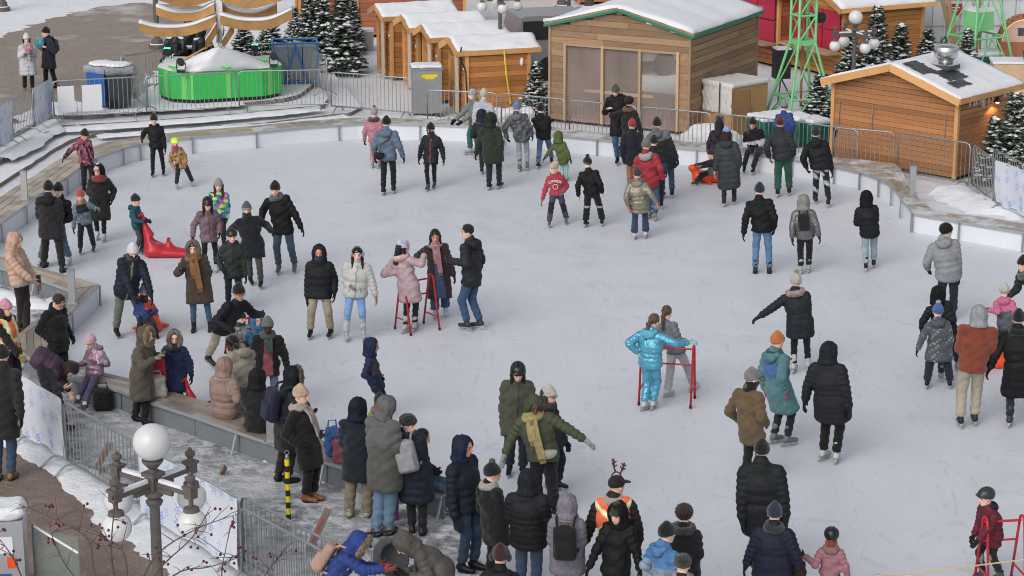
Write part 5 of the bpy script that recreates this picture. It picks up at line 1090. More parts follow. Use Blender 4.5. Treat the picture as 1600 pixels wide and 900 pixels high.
# ================================================================== BUILDINGS
def rot2(a): return np.array([math.cos(a), math.sin(a), 0])
def roof_snow(name, root, o, u, v, u0, u1, vr, v0, v1, z_e, z_r, th, seed):
    """uneven snow on a two-sided roof; u along the ridge, v across"""
    r = np.random.default_rng(seed); nu, nv = 22, 16; V = []; F = []
    us = np.linspace(u0, u1, nu); vs = np.linspace(v0, v1, nv)
    N = r.normal(size=(nu, nv)); 
    for _ in range(2): N = (N + np.roll(N, 1, 0) + np.roll(N, -1, 0) + np.roll(N, 1, 1) + np.roll(N, -1, 1)) / 5
    for k in (1, 0):
        for i, a in enumerate(us):
            for j, b in enumerate(vs):
                edge = min(i, nu - 1 - i, j, nv - 1 - j); zz = z_r - (z_r - z_e) * abs(b - vr) / max(vr - v0, v1 - vr)
                h = (th * (.75 if edge == 0 else 1.) + N[i, j] * min(.06, th * .7)) if k else .012
                a_, b_ = a, b
                if edge == 0: a_ += N[i, j] * min(.07, th) * (i in (0, nu - 1)); b_ += N[i, j] * min(.07, th) * (j in (0, nv - 1))
                q = o + u * a_ + v * b_; V.append((q[0], q[1], zz + h))
    n = nu * nv
    for i in range(nu - 1):
        for j in range(nv - 1):
            a = i * nv + j; F.append((a, a + nv, a + nv + 1, a + 1))
    for j in range(nv - 1): F += [(j, j + 1, n + j + 1, n + j), ((nu - 1) * nv + j + 1, (nu - 1) * nv + j, n + (nu - 1) * nv + j, n + (nu - 1) * nv + j + 1)]
    for i in range(nu - 1): F += [((i + 1) * nv, i * nv, n + i * nv, n + (i + 1) * nv), (i * nv + nv - 1, (i + 1) * nv + nv - 1, n + (i + 1) * nv + nv - 1, n + i * nv + nv - 1)]
    off = np.array(root.location) if root.parent is None else np.array(root.parent.location)
    return mesh_obj(name, [np.array(q) - off for q in V], F, 'roof_snow', root, True)
def chalet(P, ang, L, Wd, H, rise, label, wood='chalet_wood', trim='trim_wood', over=(.28, .22), ph=.14, snow=.12, seed=0, name='chalet', gable_open=None, side=True, fascia=None, far_planks=True, group=None, post=.09):
    """P = near ground corner; ridge runs along ang for length L, the gable wall runs 90 degrees left of it for width Wd"""
    P = np.array(P, float); u, v = rot2(math.radians(ang)), rot2(math.radians(ang + 90)); au, av = math.radians(ang), math.radians(ang + 90)
    root = empty(name, tuple(P)); tag(root, label, 'chalet' if name == 'chalet' else 'pavilion', group)
    z0 = .10; 
    # dark core walls just behind the planks
    if gable_open is None:
        c = u * L / 2 + v * Wd / 2; MB().box((c[0], c[1], (H + z0) / 2), (L - .08, Wd - .08, H - z0), au).build('wall', 'dark_grey', root)
    rows = int((H - z0) / ph)
    if side:
        for i in range(rows):
            z = z0 + (i + .5) * (H - z0) / rows; h = (H - z0) / rows
            cuts = [0, L] if rng.uniform() < .5 or L < 2.2 else [0, L * rng.uniform(.3, .7), L]
            for a, b in zip(cuts[:-1], cuts[1:]):
                c = u * (a + b) / 2 - v * 0.0; piece('plank', wood, root, (c[0], c[1], z), (b - a - .006, .03, h - .008), rot=(math.radians(7) * 1, 0, au))
    grow = int((H + rise - z0) / ph)
    for i in range(grow):
        h = (H - z0) / rows; z = z0 + (i + .5) * h; a, b = 0., Wd
        if z > H - h * .3: t = (z + h * .3 - H) / rise; a, b = Wd / 2 * t + .04, Wd - Wd / 2 * t - .04
        if b - a < .12: break
        segs = [(a, b)]
        if gable_open and z < gable_open[2]: segs = [(a, gable_open[0]), (gable_open[1], b)]
        for a, b in segs:
            if b - a < .05: continue
            if wood == 'rough_wood' and b - a > 2: cc = [a, a + (b - a) * rng.uniform(.3, .7), b]
            else: cc = [a, b]
            for s, e in zip(cc[:-1], cc[1:]):
                c = v * (s + e) / 2; piece('plank', wood, root, (c[0], c[1], z), (e - s - .006, .03, h - .008), rot=(math.radians(-7), 0, av))
    for s in (0, Wd):
        c = v * s; piece('corner_post', trim, root, (c[0] - u[0] * .025 - v[0] * .02 * (s == 0), c[1] - u[1] * .025 - v[1] * .02 * (s == 0), H / 2 + z0 / 2), (post, post, H - z0 + .02), au)
    c = u * (L - .02) - v * .02; piece('corner_post', trim, root, (c[0], c[1], H / 2 + z0 / 2), (post, post, H - z0), au)
    # roof
    roof = empty('roof', (0, 0, 0)); roof.parent = root
    og, oe = over; sl = rise / (Wd / 2); ze = H - oe * sl
    mb = MB()
    for sgn in (0, 1):
        pts = []
        for uu in (-og, L + og):
            for vv, zz in ((-oe if sgn == 0 else Wd + oe, ze), (Wd / 2, H + rise)):
                q = u * uu + v * vv
                pts += [(q[0], q[1], zz + .0), (q[0], q[1], zz + .05)]
        mb.add(pts, [(0, 2, 3, 1), (4, 5, 7, 6), (0, 1, 5, 4), (2, 6, 7, 3), (1, 3, 7, 5), (0, 4, 6, 2)])
    mb.build('roof_board', trim, roof)
    for sgn in (0, 1):                       # barge boards on the gable
        a = u * -og + v * (-oe if sgn == 0 else Wd + oe); b = u * -og + v * Wd / 2
        p, q = np.array([a[0], a[1], ze - .03]), np.array([b[0], b[1], H + rise - .03]); d = q - p; Lb = np.linalg.norm(d); X = d / Lb; Y_ = u; Z_ = np.cross(X, Y_)
        MB().box((p + q) / 2 - u * .012, (Lb, .03, .17 if fascia is None else .06), R=np.stack([X, Y_, Z_], 1)).build('barge_board', fascia or trim, roof)
    for vv in (-oe,):
        c = u * L / 2 + v * (vv - .012); MB().box((c[0], c[1], ze - .0), (L + 2 * og, .03, .13 if fascia is None else .08), au).build('fascia_board', fascia or trim, roof)
    if snow:
        o = P + np.array([0, 0, 0]); roof_snow('snow', roof, o, u, v, -og, L + og, Wd / 2, -oe, Wd + oe, P[2] + ze + .045, P[2] + H + rise + .045, snow, seed)
    return root, u, v, roof
# --- row of four small chalets
for i, (cx, cy) in enumerate([(731, 186), (688, 163), (656, 146), (614, 127)]):
    Pc = gp(cx, cy, .12)
    r, u, v, rf = chalet(Pc, 19, 1.72, 1.4, 1.80 + .02 * i, .24, ['small chalet nearest the ice, with a yellow strap down its side', 'second small chalet in the row, behind the grey metal cabinet', 'third small chalet in the row counting from the ice', 'fourth and farthest small chalet in the row'][i], over=(.30, .10), seed=i, snow=.045, group='row of small wooden chalets')
    q = v * .45 - u * .16; MB().box((q[0], q[1], .95), (.03, .26, 1.7), math.radians(17)).build('shutter', 'cream_panel', r)
    q = v * .78 - u * .10; MB().box((q[0], q[1], .9), (.02, .05, 1.75), math.radians(17)).build('frame_post', 'trim_wood', r)
    q = v * .22 - u * .04; MB().box((q[0], q[1], 1.3), (.02, .09, .05), math.radians(17)).build('name_plate', 'white_paint', r)
    if i == 0:
        q0 = u * .95 - v * .20; q1 = u * 1.12 - v * .045
        MB().tube([(q0[0], q0[1], 1.80), (q0[0] + .05, q0[1] - .0, 1.2), (q1[0] + .06, q1[1], .35)], .022, 6).build('strap', 'strap_yellow', r)
        q = u * -.22; MB().tube([(q[0] - v[0] * .18, q[1] - v[1] * .18, 1.95), (q[0] - .0, q[1] - .05, 1.7), (q[0] + .16, q[1], 1.3), (q[0] + .2, q[1] - .03, .3)], .022, 6).build('cable', 'black_plastic', r)
        q = u * 1.5 - v * .03; MB().lathe([(.01, -.12), (.05, -.06), (.05, .06), (.01, .12)], 8, (q[0], q[1], 1.45)).build('ornament', 'white_paint', r)
# --- chalet at right
Pr = gp(1490, 284.5, .12)
RC, u, v, rf = chalet(Pr, 46.4, 2.3, 3.45, 2.02, .52, 'big brown chalet at right with a silver roof fan', 'chalet_wood_right', over=(.26, .22), ph=.115, snow=.05, seed=9)
off = np.array(RC.location)
def on_roof(a, b, lift=.0):    # point on the camera-side roof slope
    q = u * a + v * b; zz = 2.02 + .52 - .52 * abs(b - 3.45 / 2) / (3.45 / 2); return np.array([q[0], q[1], zz + .05 + lift])
for a0, a1, b0, b1 in ((.0, .55, .95, 1.55), (.35, 1.15, .45, .95), (.15, .80, .15, .42)):     # bare roofing where the snow has melted
    c4 = [on_roof(a, b, .072) for a, b in ((a0, b0), (a1 * 1.0, b0), (a1, b1), (a0, b1))]
    n = 14; pts = []
    for (p, q) in zip(c4, c4[1:] + c4[:1]):
        for t in np.linspace(0, 1, n, endpoint=False): pts.append(p + (q - p) * t + u * rng.normal(0, .035) + v * rng.normal(0, .012))
    ctr = sum(pts) / len(pts); mesh_obj('bare_roofing', [ctr] + pts, [(0, i + 1, (i + 1) % len(pts) + 1) for i in range(len(pts))], 'solar', rf)
q = on_roof(1.05, 1.05); fan = empty('roof_fan', tuple(q + off)); tag(fan, 'silver drum shaped extractor fan on the right chalet roof', 'roof fan')
MB().box((0, 0, .09), (.62, .62, .12), math.radians(46)).build('base', 'dark_grey', fan); MB().box((0, 0, .17), (.66, .66, .03), math.radians(46)).build('flange', 'chrome', fan)
MB().lathe([(.22, .18), (.22, .26), (.25, .30), (.34, .36), (.36, .38), (.36, .66), (.34, .68), (.28, .685), (.24, .71), (.05, .72)], 28).build('drum', 'chrome', fan, True)
fan.scale = (.78, .78, .82)
q = u * 1.45 - v * .16; lamp = empty('wall_lamp', tuple(q + off + A3(0, 0, 1.72))); tag(lamp, 'small lit lamp under the eaves of the right chalet', 'lamp')
MB().lathe([(.10, 0), (.05, .07), (.03, .10)], 12).build('shade', 'black_plastic', lamp); MB().lathe([(.03, -.045), (.045, -.02), (.03, 0)], 10).build('bulb', 'warm_lamp', lamp)
ld = bpy.data.lights.new('lamp_light', 'SPOT'); ld.energy = 22; ld.color = (1, .55, .2); ld.spot_size = math.radians(120); ld.shadow_soft_size = .05; lo_ = bpy.data.objects.new('lamp_light', ld); COL.objects.link(lo_); lo_.parent = lamp; lo_.location = (0, 0, -.05)
for k in range(26):                      # icicles under the eave
    t = rng.uniform(.05, 2.1); q = u * t - v * .235; L_ = rng.uniform(.06, .22)
    MB().lathe([(.001, -L_), (.012, 0)], 5, (q[0], q[1], 2.02 - .22 * .3 - .08)).build('icicle', 'plastic_bag', rf)
for b in (.28, 2.3, 3.25):
    q = v * b - u * .05; MB().tube([(q[0], q[1], 1.5), (q[0] - .01, q[1], .9)], .012, 5).build('chain', 'galv', RC)
q = v * 3.35 - u * .06; MB().box((q[0], q[1], .75), (.10, .08, .22), .8).build('padlock_box', 'black_plastic', RC)
# --- big pavilion with clear sheets
Pp = gp(1075, 213, .12); AP = 62
PV, u, v, rf = chalet(Pp, AP, 4.5, 3.95, 2.62, .50, 'large weathered wood pavilion with clear plastic front', 'rough_wood', 'rough_wood', over=(.10, .14), ph=.165, snow=.09, seed=21, name='pavilion', gable_open=(.28, 3.55, 2.12), fascia='roof_green', post=.06)
aP, aV = math.radians(AP), math.radians(AP + 90)
def pv(a, b, z): q = u * a + v * b; return (q[0], q[1], z)
for b in (.30, 1.36, 2.42, 3.50): piece('bay_post', 'pale_wood', PV, pv(-.03, b, 1.12), (.09, .07, 2.05), aP)
piece('header_beam', 'pale_wood', PV, pv(-.03, 1.9, 2.11), (.08, 3.3, .06), aP)
for b0, b1 in ((.34, 1.33), (1.40, 2.38), (2.46, 3.46)): piece('clear_sheet', 'clear_sheet', PV, pv(.02, (b0 + b1) / 2, 1.08), (.008, b1 - b0, 2.0), aP)
piece('floor', 'red_deck', PV, pv(2.25, 1.97, .12), (4.4, 3.85, .06), aP)
piece('inner_wall', 'inner_ply', PV, pv(4.3, 3.6, 1.4), (.04, .6, 2.5), aP); piece('inner_wall', 'inner_ply', PV, pv(2.2, 3.88, 1.35), (4.2, .04, 2.5), aP); piece('inner_wall', 'inner_ply', PV, pv(2.2, .05, 1.35), (4.0, .03, 2.4), aP)
for b in (1.5, .55): MB().tube([pv(4.4, b, .1), pv(4.4, b, 2.6)], .04, 8).build('steel_pole', 'galv', PV)
piece('low_rail', 'pale_wood', PV, pv(.9, 2.4, .75), (.05, 2.0, .08), aP)
# --- red booth with wood side, behind
Pb = gp(1316, 128, .12)
RB, u2, v2, rf2 = chalet(Pb, 27, 2.75, 2.7, 2.2, .55, 'wooden hut with red shutters behind the globe lamp', 'chalet_wood', 'trim_wood', over=(.3, .25), seed=31)
for k, (b0, b1) in enumerate(((.12, .95), (1.0, 1.8), (1.85, 2.6))):
    for z in (1.15, 1.72): q = v2 * (b0 + b1) / 2 - u2 * .07; piece('red_shutter', 'red_panel', RB, (q[0], q[1], z), (.03, b1 - b0, .54), math.radians(27))
q = v2 * 1.35 - u2 * .3; piece('counter', 'pale_wood', RB, (q[0], q[1], .82), (.5, 2.6, .06), math.radians(27))
Pb2 = gp(1215, 108, .12)
RB2, u3, v3, rf3 = chalet(Pb2, 30, 2.4, 2.9, 2.3, .5, 'red fronted hut behind the green lattice tower', 'brick_red', 'trim_wood', over=(.3, .25), seed=32)
for k, (b0, b1) in enumerate(((.12, .95), (1.0, 1.8), (1.85, 2.75))):
    for z in (1.1, 1.75): q = v3 * (b0 + b1) / 2 - u3 * .07; piece('red_shutter', 'red_panel', RB2, (q[0], q[1], z), (.03, b1 - b0, .6), math.radians(30))
q = v3 * 1.4 - u3 * .3; piece('counter', 'pale_wood', RB2, (q[0], q[1], .75), (.5, 2.8, .06), math.radians(30))
# --- huts in the far background along the top edge
chalet(gp(560, 60, .12), 12, 3.5, 2.4, 2.3, .5, 'brown wooden hut behind the snowy spruces, upper left of the chalet row', 'brick_red', seed=41)
chalet(gp(470, 38, .4), 8, 3., 2.4, 2.3, .5, 'reddish hut standing behind the curved wooden petals', 'brick_red', seed=42)
chalet(gp(905, 8, .12), 10, 6., 2.4, 2.3, .5, 'long far hut above the snowy pavilion roof', 'brick_red', seed=43)
chalet(gp(760, 2, .12), 10, 4., 2.4, 2.2, .5, 'far hut with snowy roof above the small chalets', 'chalet_wood', seed=44)
# ================================================================== SPRUCES
def spruce_mesh(seed, h=2., rad=.62):
    r = random.Random(seed); gv, gf, sv, sf = [], [], [], []
    def tuft(V, F, c, d, up, L, w):
        s = np.cross(d, up); s /= np.linalg.norm(s) + 1e-9; n = len(V)
        V += [tuple(c - s * w * .5), tuple(c + s * w * .5), tuple(c + d * L + s * w * .18), tuple(c + d * L - s * w * .18)]; F.append((n, n + 1, n + 2, n + 3))
    tiers = int(h * 17)
    for i in range(tiers):
        t = (i + r.uniform(-.3, .3)) / tiers; z = .10 * h + .90 * h * max(t, 0); R = rad * (1 - max(t, 0)) ** .9 * r.uniform(.82, 1.12) + .03
        nb = max(4, int(15 * (1 - t) + 4))
        for j in range(nb):
            a = r.uniform(0, 6.283); d = np.array([math.cos(a), math.sin(a), -.22 + .5 * t]); d /= np.linalg.norm(d); Rb = R * r.uniform(.7, 1.12); k = max(2, int(Rb / .085))
            for m in range(k + 1):
                q = (m + r.uniform(.1, .9)) / (k + 1); c = np.array([0, 0, z]) + d * Rb * q + np.array([0, 0, .05 * q * q])
                for s in (-1, 1, 0):
                    dd = d + np.array([-d[1], d[0], 0]) * s * r.uniform(.5, 1.0) + np.array([r.gauss(0, .15), r.gauss(0, .15), r.gauss(0, .22)]); dd /= np.linalg.norm(dd)
                    tuft(gv, gf, c, dd, np.array([r.gauss(0, .35), r.gauss(0, .35), 1.]), r.uniform(.09, .16), r.uniform(.05, .085))
                if q > .4 and r.random() < .42:
                    n = len(sv); w = r.uniform(.04, .10); c2 = c + np.array([0, 0, .022])
                    sv += [tuple(c2 + np.array([math.cos(x) * w * r.uniform(.7, 1.3), math.sin(x) * w * r.uniform(.7, 1.3), r.uniform(-.012, .0)])) for x in (0, 1.26, 2.5, 3.77, 5.0)] + [tuple(c2 + (0, 0, w * .55))]
                    for x in range(5): sf.append((n + x, n + (x + 1) % 5, n + 5))
    def mk(nm, V, F, mat):
        me = bpy.data.meshes.new(nm); me.from_pydata(V, [], F); me.materials.append(M[mat]); return me
    tb = MB().tube([(0, 0, 0), (0, 0, h * .5), (0, 0, h * .96)], [.05, .035, .008], 7)
    return mk('trunk', tb.v, tb.f, 'trunk'), mk('needles', gv, gf, 'needles'), mk('snow', sv, sf, 'snow')
SPR = [spruce_mesh(s, 2., r_) for s, r_ in ((1, .54), (2, .62), (3, .47))]
def spruce(x, y, ytop, z, label, k, wd=1., lights=False, lean=0):
    P_ = gp(x, y, z); T_ = aty(x, ytop, P_[1]); h = T_[2] - z; root = empty('spruce_tree', tuple(P_), rng.uniform(0, 6)); tag(root, label, 'tree', 'snow dusted spruce trees')
    s = h / 2.
    for nm, me in zip(('trunk', 'crown', 'snow'), SPR[k]):
        o = link(nm, me, root); o.scale = (s * wd * 1.18, s * wd * 1.18, s)
        if nm != 'trunk': o['kind'] = 'stuff'
    if lights:
        mb = MB()
        for i in range(16):
            t = rng.uniform(.12, .85); a = rng.uniform(0, 6.28); R = .56 * (1 - t) * s * wd; c = (R * math.cos(a), R * math.sin(a), h * (.1 + .9 * t) - .03)
            mb.box(c, (.012, .012, .016))
        mb.build('fairy_lights', 'fairy', root)['kind'] = 'stuff'
    return root
for x, y, yt, z, lb, k, wd, li in [(536, 115, -14, .14, 'tall snowy spruce in front of the tree cluster beside the chalets', 0, .85, 1), (505, 92, -22, .3, 'dark tall spruce behind the front spruce of the cluster', 1, .8, 0), (482, 84, -4, .46, 'spruce with snow between the blue crate and the cluster', 2, .9, 0), (462, 78, 12, .46, 'spruce standing behind the blue framed crate', 1, .8, 0), (424, 92, 28, .46, 'squat snowy spruce right of the curved wooden petals', 1, 1.25, 1), (382, 92, 30, .46, 'spruce half hidden behind the petal sculpture', 0, 1.1, 1), (553, 84, 0, .14, 'spruce at the right rear of the tree cluster', 2, .85, 0),
    (838, 186, 98, .12, 'small lit spruce between the chalets and the pavilion', 0, .95, 1), (1277, 196, 118, .12, 'spruce between the green tower and the right chalet', 1, 1.05, 0), (1326, 150, 48, .12, 'spruce behind the left globes of the lamp post', 1, .75, 1), (1366, 150, 12, .12, 'tallest spruce behind the right chalet roof', 0, .8, 1), (1404, 140, 38, .12, 'spruce just right of the tallest one behind the chalet roof', 2, 1.0, 1), (1446, 138, 47, .12, 'bluish spruce in the middle of the row behind the chalet roof', 1, .95, 0), (1471, 132, 57, .12, 'slim spruce left of the second green tower', 2, .8, 0), (1508, 140, 46, .12, 'dark spruce behind the silver roof fan', 0, .8, 0),
    (1550, 288, 184, .12, 'shorter spruce at the corner of the right chalet', 2, 1.0, 1), (1580, 284, 147, .12, 'taller spruce at the corner of the right chalet', 0, .95, 1), (1604, 300, 205, .12, 'spruce cut off by the right edge of the picture', 1, 1.1, 1)]:
    spruce(x, y, yt, z, lb, k, wd, li)
# ================================================================== BARRICADES
def barricade(A, B, label, h=1.08, banner=None, feet=(1, 1), r=.02, every=.115, grp='steel crowd barricades'):
    A, B = np.array(A, float), np.array(B, float); L = np.linalg.norm(B[:2] - A[:2]); an = math.atan2(B[1] - A[1], B[0] - A[0]); dz = B[2] - A[2]
    root = empty('barricade', tuple(A), an); tag(root, label, 'barricade', grp)
    zb = .17; c = .12; sk = lambda x: dz * x / L
    P_ = [(0.02, 0, zb), (0.02, 0, h - c), (0.02 + .03, 0, h - .03), (.02 + c, 0, h), (L - .02 - c, 0, h), (L - .05, 0, h - .03), (L - .02, 0, h - c), (L - .02, 0, zb)]
    P_ = [(x, y, z + sk(x)) for x, y, z in P_]
    MB().tube(P_ + [P_[0]], r, 7).build('frame', 'galv', root, True)
    n = int(L / every); key = ('bar', round(h, 2))
    if key not in _cubes:
        b_ = MB().tube([(0, 0, zb), (0, 0, h)], .0085, 5); me = bpy.data.meshes.new('bar'); me.from_pydata(b_.v, [], b_.f); me.materials.append(M['galv']); _cubes[key] = me
    for i in range(1, n): link('bar', _cubes[key], root, (.02 + (L - .04) * i / n, 0, sk(L * i / n)))
    for x, on in ((.22, feet[0]), (L - .22, feet[1])):
        if on: MB().tube([(x, -.33, .015 + sk(x)), (x, -.26, .06 + sk(x)), (x, -.12, zb - .015 + sk(x)), (x, .12, zb - .015 + sk(x)), (x, .26, .06 + sk(x)), (x, .33, .015 + sk(x))], .017, 6).build('foot', 'galv', root, True)
    if banner:
        nx, nz = 26, 14; V = []; F = []; z1 = h + .03; z2 = .13 + banner[1]; rr = random.Random(banner[0])
        ph = [rr.uniform(0, 6) for _ in range(6)]
        for i in range(nx):
            for j in range(nz):
                x = (i / (nx - 1)) * (L + .02) - .01; z = z2 + (z1 - z2) * j / (nz - 1)
                y = -.032 - .018 * math.sin(3.1 * x + ph[0]) * (1 - j / nz) - .016 * math.sin(7 * x + 3 * z + ph[1]) * (1 - .6 * j / nz) - .01 * math.sin(5 * z + ph[2])
                V.append((x, z, -y))
        for i in range(nx - 1):
            for j in range(nz - 1): a = i * nz + j; F.append((a, a + nz, a + nz + 1, a + 1))
        n0 = len(V); V += [(a, b, c_ - .006) for a, b, c_ in V]; F += [tuple(q + n0 for q in f[::-1]) for f in F]
        o = mesh_obj('snowflake_banner', V, F, 'banner', None, True); o.location = A; o.rotation_euler = (math.pi / 2, 0, an); tag(o, banner[2], 'banner', 'white snowflake banners')
    return root
def bar_px(a, b, z, label, zb=None, **k): return barricade(gp(*a, z), gp(*b, z if zb is None else zb), label, **k)
bar_px((-40, 640), (36, 688), .05, 'barricade at left edge in front of the orange vest person')
bar_px((38, 690), (103, 733), .05, 'barricade behind the first snowflake banner at lower left', banner=(1, .02, 'snowflake banner on the barricade beside the purple jacket'))
bar_px((105, 734), (222, 808), .05, 'bare barricade left of the big globe lamp')
bar_px((224, 810), (377, 902), .05, 'barricade behind the large snowflake banner by the lamp', banner=(2, -.02, 'large snowflake banner behind the big globe lamp'))
bar_px((380, 893), (540, 985), .05, 'barricade in front of the yellow black bollard, rear of two'); bar_px((378, 912), (535, 1004), .05, 'barricade at bottom left of centre, front of two')
bar_px((-25, 252), (20, 226), .34, 'barricade behind the banner at the far left edge', banner=(3, 0., 'pale snowflake banner at the far left edge'))
bar_px((21, 225), (52, 206), .36, 'barricade between two banners on the left steps'); bar_px((54, 205), (82, 189), .36, 'barricade behind the banner nearest the bins', banner=(4, 0., 'pale snowflake banner left of the bins'))
B1 = bar_px((84, 192), (224, 184), .38, 'barricade with two white panels in front of the bins')
for x0, x1 in ((.13, .55), (.75, 1.25)): MB().box(((x0 + x1) / 2, -.03, .6), (x1 - x0, .012, .68)).build('white_panel', 'white_paint', B1)
bar_px((228, 184), (370, 176), .40, 'barricade in front of the left half of the green box'); bar_px((373, 175), (514, 172), .36, 'barricade in front of the right half of the green box')
bar_px((517, 175), (645, 186), .20, 'tilted barricade between the spruces and the grey cabinet')
bar_px((195, 150), (232, 178), .46, 'barricade beside the grey bin running back to the statue', every=.13); bar_px((190, 150), (262, 138), .46, 'barricade behind the bins under the curved petals'); bar_px((395, 128), (470, 128), .46, 'barricade behind the green box at right'); bar_px((472, 128), (512, 152), .4, 'barricade beside the blue framed crate')
fb = offset(far_out, .22); path = [q for q in fb if 645 < proj((q[0], q[1], .12))[0] < 1420]
cum = np.concatenate([[0], np.cumsum([np.linalg.norm(b[:2] - a[:2]) for a, b in zip(path[:-1], path[1:])])]); tot_ = cum[-1]; k_ = 6
ptc = lambda s_: A3(np.interp(s_, cum, [q[0] for q in path]), np.interp(s_, cum, [q[1] for q in path]), .12)
LB = ['barricade along the back bench below the grey cabinet', 'barricade along the back bench in front of the nearest small chalet', 'barricade in front of the small lit spruce', 'barricade in front of the pavilion clear sheets', 'barricade in front of the pavilion side wall', 'barricade in front of the tarp covered box']
nb_ = len(LB)
for i in range(nb_): barricade(ptc(tot_ * i / nb_ + .04), ptc(tot_ * (i + 1) / nb_ - .04), LB[i], h=1.0)
bar_px((1300, 263), (1396, 272), .12, 'barricade across the front of the right chalet, left one', h=1.0); bar_px((1400, 276), (1514, 297), .12, 'barricade across the front of the right chalet, right one', h=1.08)
bar_px((1517, 298), (1552, 326), .12, 'barricade turned at the corner of the right chalet'); bar_px((1554, 327), (1625, 356), .12, 'barricade behind the snowflake banner at right', banner=(5, 0., 'snowflake banner on the barricade at the right edge')); bar_px((1548, 305), (1595, 332), .12, 'barricade just behind the right edge banner')
# ================================================================== LAMP POSTS
def globe_mesh(r):
    mb = MB(); mb.lathe([(max(r * math.sin(t), .004), -r * math.cos(t)) for t in np.linspace(.02, math.pi - .02, 18)], 28); return mb
def lamp_post(x, y, dist_z, gd, label, z0, rz=math.radians(45), snow=True, arm=.55):
    """top globe centred on photo pixel (x, y) at height dist_z"""
    T_ = gp(x, y, dist_z); root = empty('street_lamp', (T_[0], T_[1], z0), rz); tag(root, label, 'street lamp', 'iron lamp posts with white globes'); zt = dist_z - z0
    R = gd / 2; k = gd / .40; m = .74 * k; zc = zt - 1.13 * gd
    MB().lathe([(.26 * k, 0), (.26 * k, .25), (.19 * k, .35), (.13 * k, .9), (.09 * k, 1.0), (.065 * k, 1.1), (.055 * k, zc - .36 * m), (.075 * k, zc - .34 * m), (.095 * k, zc - .28 * m), (.06 * k, zc - .23 * m), (.10 * k, zc - .19 * m), (.10 * k, zc - .13 * m), (.055 * k, zc - .10 * m), (.055 * k, zc)], 18).build('post', 'lamp_iron', root, False)
    MB().box((0, 0, zc), (.13 * k, .13 * k, .16 * k)).box((0, 0, zc + .10 * k), (.18 * k, .18 * k, .045 * k)).lathe([(.05 * k, zc + .12 * k), (.045 * k, zc + .16 * k), (.09 * k, zc + .21 * k), (.115 * k, zc + .24 * k), (.115 * k, zc + .26 * k), (.05 * k, zc + .27 * k)], 16).build('capital', 'lamp_iron', root)
    globe_mesh(R).build('globe', 'globe', root, True, (0, 0, zt))
    for i in range(4):
        a = i * math.pi / 2; d = A3(math.cos(a), math.sin(a), 0); e = d * arm * k
        MB().box(d * arm * k * .5 + A3(0, 0, zc), (arm * k, .055 * m, .085 * m), a).box(e + A3(0, 0, zc + .01 * m), (.14 * m, .14 * m, .15 * m), a).box(e + A3(0, 0, zc + .10 * m), (.18 * m, .18 * m, .04 * m), a).box(d * arm * k * .3 + A3(0, 0, zc - .085 * m), (arm * .42 * k, .05 * m, .07 * m), a).build('arm', 'lamp_iron', root)
        MB().lathe([(.05 * m, .0), (.04 * m, .05 * m), (.075 * m, .09 * m), (.08 * m, .13 * m), (.03 * m, .16 * m), (.035 * m, .18 * m), (.005, .21 * m)], 12, e + A3(0, 0, zc + .12 * m)).build('finial', 'lamp_iron', root)
        MB().lathe([(.035 * m, .0), (.035 * m, -.13 * m), (.11 * m, -.15 * m), (.12 * m, -.21 * m), (.10 * m, -.22 * m)], 16, e + A3(0, 0, zc - .06 * m)).build('globe_collar', 'lamp_iron', root)
        globe_mesh(R * .80).build('globe', 'globe', root, True, tuple(e + A3(0, 0, zc - .24 * m - R * .76)))
        if snow:
            o = d * arm * k * .5 + A3(0, 0, zc + .06 * m); MB().box(o, (arm * k * .66, .06 * m, .05 * m), a).build('snow_cap', 'snow', root)
    return root
lamp_post(237, 691, 3.75, .40, 'iron lamp post with five white globes in the left foreground', .05, math.radians(-37))
lamp_post(1337, 27, 3.2, .355, 'iron lamp post with white globes behind the right chalet', .12, math.radians(20), arm=.62)
lamp_post(781, -30, 3.4, .355, 'globe lamp far behind the small chalets at the top edge', .12, math.radians(10))
def pole(x, y, z, h, r, label): P_ = gp(x, y, z); o = empty('lamp_column', tuple(P_)); MB().lathe([(.26, 0), (.26, .12), (.19, .16), (.17, .28), (r, .34), (r * .9, h)], 14).build('column', 'lamp_iron', o, False); MB().lathe([(.24, 0), (.2, .04)], 14, (0, 0, .124)).build('snow_cap', 'snow', o); tag(o, label, 'lamp column')
pole(246, 76, PZ, 4.5, .085, 'grey lamp column standing behind the curved petals'); pole(4, 17, PZ, 3., .12, 'stone footed column at the top left corner'); pole(878, 14, .12, 4, .07, 'thin pole behind the silver truck')
# ================================================================== PLAZA OBJECTS, UPPER LEFT
gp_ = [gp(x, y, PZ) for x, y in [(249, 153), (268, 160), (304, 162), (411, 156), (441, 150), (428, 134), (262, 136)]]
GB = empty('gift_stage', tuple(sum(gp_) / len(gp_))); tag(GB, 'bright green gift box stage topped with a cone of snow', 'stage'); go = np.array(GB.location)
pg = [tuple((q - go)[:2]) for q in gp_]; slab('box', pg, .10, .84, 'gift_green', parent=GB); slab('plinth', [(a * .97, b * .97) for a, b in pg], 0, .1, 'black_plastic', parent=GB)
for a, b, t0, t1 in ((1, 2, .45, .72), (1, 2, .86, .98), (2, 3, .46, .54), (3, 4, .28, .5), (0, 1, .5, .8)):
    p0, p1 = np.array(pg[a]), np.array(pg[b]); d = p1 - p0; n = np.array([d[1], -d[0]]) / np.linalg.norm(d); m = p0 + d * (t0 + t1) / 2 + n * .006
    MB().box((m[0], m[1], .47), (np.linalg.norm(d) * (t1 - t0), .012, .735), math.atan2(d[1], d[0])).build('ribbon', 'gift_light', GB)
ap = gp(346, 78, PZ + 1.45) - go
V = []; F = []; n = len(pg); K = 9; dn = dens(pg + [pg[0]], 5)[:-1]; n = len(dn)
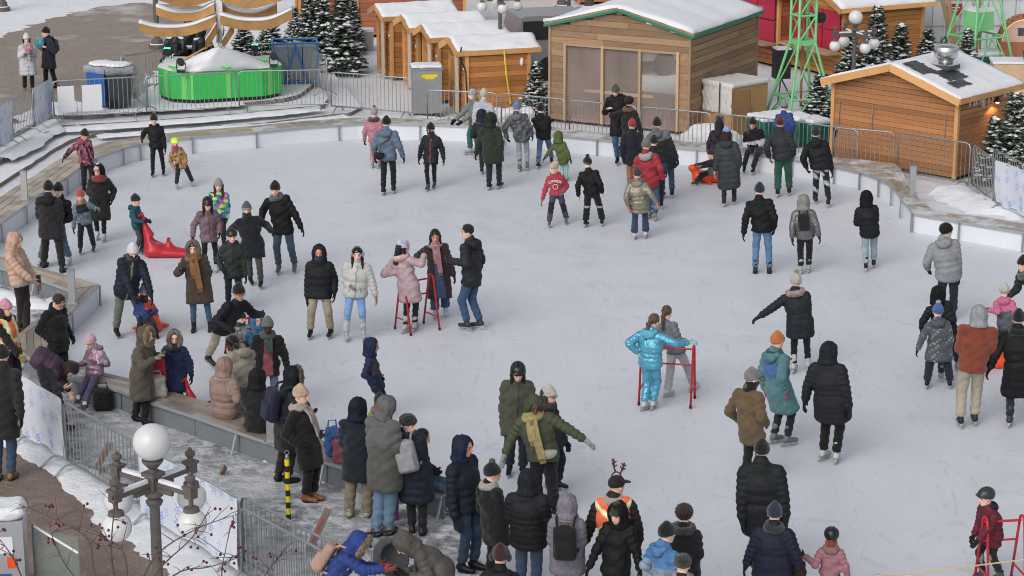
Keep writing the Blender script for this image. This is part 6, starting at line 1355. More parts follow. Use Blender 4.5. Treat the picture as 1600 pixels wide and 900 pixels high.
for k in range(K):
    t = k / (K - 1)
    for q in dn: V.append((q[0] * (1.01 - t) + (ap[0]) * t + rng.normal(0, .012), q[1] * (1.01 - t) + ap[1] * t + rng.normal(0, .012), .845 + .02 * (k > 0) + .68 * max(0, (t - .22) / .78) ** 1.05 + rng.normal(0, .008)))
for k in range(K - 1):
    for i in range(n): F.append((k * n + i, k * n + (i + 1) % n, (k + 1) * n + (i + 1) % n, (k + 1) * n + i))
mesh_obj('snow_cone', V, F, 'roof_snow', GB, True)
MB().box((-.45, -.15, 1.22), (.95, .16, .03), R=np.array(Matrix.Rotation(-.45, 3, 'Y') @ Matrix.Rotation(.5, 3, 'Z'))).build('board', 'petal_wood', GB)
def at_stage(x, y, z): return gp(x, y, PZ + z)
for x, y, lb in ((271, 107, 'green star ornament at the left of the snow cone'), (353, 107, 'green star ornament in the middle of the snow cone'), (412, 96, 'green star ornament at the right of the snow cone')):
    q = at_stage(x, y, .92); mb = MB()
    for i in range(8):
        a = i * math.pi / 4; d = A3(math.cos(a), math.sin(a) * .6, .35 if i % 2 else .1); s = A3(-math.sin(a), math.cos(a), 0) * .05; L_ = .26 if i % 2 else .18
        mb.add([s, -s, d * L_, A3(0, 0, .06)], [(0, 1, 2), (1, 3, 2), (3, 0, 2), (0, 3, 1)])
    tag(mb.build('star_ornament', 'gift_light', None, False, tuple(q)), lb, 'ornament', 'green stars on the stage')
for x, y, lb, lit in ((283, 113, 'black spotlight on the left front of the green stage', 0), (428, 104, 'black spotlight on the right front of the green stage', 0), (262, 98, 'green lit spotlight behind the left of the stage', 1), (399, 92, 'green lit spotlight behind the right of the stage', 1)):
    q = at_stage(x, y, .86 if not lit else .75); r_ = empty('spotlight', tuple(q)); tag(r_, lb, 'spotlight')
    MB().box((0, 0, .03), (.2, .16, .06)).tube([(-.11, 0, .05), (-.12, 0, .26)], .014, 6).tube([(.11, 0, .05), (.12, 0, .26)], .014, 6).build('bracket', 'black_plastic', r_)
    h = MB(); h.lathe([(.07, -.13), (.10, -.1), (.105, .12), (.09, .13)], 14); h.v = [(x_, -z_ * .8 - .1 * 0, .27 + y_ * .9 + z_ * .35) for x_, y_, z_ in h.v]; h.build('head', 'black_plastic', r_)
    if lit: MB().box((0, .0, .40), (.17, .1, .02)).build('lens', 'green_lamp', r_)
# curved wooden petals
PT = empty('petal_sculpture', tuple(gp(346, 150, PZ))); tag(PT, 'wooden sculpture of curved snow capped petals above the green stage', 'sculpture'); pto = np.array(PT.location); YP = pto[1]
def petal(pts, dy0, dy1, w=.20, th=.10, snow=True):
    P_ = smooth_path([aty(x, y, YP + dy0 + (dy1 - dy0) * i / (len(pts) - 1)) - pto for i, (x, y) in enumerate(pts)], 6); mb, ms = MB(), MB(); v = []; sv = []
    for q in P_:
        v += [(q[0], q[1] - th / 2, q[2] - w / 2), (q[0], q[1] - th / 2, q[2] + w / 2), (q[0], q[1] + th / 2, q[2] + w / 2), (q[0], q[1] + th / 2, q[2] - w / 2)]
        sv += [(q[0], q[1] - th * .55, q[2] + w / 2 + .003), (q[0], q[1] - th * .35, q[2] + w / 2 + .06), (q[0], q[1] + th * .5, q[2] + w / 2 + .07), (q[0], q[1] + th * .55, q[2] + w / 2 + .003)]
    n = len(P_); f = [(i * 4 + j, i * 4 + (j + 1) % 4, i * 4 + 4 + (j + 1) % 4, i * 4 + 4 + j) for i in range(n - 1) for j in range(4)] + [(3, 2, 1, 0), tuple(range(4 * n - 4, 4 * n))]
    o = mesh_obj('petal', v, f, 'petal_wood', PT)
    if snow: mesh_obj('snow_cap', sv, f, 'roof_snow', o, True)
petal([(218, 42), (250, 49), (295, 47), (338, 32)], -.5, 0, .24, .3); petal([(245, 16), (275, 25), (308, 24), (336, 12)], .5, .05, .22, .3); petal([(342, 10), (370, 24), (402, 27), (432, 15)], .4, .4, .28, .35); petal([(345, 30), (380, 38), (420, 37), (457, 22)], -.35, -.2, .25, .3)
petal([(246, -8), (290, 4), (335, -8)], -.2, .1, .22, .3); petal([(345, -6), (390, 6), (440, -6)], -.2, -.1, .22, .3)
for x0, dy in ((331, -.45), (357, -.3)): petal([(x0 - 9, 70), (x0 - 2, 60), (x0 + 8, 44)], dy, dy + .4, .26, .28)
q = aty(344, 38, YP + .1) - pto; MB().box((q[0], q[1], 1.8), (.16, .16, 3.6)).build('mast', 'white_paint', PT); MB().lathe([(.12, 1.45), (.10, 1.75), (.06, 1.95)], 12, (q[0], q[1], 0)).build('mast_socket', 'galv', PT)
# bronze group with snow (plain stand-in figures)
def statue(x, y, label, s, yaw, seed):
    f = Field((-.5, -.6, 0), (.5, .6, 1.75), .035)
    f.box((0, .05, .25), (.6, .5, .5), .05); f.seg((0, 0, .55), (0, .02, 1.05), .19, .17, .05, (1, 0, 0), 1.25); f.ell((0, -.03, 1.38), (.115, .13, .15)); f.seg((0, 0, 1.1), (0, -.02, 1.3), .07, .06, .04)
    for sx in (-1, 1):
        f.seg((sx * .12, -.02, .6), (sx * .16, -.42, .58), .12, .10, .06); f.seg((sx * .16, -.42, .58), (sx * .15, -.45, .1), .10, .09, .05); f.seg((sx * .24, 0, 1.08), (sx * .30, -.12, .80), .075, .065, .04); f.seg((sx * .30, -.12, .80), (sx * .12, -.34, .72), .062, .05, .04)
    f.seg((0, .12, .5), (0, .1, 1.0), .16, .12, .08, (1, 0, 0), 1.3); f.noise(.012, 26, seed); V, F_ = f.mesh(); r_ = empty('statue', tuple(gp(x, y, PZ)), yaw); tag(r_, label, 'statue', 'dark bronze figures'); r_.scale = (s, s, s)
    link('figure', np_mesh('figure', V, F_, 'bronze'), r_)
    g = Field((-.5, -.6, .4), (.5, .4, 1.75), .035); g.seg((-.12, -.3, .71), (.14, -.2, .70), .06, .07, .03); g.ell((0, -.01, 1.535), (.10, .11, .03)); g.seg((-.22, .02, 1.17), (.22, .02, 1.17), .05, k=.02); V, F_ = g.mesh(); link('snow_cap', np_mesh('snow_cap', V, F_, 'snow'), r_)
statue(276, 124, 'dark bronze seated figure left of the snow cone', 1.0, -.3, 1); statue(297, 112, 'dark bronze seated figure under the left petals', 1.05, .2, 2); statue(318, 122, 'dark bronze seated figure dusted with snow beside the mast', .95, .5, 3)
# wheeled bins
def bin_(x, y, mat, label, rz, lid='plastic_bag'):
    r_ = empty('wheeled_bin', tuple(gp(x, y, PZ)), rz); tag(r_, label, 'bin', 'wheeled bins in plastic bags'); b = MB(); b.box((0, 0, .55), (.62, .66, .95)); b.v = [(a * (.80 if c < .5 else 1.), d * (.78 if c < .5 else 1.), c) for a, d, c in b.v]; b.build('bin_body', mat, r_)
    MB().box((0, 0, 1.045), (.68, .72, .035)).box((0, .36, 1.0), (.5, .05, .05)).build('rim', mat, r_)
    f = Field((-.45, -.48, .7), (.45, .48, 1.25), .03); f.box((0, 0, 1.02), (.71, .75, .2), .05); f.noise(.015, 22, 4); V, F_ = f.mesh(); link('plastic_bag', np_mesh('plastic_bag', V, F_, 'plastic_bag'), r_)
    g = Field((-.45, -.48, .9), (.45, .48, 1.3), .03); g.ell((0, 0, 1.15), (.34, .36, .06)); g.noise(.012, 24, 6); V, F_ = g.mesh(); link('snow_cap', np_mesh('snow_cap', V, F_, 'snow'), r_)
    for s in (-1, 1):
        w_ = MB(); w_.lathe([(.03, -.03), (.13, -.03), (.14, 0), (.13, .03), (.03, .03)], 18); w_.v = [(c + s * .30, a, b_ + .14) for a, b_, c in w_.v]; w_.v = [(a + .0, b_ + .24, c) for a, b_, c in w_.v]; w_.build('wheel', 'tyre_black', r_)
bin_(163, 166, 'bin_blue', 'blue wheeled bin, the left one by the barricade', 1.0); bin_(187, 168, 'bin_grey', 'dark grey wheeled bin right of the blue bin', 1.9)
# blue framed crate, cabinet, concrete block
r_ = empty('steel_crate', tuple(gp(462, 128, PZ)), .12); tag(r_, 'grey crate in a blue steel frame behind the green stage', 'crate'); mb = MB()
for sx in (-.62, .62):
    for sy in (-.4, .4): mb.tube([(sx, sy, 0), (sx, sy, 1.15)], .03, 6)
for z in (.08, 1.15):
    P_ = [(-.62, -.4, z), (.62, -.4, z), (.62, .4, z), (-.62, .4, z)]
    for a, b in zip(P_, P_[1:] + P_[:1]): mb.tube([a, b], .03, 6)
mb.tube([(-.3, -.4, .1), (0, -.4, 1.12)], .028, 6).tube([(.3, -.4, .1), (0, -.4, 1.12)], .028, 6); mb.build('frame', 'blue_steel', r_)
for k in range(3): MB().box((-.4 + k * .4, 0, .58), (.38, .66, .92)).build('panel', 'crate_grey', r_)
r_ = empty('metal_cabinet', tuple(gp(667, 181, .12)), .12); tag(r_, 'grey dimpled metal cabinet with a yellow sticker and snow on top', 'cabinet')
MB().box((0, 0, .70), (.78, .55, 1.16)).build('body', 'cabinet', r_); MB().box((0, 0, 1.30), (.84, .6, .05)).build('lid', 'galv', r_); MB().box((.06, -.283, 1.12), (.42, .008, .08)).box((.06, -.283, 1.06), (.26, .008, .05)).build('sticker', 'yellow', r_)
mb = MB()
for i in range(7):
    for j in range(9): mb.box((-.30 + i * .1 + (.05 if j % 2 else 0) - .02, -.278, .22 + j * .1), (.05, .012, .05), 0, np.array(Matrix.Rotation(.785, 3, 'Y')))
mb.build('dimples', 'cabinet', r_)['kind'] = 'stuff'
f = Field((-.5, -.4, 1.25), (.5, .4, 1.5), .03); f.box((0, 0, 1.36), (.82, .58, .09), .04); f.noise(.008, 20, 3); V, F_ = f.mesh(); link('snow_cap', np_mesh('snow_cap', V, F_, 'snow'), r_)
for sx in (-.3, .3): MB().box((sx, 0, .06), (.12, .5, .13)).build('foot', 'dark_grey', r_)
r_ = empty('concrete_block', tuple(gp(571, 78, .12)), .1); tag(r_, 'grey concrete block with snow beside the chalet row', 'block'); MB().box((0, 0, .3), (.5, .5, .6)).build('block', 'concrete', r_); MB().box((0, 0, .63), (.52, .52, .07)).build('snow_cap', 'snow', r_)
# ================================================================== TOWERS
def tower(x, y, z, hb, hr, ht, w0, w1, label, disc, box=False, yaw=.35):
    root = empty('lattice_tower', tuple(gp(x, y, z)), yaw); tag(root, label, 'tower', 'green lattice towers'); c4 = [(-1, -1), (1, -1), (1, 1), (-1, 1)]
    lv = [(0, w0), (hr, w0 + (w1 - w0) * hr / hb), (hb, w1), (hb + (ht - hb) * .5, w1), (ht, w1)]
    for a, b in c4: MB().tube([(a * w, b * w, h) for h, w in lv], .038, 8).build('leg', 'tower_green', root, True)
    for h, w in lv[1:]:
        for (a, b), (c, d) in zip(c4, c4[1:] + c4[:1]): MB().tube([(a * w, b * w, h), (c * w, d * w, h)], .03, 6).build('ring_bar', 'tower_green', root)
    for (h0, w_0), (h1, w_1) in zip(lv[:-1], lv[1:]):
        for k, ((a, b), (c, d)) in enumerate(zip(c4, c4[1:] + c4[:1])):
            MB().tube([(a * w_0, b * w_0, h0), ((a * w_1 + c * w_1) / 2 if h0 == 0 else c * w_1, (b * w_1 + d * w_1) / 2 if h0 == 0 else d * w_1, h1)], .022, 6).build('brace', 'tower_green', root)
            if h0 == 0: MB().tube([(c * w_0, d * w_0, h0), ((a * w_1 + c * w_1) / 2, (b * w_1 + d * w_1) / 2, h1)], .022, 6).build('brace', 'tower_green', root)
    for sx in (0, 1):
        MB().box((0, (-1, 1)[sx] * w1, hb), (w1 * 2.1, .05, .13)).box(((-1, 1)[sx] * w1, 0, hb), (.05, w1 * 2.1, .13)).build('collar', 'tower_green', root)
    MB().tube([(0, 0, hr * .6), (0, 0, ht)], .03, 6).build('core_pole', 'arch_brick', root)
    if disc: MB().lathe([(.1, ht), (disc, ht + .04), (disc, ht + .10), (.1, ht + .14)], 22).build('platform', 'tower_green', root); MB().lathe([(.1, ht + .14), (disc * .97, ht + .105), (disc * .9, ht + .18), (.1, ht + .22)], 22).build('snow_cap', 'snow', root)
    if box: MB().box((0, 0, hr + .45), (.62, .62, .55)).build('machine_box', 'tower_green', root); MB().box((0, 0, hr + .76), (.64, .64, .08)).build('snow_cap', 'snow', root)
    return root
TW = tower(1250, 192, .12, 2.15, .72, 3.55, .70, .24, 'pale green lattice tower between the pavilion and the right chalet', .62)
h = MB(); h.lathe([(.04, -.22), (.13, -.2), (.15, .1), (.13, .14)], 14); h.v = [(z_ + .45, x_, y_ + 2.75) for x_, y_, z_ in h.v]; h.build('floodlight', 'black_plastic', TW)
tower(1524, 122, .12, 2.9, 1.25, 4.6, .82, .3, 'pale green lattice tower at top right with a machine box', 0, True, .5)
# speaker on a stand, tarp box, green covered boxes, snowy tables
r_ = empty('loudspeaker', tuple(gp(1219, 158, .12)), .2); tag(r_, 'black loudspeaker under snow left of the green tower', 'speaker'); MB().box((0, 0, 1.05), (.42, .4, .80)).build('cabinet', 'black_plastic', r_); MB().box((0, 0, 1.475), (.42, .4, .05)).build('snow_cap', 'snow', r_)
for a in (0, 2.1, 4.2): MB().tube([(0, 0, .65), (math.cos(a) * .35, math.sin(a) * .35, 0)], .02, 6).build('leg', 'black_plastic', r_)
Pt = gp(1142, 214, .12); r_ = empty('tarp_box', tuple(Pt), math.radians(40)); tag(r_, 'brown plywood cupboard half covered by a white tarp', 'cupboard')
MB().box((.65, .52, .62), (1.3, 1.04, 1.24)).build('box', 'plywood', r_)
for k in range(2): MB().box((.33 + .64 * k, -.012, .62), (.60, .02, 1.08)).build('door', 'plywood', r_); MB().tube([(.6 + .1 * k, -.035, .75), (.6 + .1 * k, -.035, .55)], .012, 6).build('handle', 'galv', r_)
f = Field((-.3, -.3, .2), (1.6, 1.4, 1.6), .04); f.box((.65, .52, 1.3), (1.40, 1.14, .13), .05); f.box((-.03, .5, .92), (.05, 1.05, .75), .02, k=.05); f.noise(.008, 12, 8); V, F_ = f.mesh(); link('tarp', np_mesh('tarp', V, F_, 'tarp'), r_)
MB().tube([(-.09, .35, 1.36), (-.1, .35, .3)], .014, 6).build('bungee_cord', 'black_plastic', r_)
def green_box(x, y, d, label, rz=.5):
    r_ = empty('covered_table', tuple(gp(x, y, .12)), rz); tag(r_, label, 'table', 'green covered snowy tables'); f = Field((-d[0], -d[1], -.02), (d[0], d[1], d[2] + .2), .035); f.box((0, 0, d[2] / 2), d, .06); f.noise(.012, 16, int(x)); V, F_ = f.mesh(); link('cover', np_mesh('cover', V, F_, 'dark_green'), r_)
    f = Field((-d[0], -d[1], d[2] - .1), (d[0], d[1], d[2] + .3), .035); f.box((0, 0, d[2] + .05), (d[0] * 1.0, d[1] * 1.0, .14), .06); f.noise(.01, 14, 5); V, F_ = f.mesh(); link('snow_cap', np_mesh('snow_cap', V, F_, 'snow'), r_)
green_box(1208, 222, (1.15, .8, .62), 'green covered table under snow behind the seated bench sitter'); green_box(1246, 226, (.55, .7, .66), 'narrow green covered box under snow below the tower legs'); green_box(1272, 228, (.6, .6, .6), 'small green covered box beside the right chalet')
r_ = empty('snow_heap', tuple(gp(1110, 226, .12))); tag(r_, 'heap of snow against the barricade below the tarp box', 'snow heap'); f = Field((-.9, -.5, -.05), (.9, .5, .7), .04); f.ell((0, 0, .1), (.75, .4, .45)); f.noise(.03, 8, 3); V, F_ = f.mesh(); link('heap', np_mesh('heap', V, F_, 'snow'), r_)
r_ = empty('snow_heap', tuple(gp(790, 196, .12))); tag(r_, 'long white snow heap behind the cream beanie skater', 'snow heap'); f = Field((-1., -.5, -.05), (1., .5, .7), .04); f.box((0, 0, .2), (1.5, .5, .5), .12); f.noise(.03, 8, 6); V, F_ = f.mesh(); link('heap', np_mesh('heap', V, F_, 'snow'), r_)
for x, y, s_, lb in ((1535, 118, (1.4, .7, .62), 'dark green covered table under the second tower'), (1540, 150, (.75, .6, .6), 'green covered box under snow beside the silver fan')): green_box(x, y, s_, lb, .4)
# ================================================================== TRUCK behind the chalets
Pk = gp(868, 126, .12); TK = empty('pickup_truck', tuple(Pk), math.radians(14)); tag(TK, 'silver pickup truck with a canopy parked behind the pavilion', 'truck')
def prism(prof, y0, y1): n = len(prof); return [(x, y0, z) for x, z in prof] + [(x, y1, z) for x, z in prof], [tuple(range(n)), tuple(range(2 * n - 1, n - 1, -1))] + [(i, i + n, (i + 1) % n + n, (i + 1) % n) for i in range(n)]
v_, f_ = prism([(-1.2, .45), (-1.25, 1.05), (3.6, 1.1), (4.3, 1.05), (4.4, .8), (4.35, .45)], 0, 1.9); mesh_obj('body', v_, [q[::-1] for q in f_], 'truck_grey', TK)
v_, f_ = prism([(-1.2, 1.06), (-1.0, 1.82), (-.9, 1.88), (.95, 1.88), (1.0, 1.06)], .08, 1.82); mesh_obj('canopy', v_, [q[::-1] for q in f_], 'truck_grey', TK)
v_, f_ = prism([(1.02, 1.06), (1.05, 1.80), (1.15, 1.86), (2.3, 1.84), (3.1, 1.1)], .1, 1.8); mesh_obj('cab', v_, [q[::-1] for q in f_], 'truck_grey', TK)
for a, b, c, d in ((-.95, .75, 1.2, 1.74), (1.15, 1.75, 1.16, 1.7), (1.82, 2.45, 1.16, 1.66)): MB().box(((a + b) / 2, .07 if a < 0 else .09, (c + d) / 2), (b - a, .03, d - c)).build('window', 'dark_glass', TK)
for x in (-.2, 3.3):
    for y in (.1, 1.8):
        w_ = MB(); w_.lathe([(.1, -.11), (.33, -.11), (.37, -.06), (.37, .06), (.33, .11), (.1, .11)], 22); w_.v = [(a + x, c + y, b_ + .37) for a, b_, c in w_.v]; t_ = w_.build('wheel', 'tyre_black', TK)
MB().box((4.4, .95, .55), (.1, 1.9, .2)).build('bumper', 'chrome', TK); MB().box((1.6, .95, 1.875), (.8, 1.3, .03)).build('snow_cap', 'snow', TK)
# ================================================================== TOP RIGHT
Pf = gp(1500, 96, .12); FW = empty('white_hoarding', tuple(Pf), math.radians(2)); tag(FW, 'white panelled hoarding behind the second green tower', 'hoarding')
for k in range(6): MB().box((-2.2 + k * 1.12, 0, 1.6), (1.10, .05, 3.0)).build('panel', 'fence_white', FW)
for k in range(14): MB().tube([(-2.6 + k * .42, -.06, .1), (-2.6 + k * .42, -.06, 2.6)], .009, 5).build('mesh_wire', 'galv', FW)
for z in (.2, 1.1, 1.9): MB().tube([(-2.7, -.07, z), (3.0, -.07, z)], .012, 5).build('mesh_rail', 'galv', FW)
q = aty(1492, 14, Pf[1] - .1); r_ = empty('red_sign', tuple(q)); tag(r_, 'dark red sign on the white hoarding', 'sign'); MB().box((0, 0, 0), (.42, .02, .32)).build('board', 'red_panel', r_); MB().box((0, -.014, .04), (.3, .006, .025)).box((-.02, -.014, -.04), (.24, .006, .025)).build('print', 'white_paint', r_)
for k, (xa, ya, xb, yb) in enumerate(((1470, -10, 1490, 72), (1480, -10, 1496, 76))):
    p0, p1 = aty(xa, ya, Pf[1] - .7), aty(xb, yb, Pf[1] - 1.1); tag(MB().tube([p0, p1], .07, 4).build('lumber_board', 'pale_wood'), ('left leaning board of two against the hoarding', 'right leaning board of two against the hoarding')[k], 'board')
Pa = gp(1597, 118, .12); AR = empty('arch_sign', tuple(Pa), math.radians(-6)); tag(AR, 'brick arch with a glowing sign panel at the top right edge', 'sign')
mb = MB(); mb.box((0, 0, .5), (1.5, .4, 1.0)); mb.build('base', 'arch_brick', AR)
for k in range(15):
    a = math.pi * k / 14; MB().box((math.cos(a) * .72, 0, 1.02 + math.sin(a) * .72), (.12, .36, .15), 0, np.array(Matrix.Rotation(-a, 3, 'Y'))).build('brick', 'arch_brick', AR)
d_ = MB(); d_.add([(0, -.08, 1.0)] + [(math.cos(t) * .66, -.08, 1.0 + math.sin(t) * .66) for t in np.linspace(0, math.pi, 24)], [(0, i + 2, i + 1) for i in range(23)]); d_.build('sign_panel', 'salmon', AR)
P_ = [(math.cos(t) * .655, -.10, 1.0 + math.sin(t) * .655) for t in np.linspace(0, math.pi, 24)]; MB().tube(P_, .014, 6).build('light_strip', 'arch_light', AR)
MB().box((-.12, -.09, 1.28), (.17, .012, .20)).box((-.12, -.09, 1.40), (.22, .012, .025)).build('bin_symbol', 'dark_grey', AR)
Kp = gp(1550, 156, .12); KI = empty('kiosk', tuple(Kp), math.radians(-4)); tag(KI, 'pale wood counter with snow and a teal plate at the right edge', 'counter'); MB().box((.9, .4, .5), (1.8, .8, 1.0)).build('counter_body', 'pale_wood', KI); MB().box((.9, .4, 1.04), (1.86, .86, .06)).build('snow_cap', 'snow', KI); MB().box((1.15, -.01, .72), (.4, .012, .24)).build('plate', 'teal_sign', KI)
tr_ = empty('planter', tuple(Kp + A3(1.25, .35, 1.07))); tag(tr_, 'oval green tub on the pale wood counter', 'tub'); o_ = MB(); o_.lathe([(.36, 0), (.40, .26), (.38, .27)], 20); o_.build('tub', 'dark_green', tr_); MB().lathe([(.37, .27), (.2, .33), (.02, .34)], 20).build('snow_cap', 'snow', tr_)
MB().tube([(math.cos(t) * .34, -.02, .62 + math.sin(t) * .36) for t in np.linspace(0, 6.28, 22)], .03, 6).build('ring_frame', 'dark_green', tr_)
q = aty(1145, 3, 75.); r_ = empty('blue_board', tuple(q)); tag(r_, 'dark blue board with pink neon scribble at the top edge', 'sign'); MB().box((0, 0, .25), (1.1, .05, .7)).build('board', 'blue_paint', r_)
for k in range(3): MB().tube([(-.25 + .22 * k + .09 * math.cos(t), -.04, .12 + .1 * math.sin(t) + .02 * t) for t in np.linspace(0, 7, 20)], .012, 5).build('neon_tube', 'neon_pink', r_)
for x, y, h_, lb in ((920, 16, 3.4, 'dark bare tree trunk above the pavilion roof'), (888, 22, 2.6, 'young bare tree with forked twigs near the truck')):
    r_ = empty('bare_tree', tuple(gp(x, y + 18, .12))); tag(r_, lb, 'tree'); s_ = 1 if h_ > 3 else .4; MB().tube([(0, 0, 0), (.03, 0, h_ * .6), (0, 0, h_)], [.17 * s_, .14 * s_, .1 * s_], 9).build('trunk', 'bark_dark', r_)
    for k in range(6): a = k * 1.1; MB().tube([(0, 0, h_ * (.45 + .09 * k)), (math.cos(a) * .5, math.sin(a) * .3, h_ * (.62 + .09 * k)), (math.cos(a) * .7, math.sin(a) * .5, h_ * (.8 + .09 * k))], [.05 * s_, .03 * s_, .012], 6).build('limb', 'bark_dark', r_)
# crates and bottles of colour beside the red booth
for k, (x, y, c_, lb) in enumerate(((1205, 97, 'yellow', 'yellow slim box beside the red hut'), (1218, 102, 'red_panel', 'red slim box beside the red hut'), (1226, 100, 'white_paint', 'white slim box beside the red hut'), (1196, 96, 'white_paint', 'leftmost white slim box beside the pavilion'), (1213, 96, 'salmon', 'pinkish slim box beside the red hut'))):
    r_ = empty('slim_box', tuple(gp(x, y, .12)), .3); tag(r_, lb, 'box', 'slim coloured boxes'); MB().box((0, 0, .28), (.16, .16, .56)).build('box', c_, r_); MB().lathe([(.08, .56), (.03, .66), (.03, .74)], 8).build('top', 'white_paint', r_)
# ================================================================== SKATING AIDS
def tubes(name, parts, mat, root):
    for nm, pts, r in parts: MB().tube(pts, r, 8).build(nm, mat, root, True)
def hoop(w, h, yb, n=12):      # inverted narrow U in the y-z plane
    R = .085; P_ = [(0, -yb, 0)]
    for t in np.linspace(math.pi, 0, n): P_.append((0, R * math.cos(t), h - R + R * math.sin(t)))
    return P_ + [(0, yb, 0)]
def skate_frame(x, y, rz, label, h=.98, w=.62):
    r_ = empty('skating_frame', tuple(gp(x, y, 0)), rz); tag(r_, label, 'skating aid', 'red tube skating frames')
    for s in (-1, 1):
        P_ = [(s * w / 2 + q[0], q[1], q[2] + .012) for q in hoop(w, h, .27)]; MB().tube(P_, .019, 8).build('side_hoop', 'red_paint', r_, True)
        MB().tube([(s * w / 2, -.205, .24), (s * w / 2, .205, .24)], .015, 7).build('side_bar', 'red_paint', r_)
        for e in (-1, 1): MB().tube([(s * w / 2, e * .27, 0), (s * w / 2, e * .262, .05)], .023, 8).build('rubber_tip', 'rubber', r_)
    MB().tube([(-w / 2, .03, h - .06), (w / 2, .03, h - .06)], .017, 7).build('hand_bar', 'red_paint', r_); MB().tube([(-w / 2, .12, h - .36), (w / 2, .12, h - .36)], .015, 7).build('cross_bar', 'red_paint', r_)
    return r_
skate_frame(652, 515, math.radians(35), 'red tube frame in front of the pink coat'); skate_frame(1042, 628, math.radians(-12), 'red tube frame pushed by the light blue snowsuit', w=.85); skate_frame(1562, 918, math.radians(8), 'red tube frame under the maroon coat child', w=.5)
skate_frame(378, 556, math.radians(30), 'red tube frame held by the purple mittens', h=.72, w=.4)
def blob(name, part, lo, hi, h, mat, loc, rz, label, cat, fn, group=None, sc=1.):
    f = Field(lo, hi, h); fn(f); V, F_ = f.mesh(); r_ = empty(name, tuple(loc), rz); r_.scale = (sc,) * 3; tag(r_, label, cat, group); link(part, np_mesh(part, V, F_, mat), r_); return r_
def whale(f):
    f.seg((-.25, 0, .09), (.48, 0, .06), .16, .10, .05, (0, 1, 0), 1.5); f.seg((-.22, 0, .16), (-.36, 0, .54), .21, .075, .10); f.seg((-.36, 0, .50), (-.44, 0, .86), .07, .035, .05); f.seg((-.48, -.16, .86), (-.48, .16, .86), .026, k=.03)
    f.seg((.12, 0, .16), (.06, 0, .36), .10, .03, .06); f.seg((.06, -.05, .37), (.10, .05, .37), .022, k=.03); f.ell((-.12, 0, .36), (.16, .22, .09), k=.05, op='s'); f.cut((0, 0, .015), (0, 0, -1))
WH = blob('whale_skating_aid', 'whale_body', (-.7, -.4, -.02), (.75, .4, 1.), .024, 'red_paint', gp(258, 400, 0), math.radians(-6), 'red plastic whale pushed by the teal jacket child', 'skating aid', whale)
blob('whale_skating_aid', 'whale_body', (-.7, -.4, -.02), (.75, .4, 1.), .024, 'red_paint', gp(322, 652, 0), math.radians(-10), 'red plastic whale between the royal blue parka and the beige puffer', 'skating aid', whale, None, .72)
def seal(f):
    f.seg((-.30, 0, .15), (.35, 0, .13), .21, .17, .06, (0, 1, 0), 1.15); f.seg((.30, 0, .18), (.46, 0, .34), .13, .10, .1); f.ell((.50, 0, .40), (.13, .11, .10), k=.05); f.seg((-.30, 0, .18), (-.52, 0, .50), .12, .05, .08); f.seg((-.55, -.16, .56), (-.55, .16, .56), .025, k=.04)
    for s in (-1, 1): f.seg((.15, s * .2, .08), (.05, s * .38, .04), .06, .03, .05)
    f.cut((0, 0, .012), (0, 0, -1))
for x, y, rz, lb, m_ in ((235, 512, math.radians(-72), 'orange red plastic seal under the child in blue and red', 'orange_plastic'), (1110, 284, math.radians(184), 'orange plastic seal with the grey jacket child at the back', 'orange_plastic'), (1552, 566, math.radians(95), 'red orange plastic seal beside the pink and grey child', 'orange_plastic')):
    blob('seal_skating_aid', 'seal_body', (-.8, -.55, -.02), (.75, .55, .85), .026, m_, gp(x, y, 0), rz, lb, 'skating aid', seal, 'plastic animal skating aids', .85)
# ================================================================== HELD AND LAID DOWN THINGS
def wpt(I, k): return I['off'] + I[k]
for I, col, lb in ((I1, 'c28a92', 'pink candy floss held by the white puffer person'), (I2, '3aa3bd', 'blue candy floss held by the navy parka person')):
    c = (wpt(I, 'Wa') + wpt(I, 'Wb')) / 2 + I['fw'] * .12 + A3(0, 0, .16); f = Field((-.2, -.2, -.3), (.2, .2, .3), .018); f.ell((0, 0, 0), (.12, .11, .16)); f.noise(.012, 45, 2); V, F_ = f.mesh(); r_ = empty('candy_floss', tuple(c)); tag(r_, lb, 'candy floss'); o = link('sugar_cloud', np_mesh('sugar_cloud', V, F_, 'fur_o'), r_); o.color = (*C(col), 1); MB().tube([(0, 0, -.34), (0, 0, -.1)], .008, 6).build('stick', 'white_paint', r_)
def bag(x, y, z, d, col, label, rz=.3, handle=True, name='bag'):
    f = Field((-d[0], -d[1], -.02), (d[0], d[1], d[2] * 1.3), .02); f.box((0, 0, d[2] / 2), d, min(d) * .25); f.noise(.012, 18, int(x)); V, F_ = f.mesh(); r_ = empty(name, tuple(gp(x, y, z)), rz); tag(r_, label, 'bag'); o = link('bag_body', np_mesh('bag_body', V, F_, 'cloth_o'), r_); o.color = (*C(col), 1)
    if handle: h = MB().tube([(-d[0] * .3, 0, d[2] * .95), (-d[0] * .25, 0, d[2] * 1.25), (d[0] * .25, 0, d[2] * 1.25), (d[0] * .3, 0, d[2] * .95)], .012, 6).build('handle', 'cloth_o', r_); h.color = (*C(col), 1)
    return r_
r_ = bag(243, 620, BZ, (.34, .24, .34), 'a8a39c', 'white cloth bag on the bench beside the olive coat', .4); r2 = bag(247, 596, BZ + .2, (.26, .16, .36), 'b3182e', 'red drawstring bag standing in the white bag', .5)
bag(161, 640, .05, (.30, .26, .36), '17181a', 'black bag on the ground below the seated child', .2); bag(520, 712, BZ, (.22, .22, .44), '2b62a8', 'blue shopping bag on the bench beside the long navy coat', .3); bag(533, 722, BZ, (.24, .22, .34), 'a35560', 'red and white patterned bag next to the blue bag', .1)
bag(610, 812, .05, (.22, .16, .32), '8e2f8e', 'purple bag on the ground behind the jeans', .2)
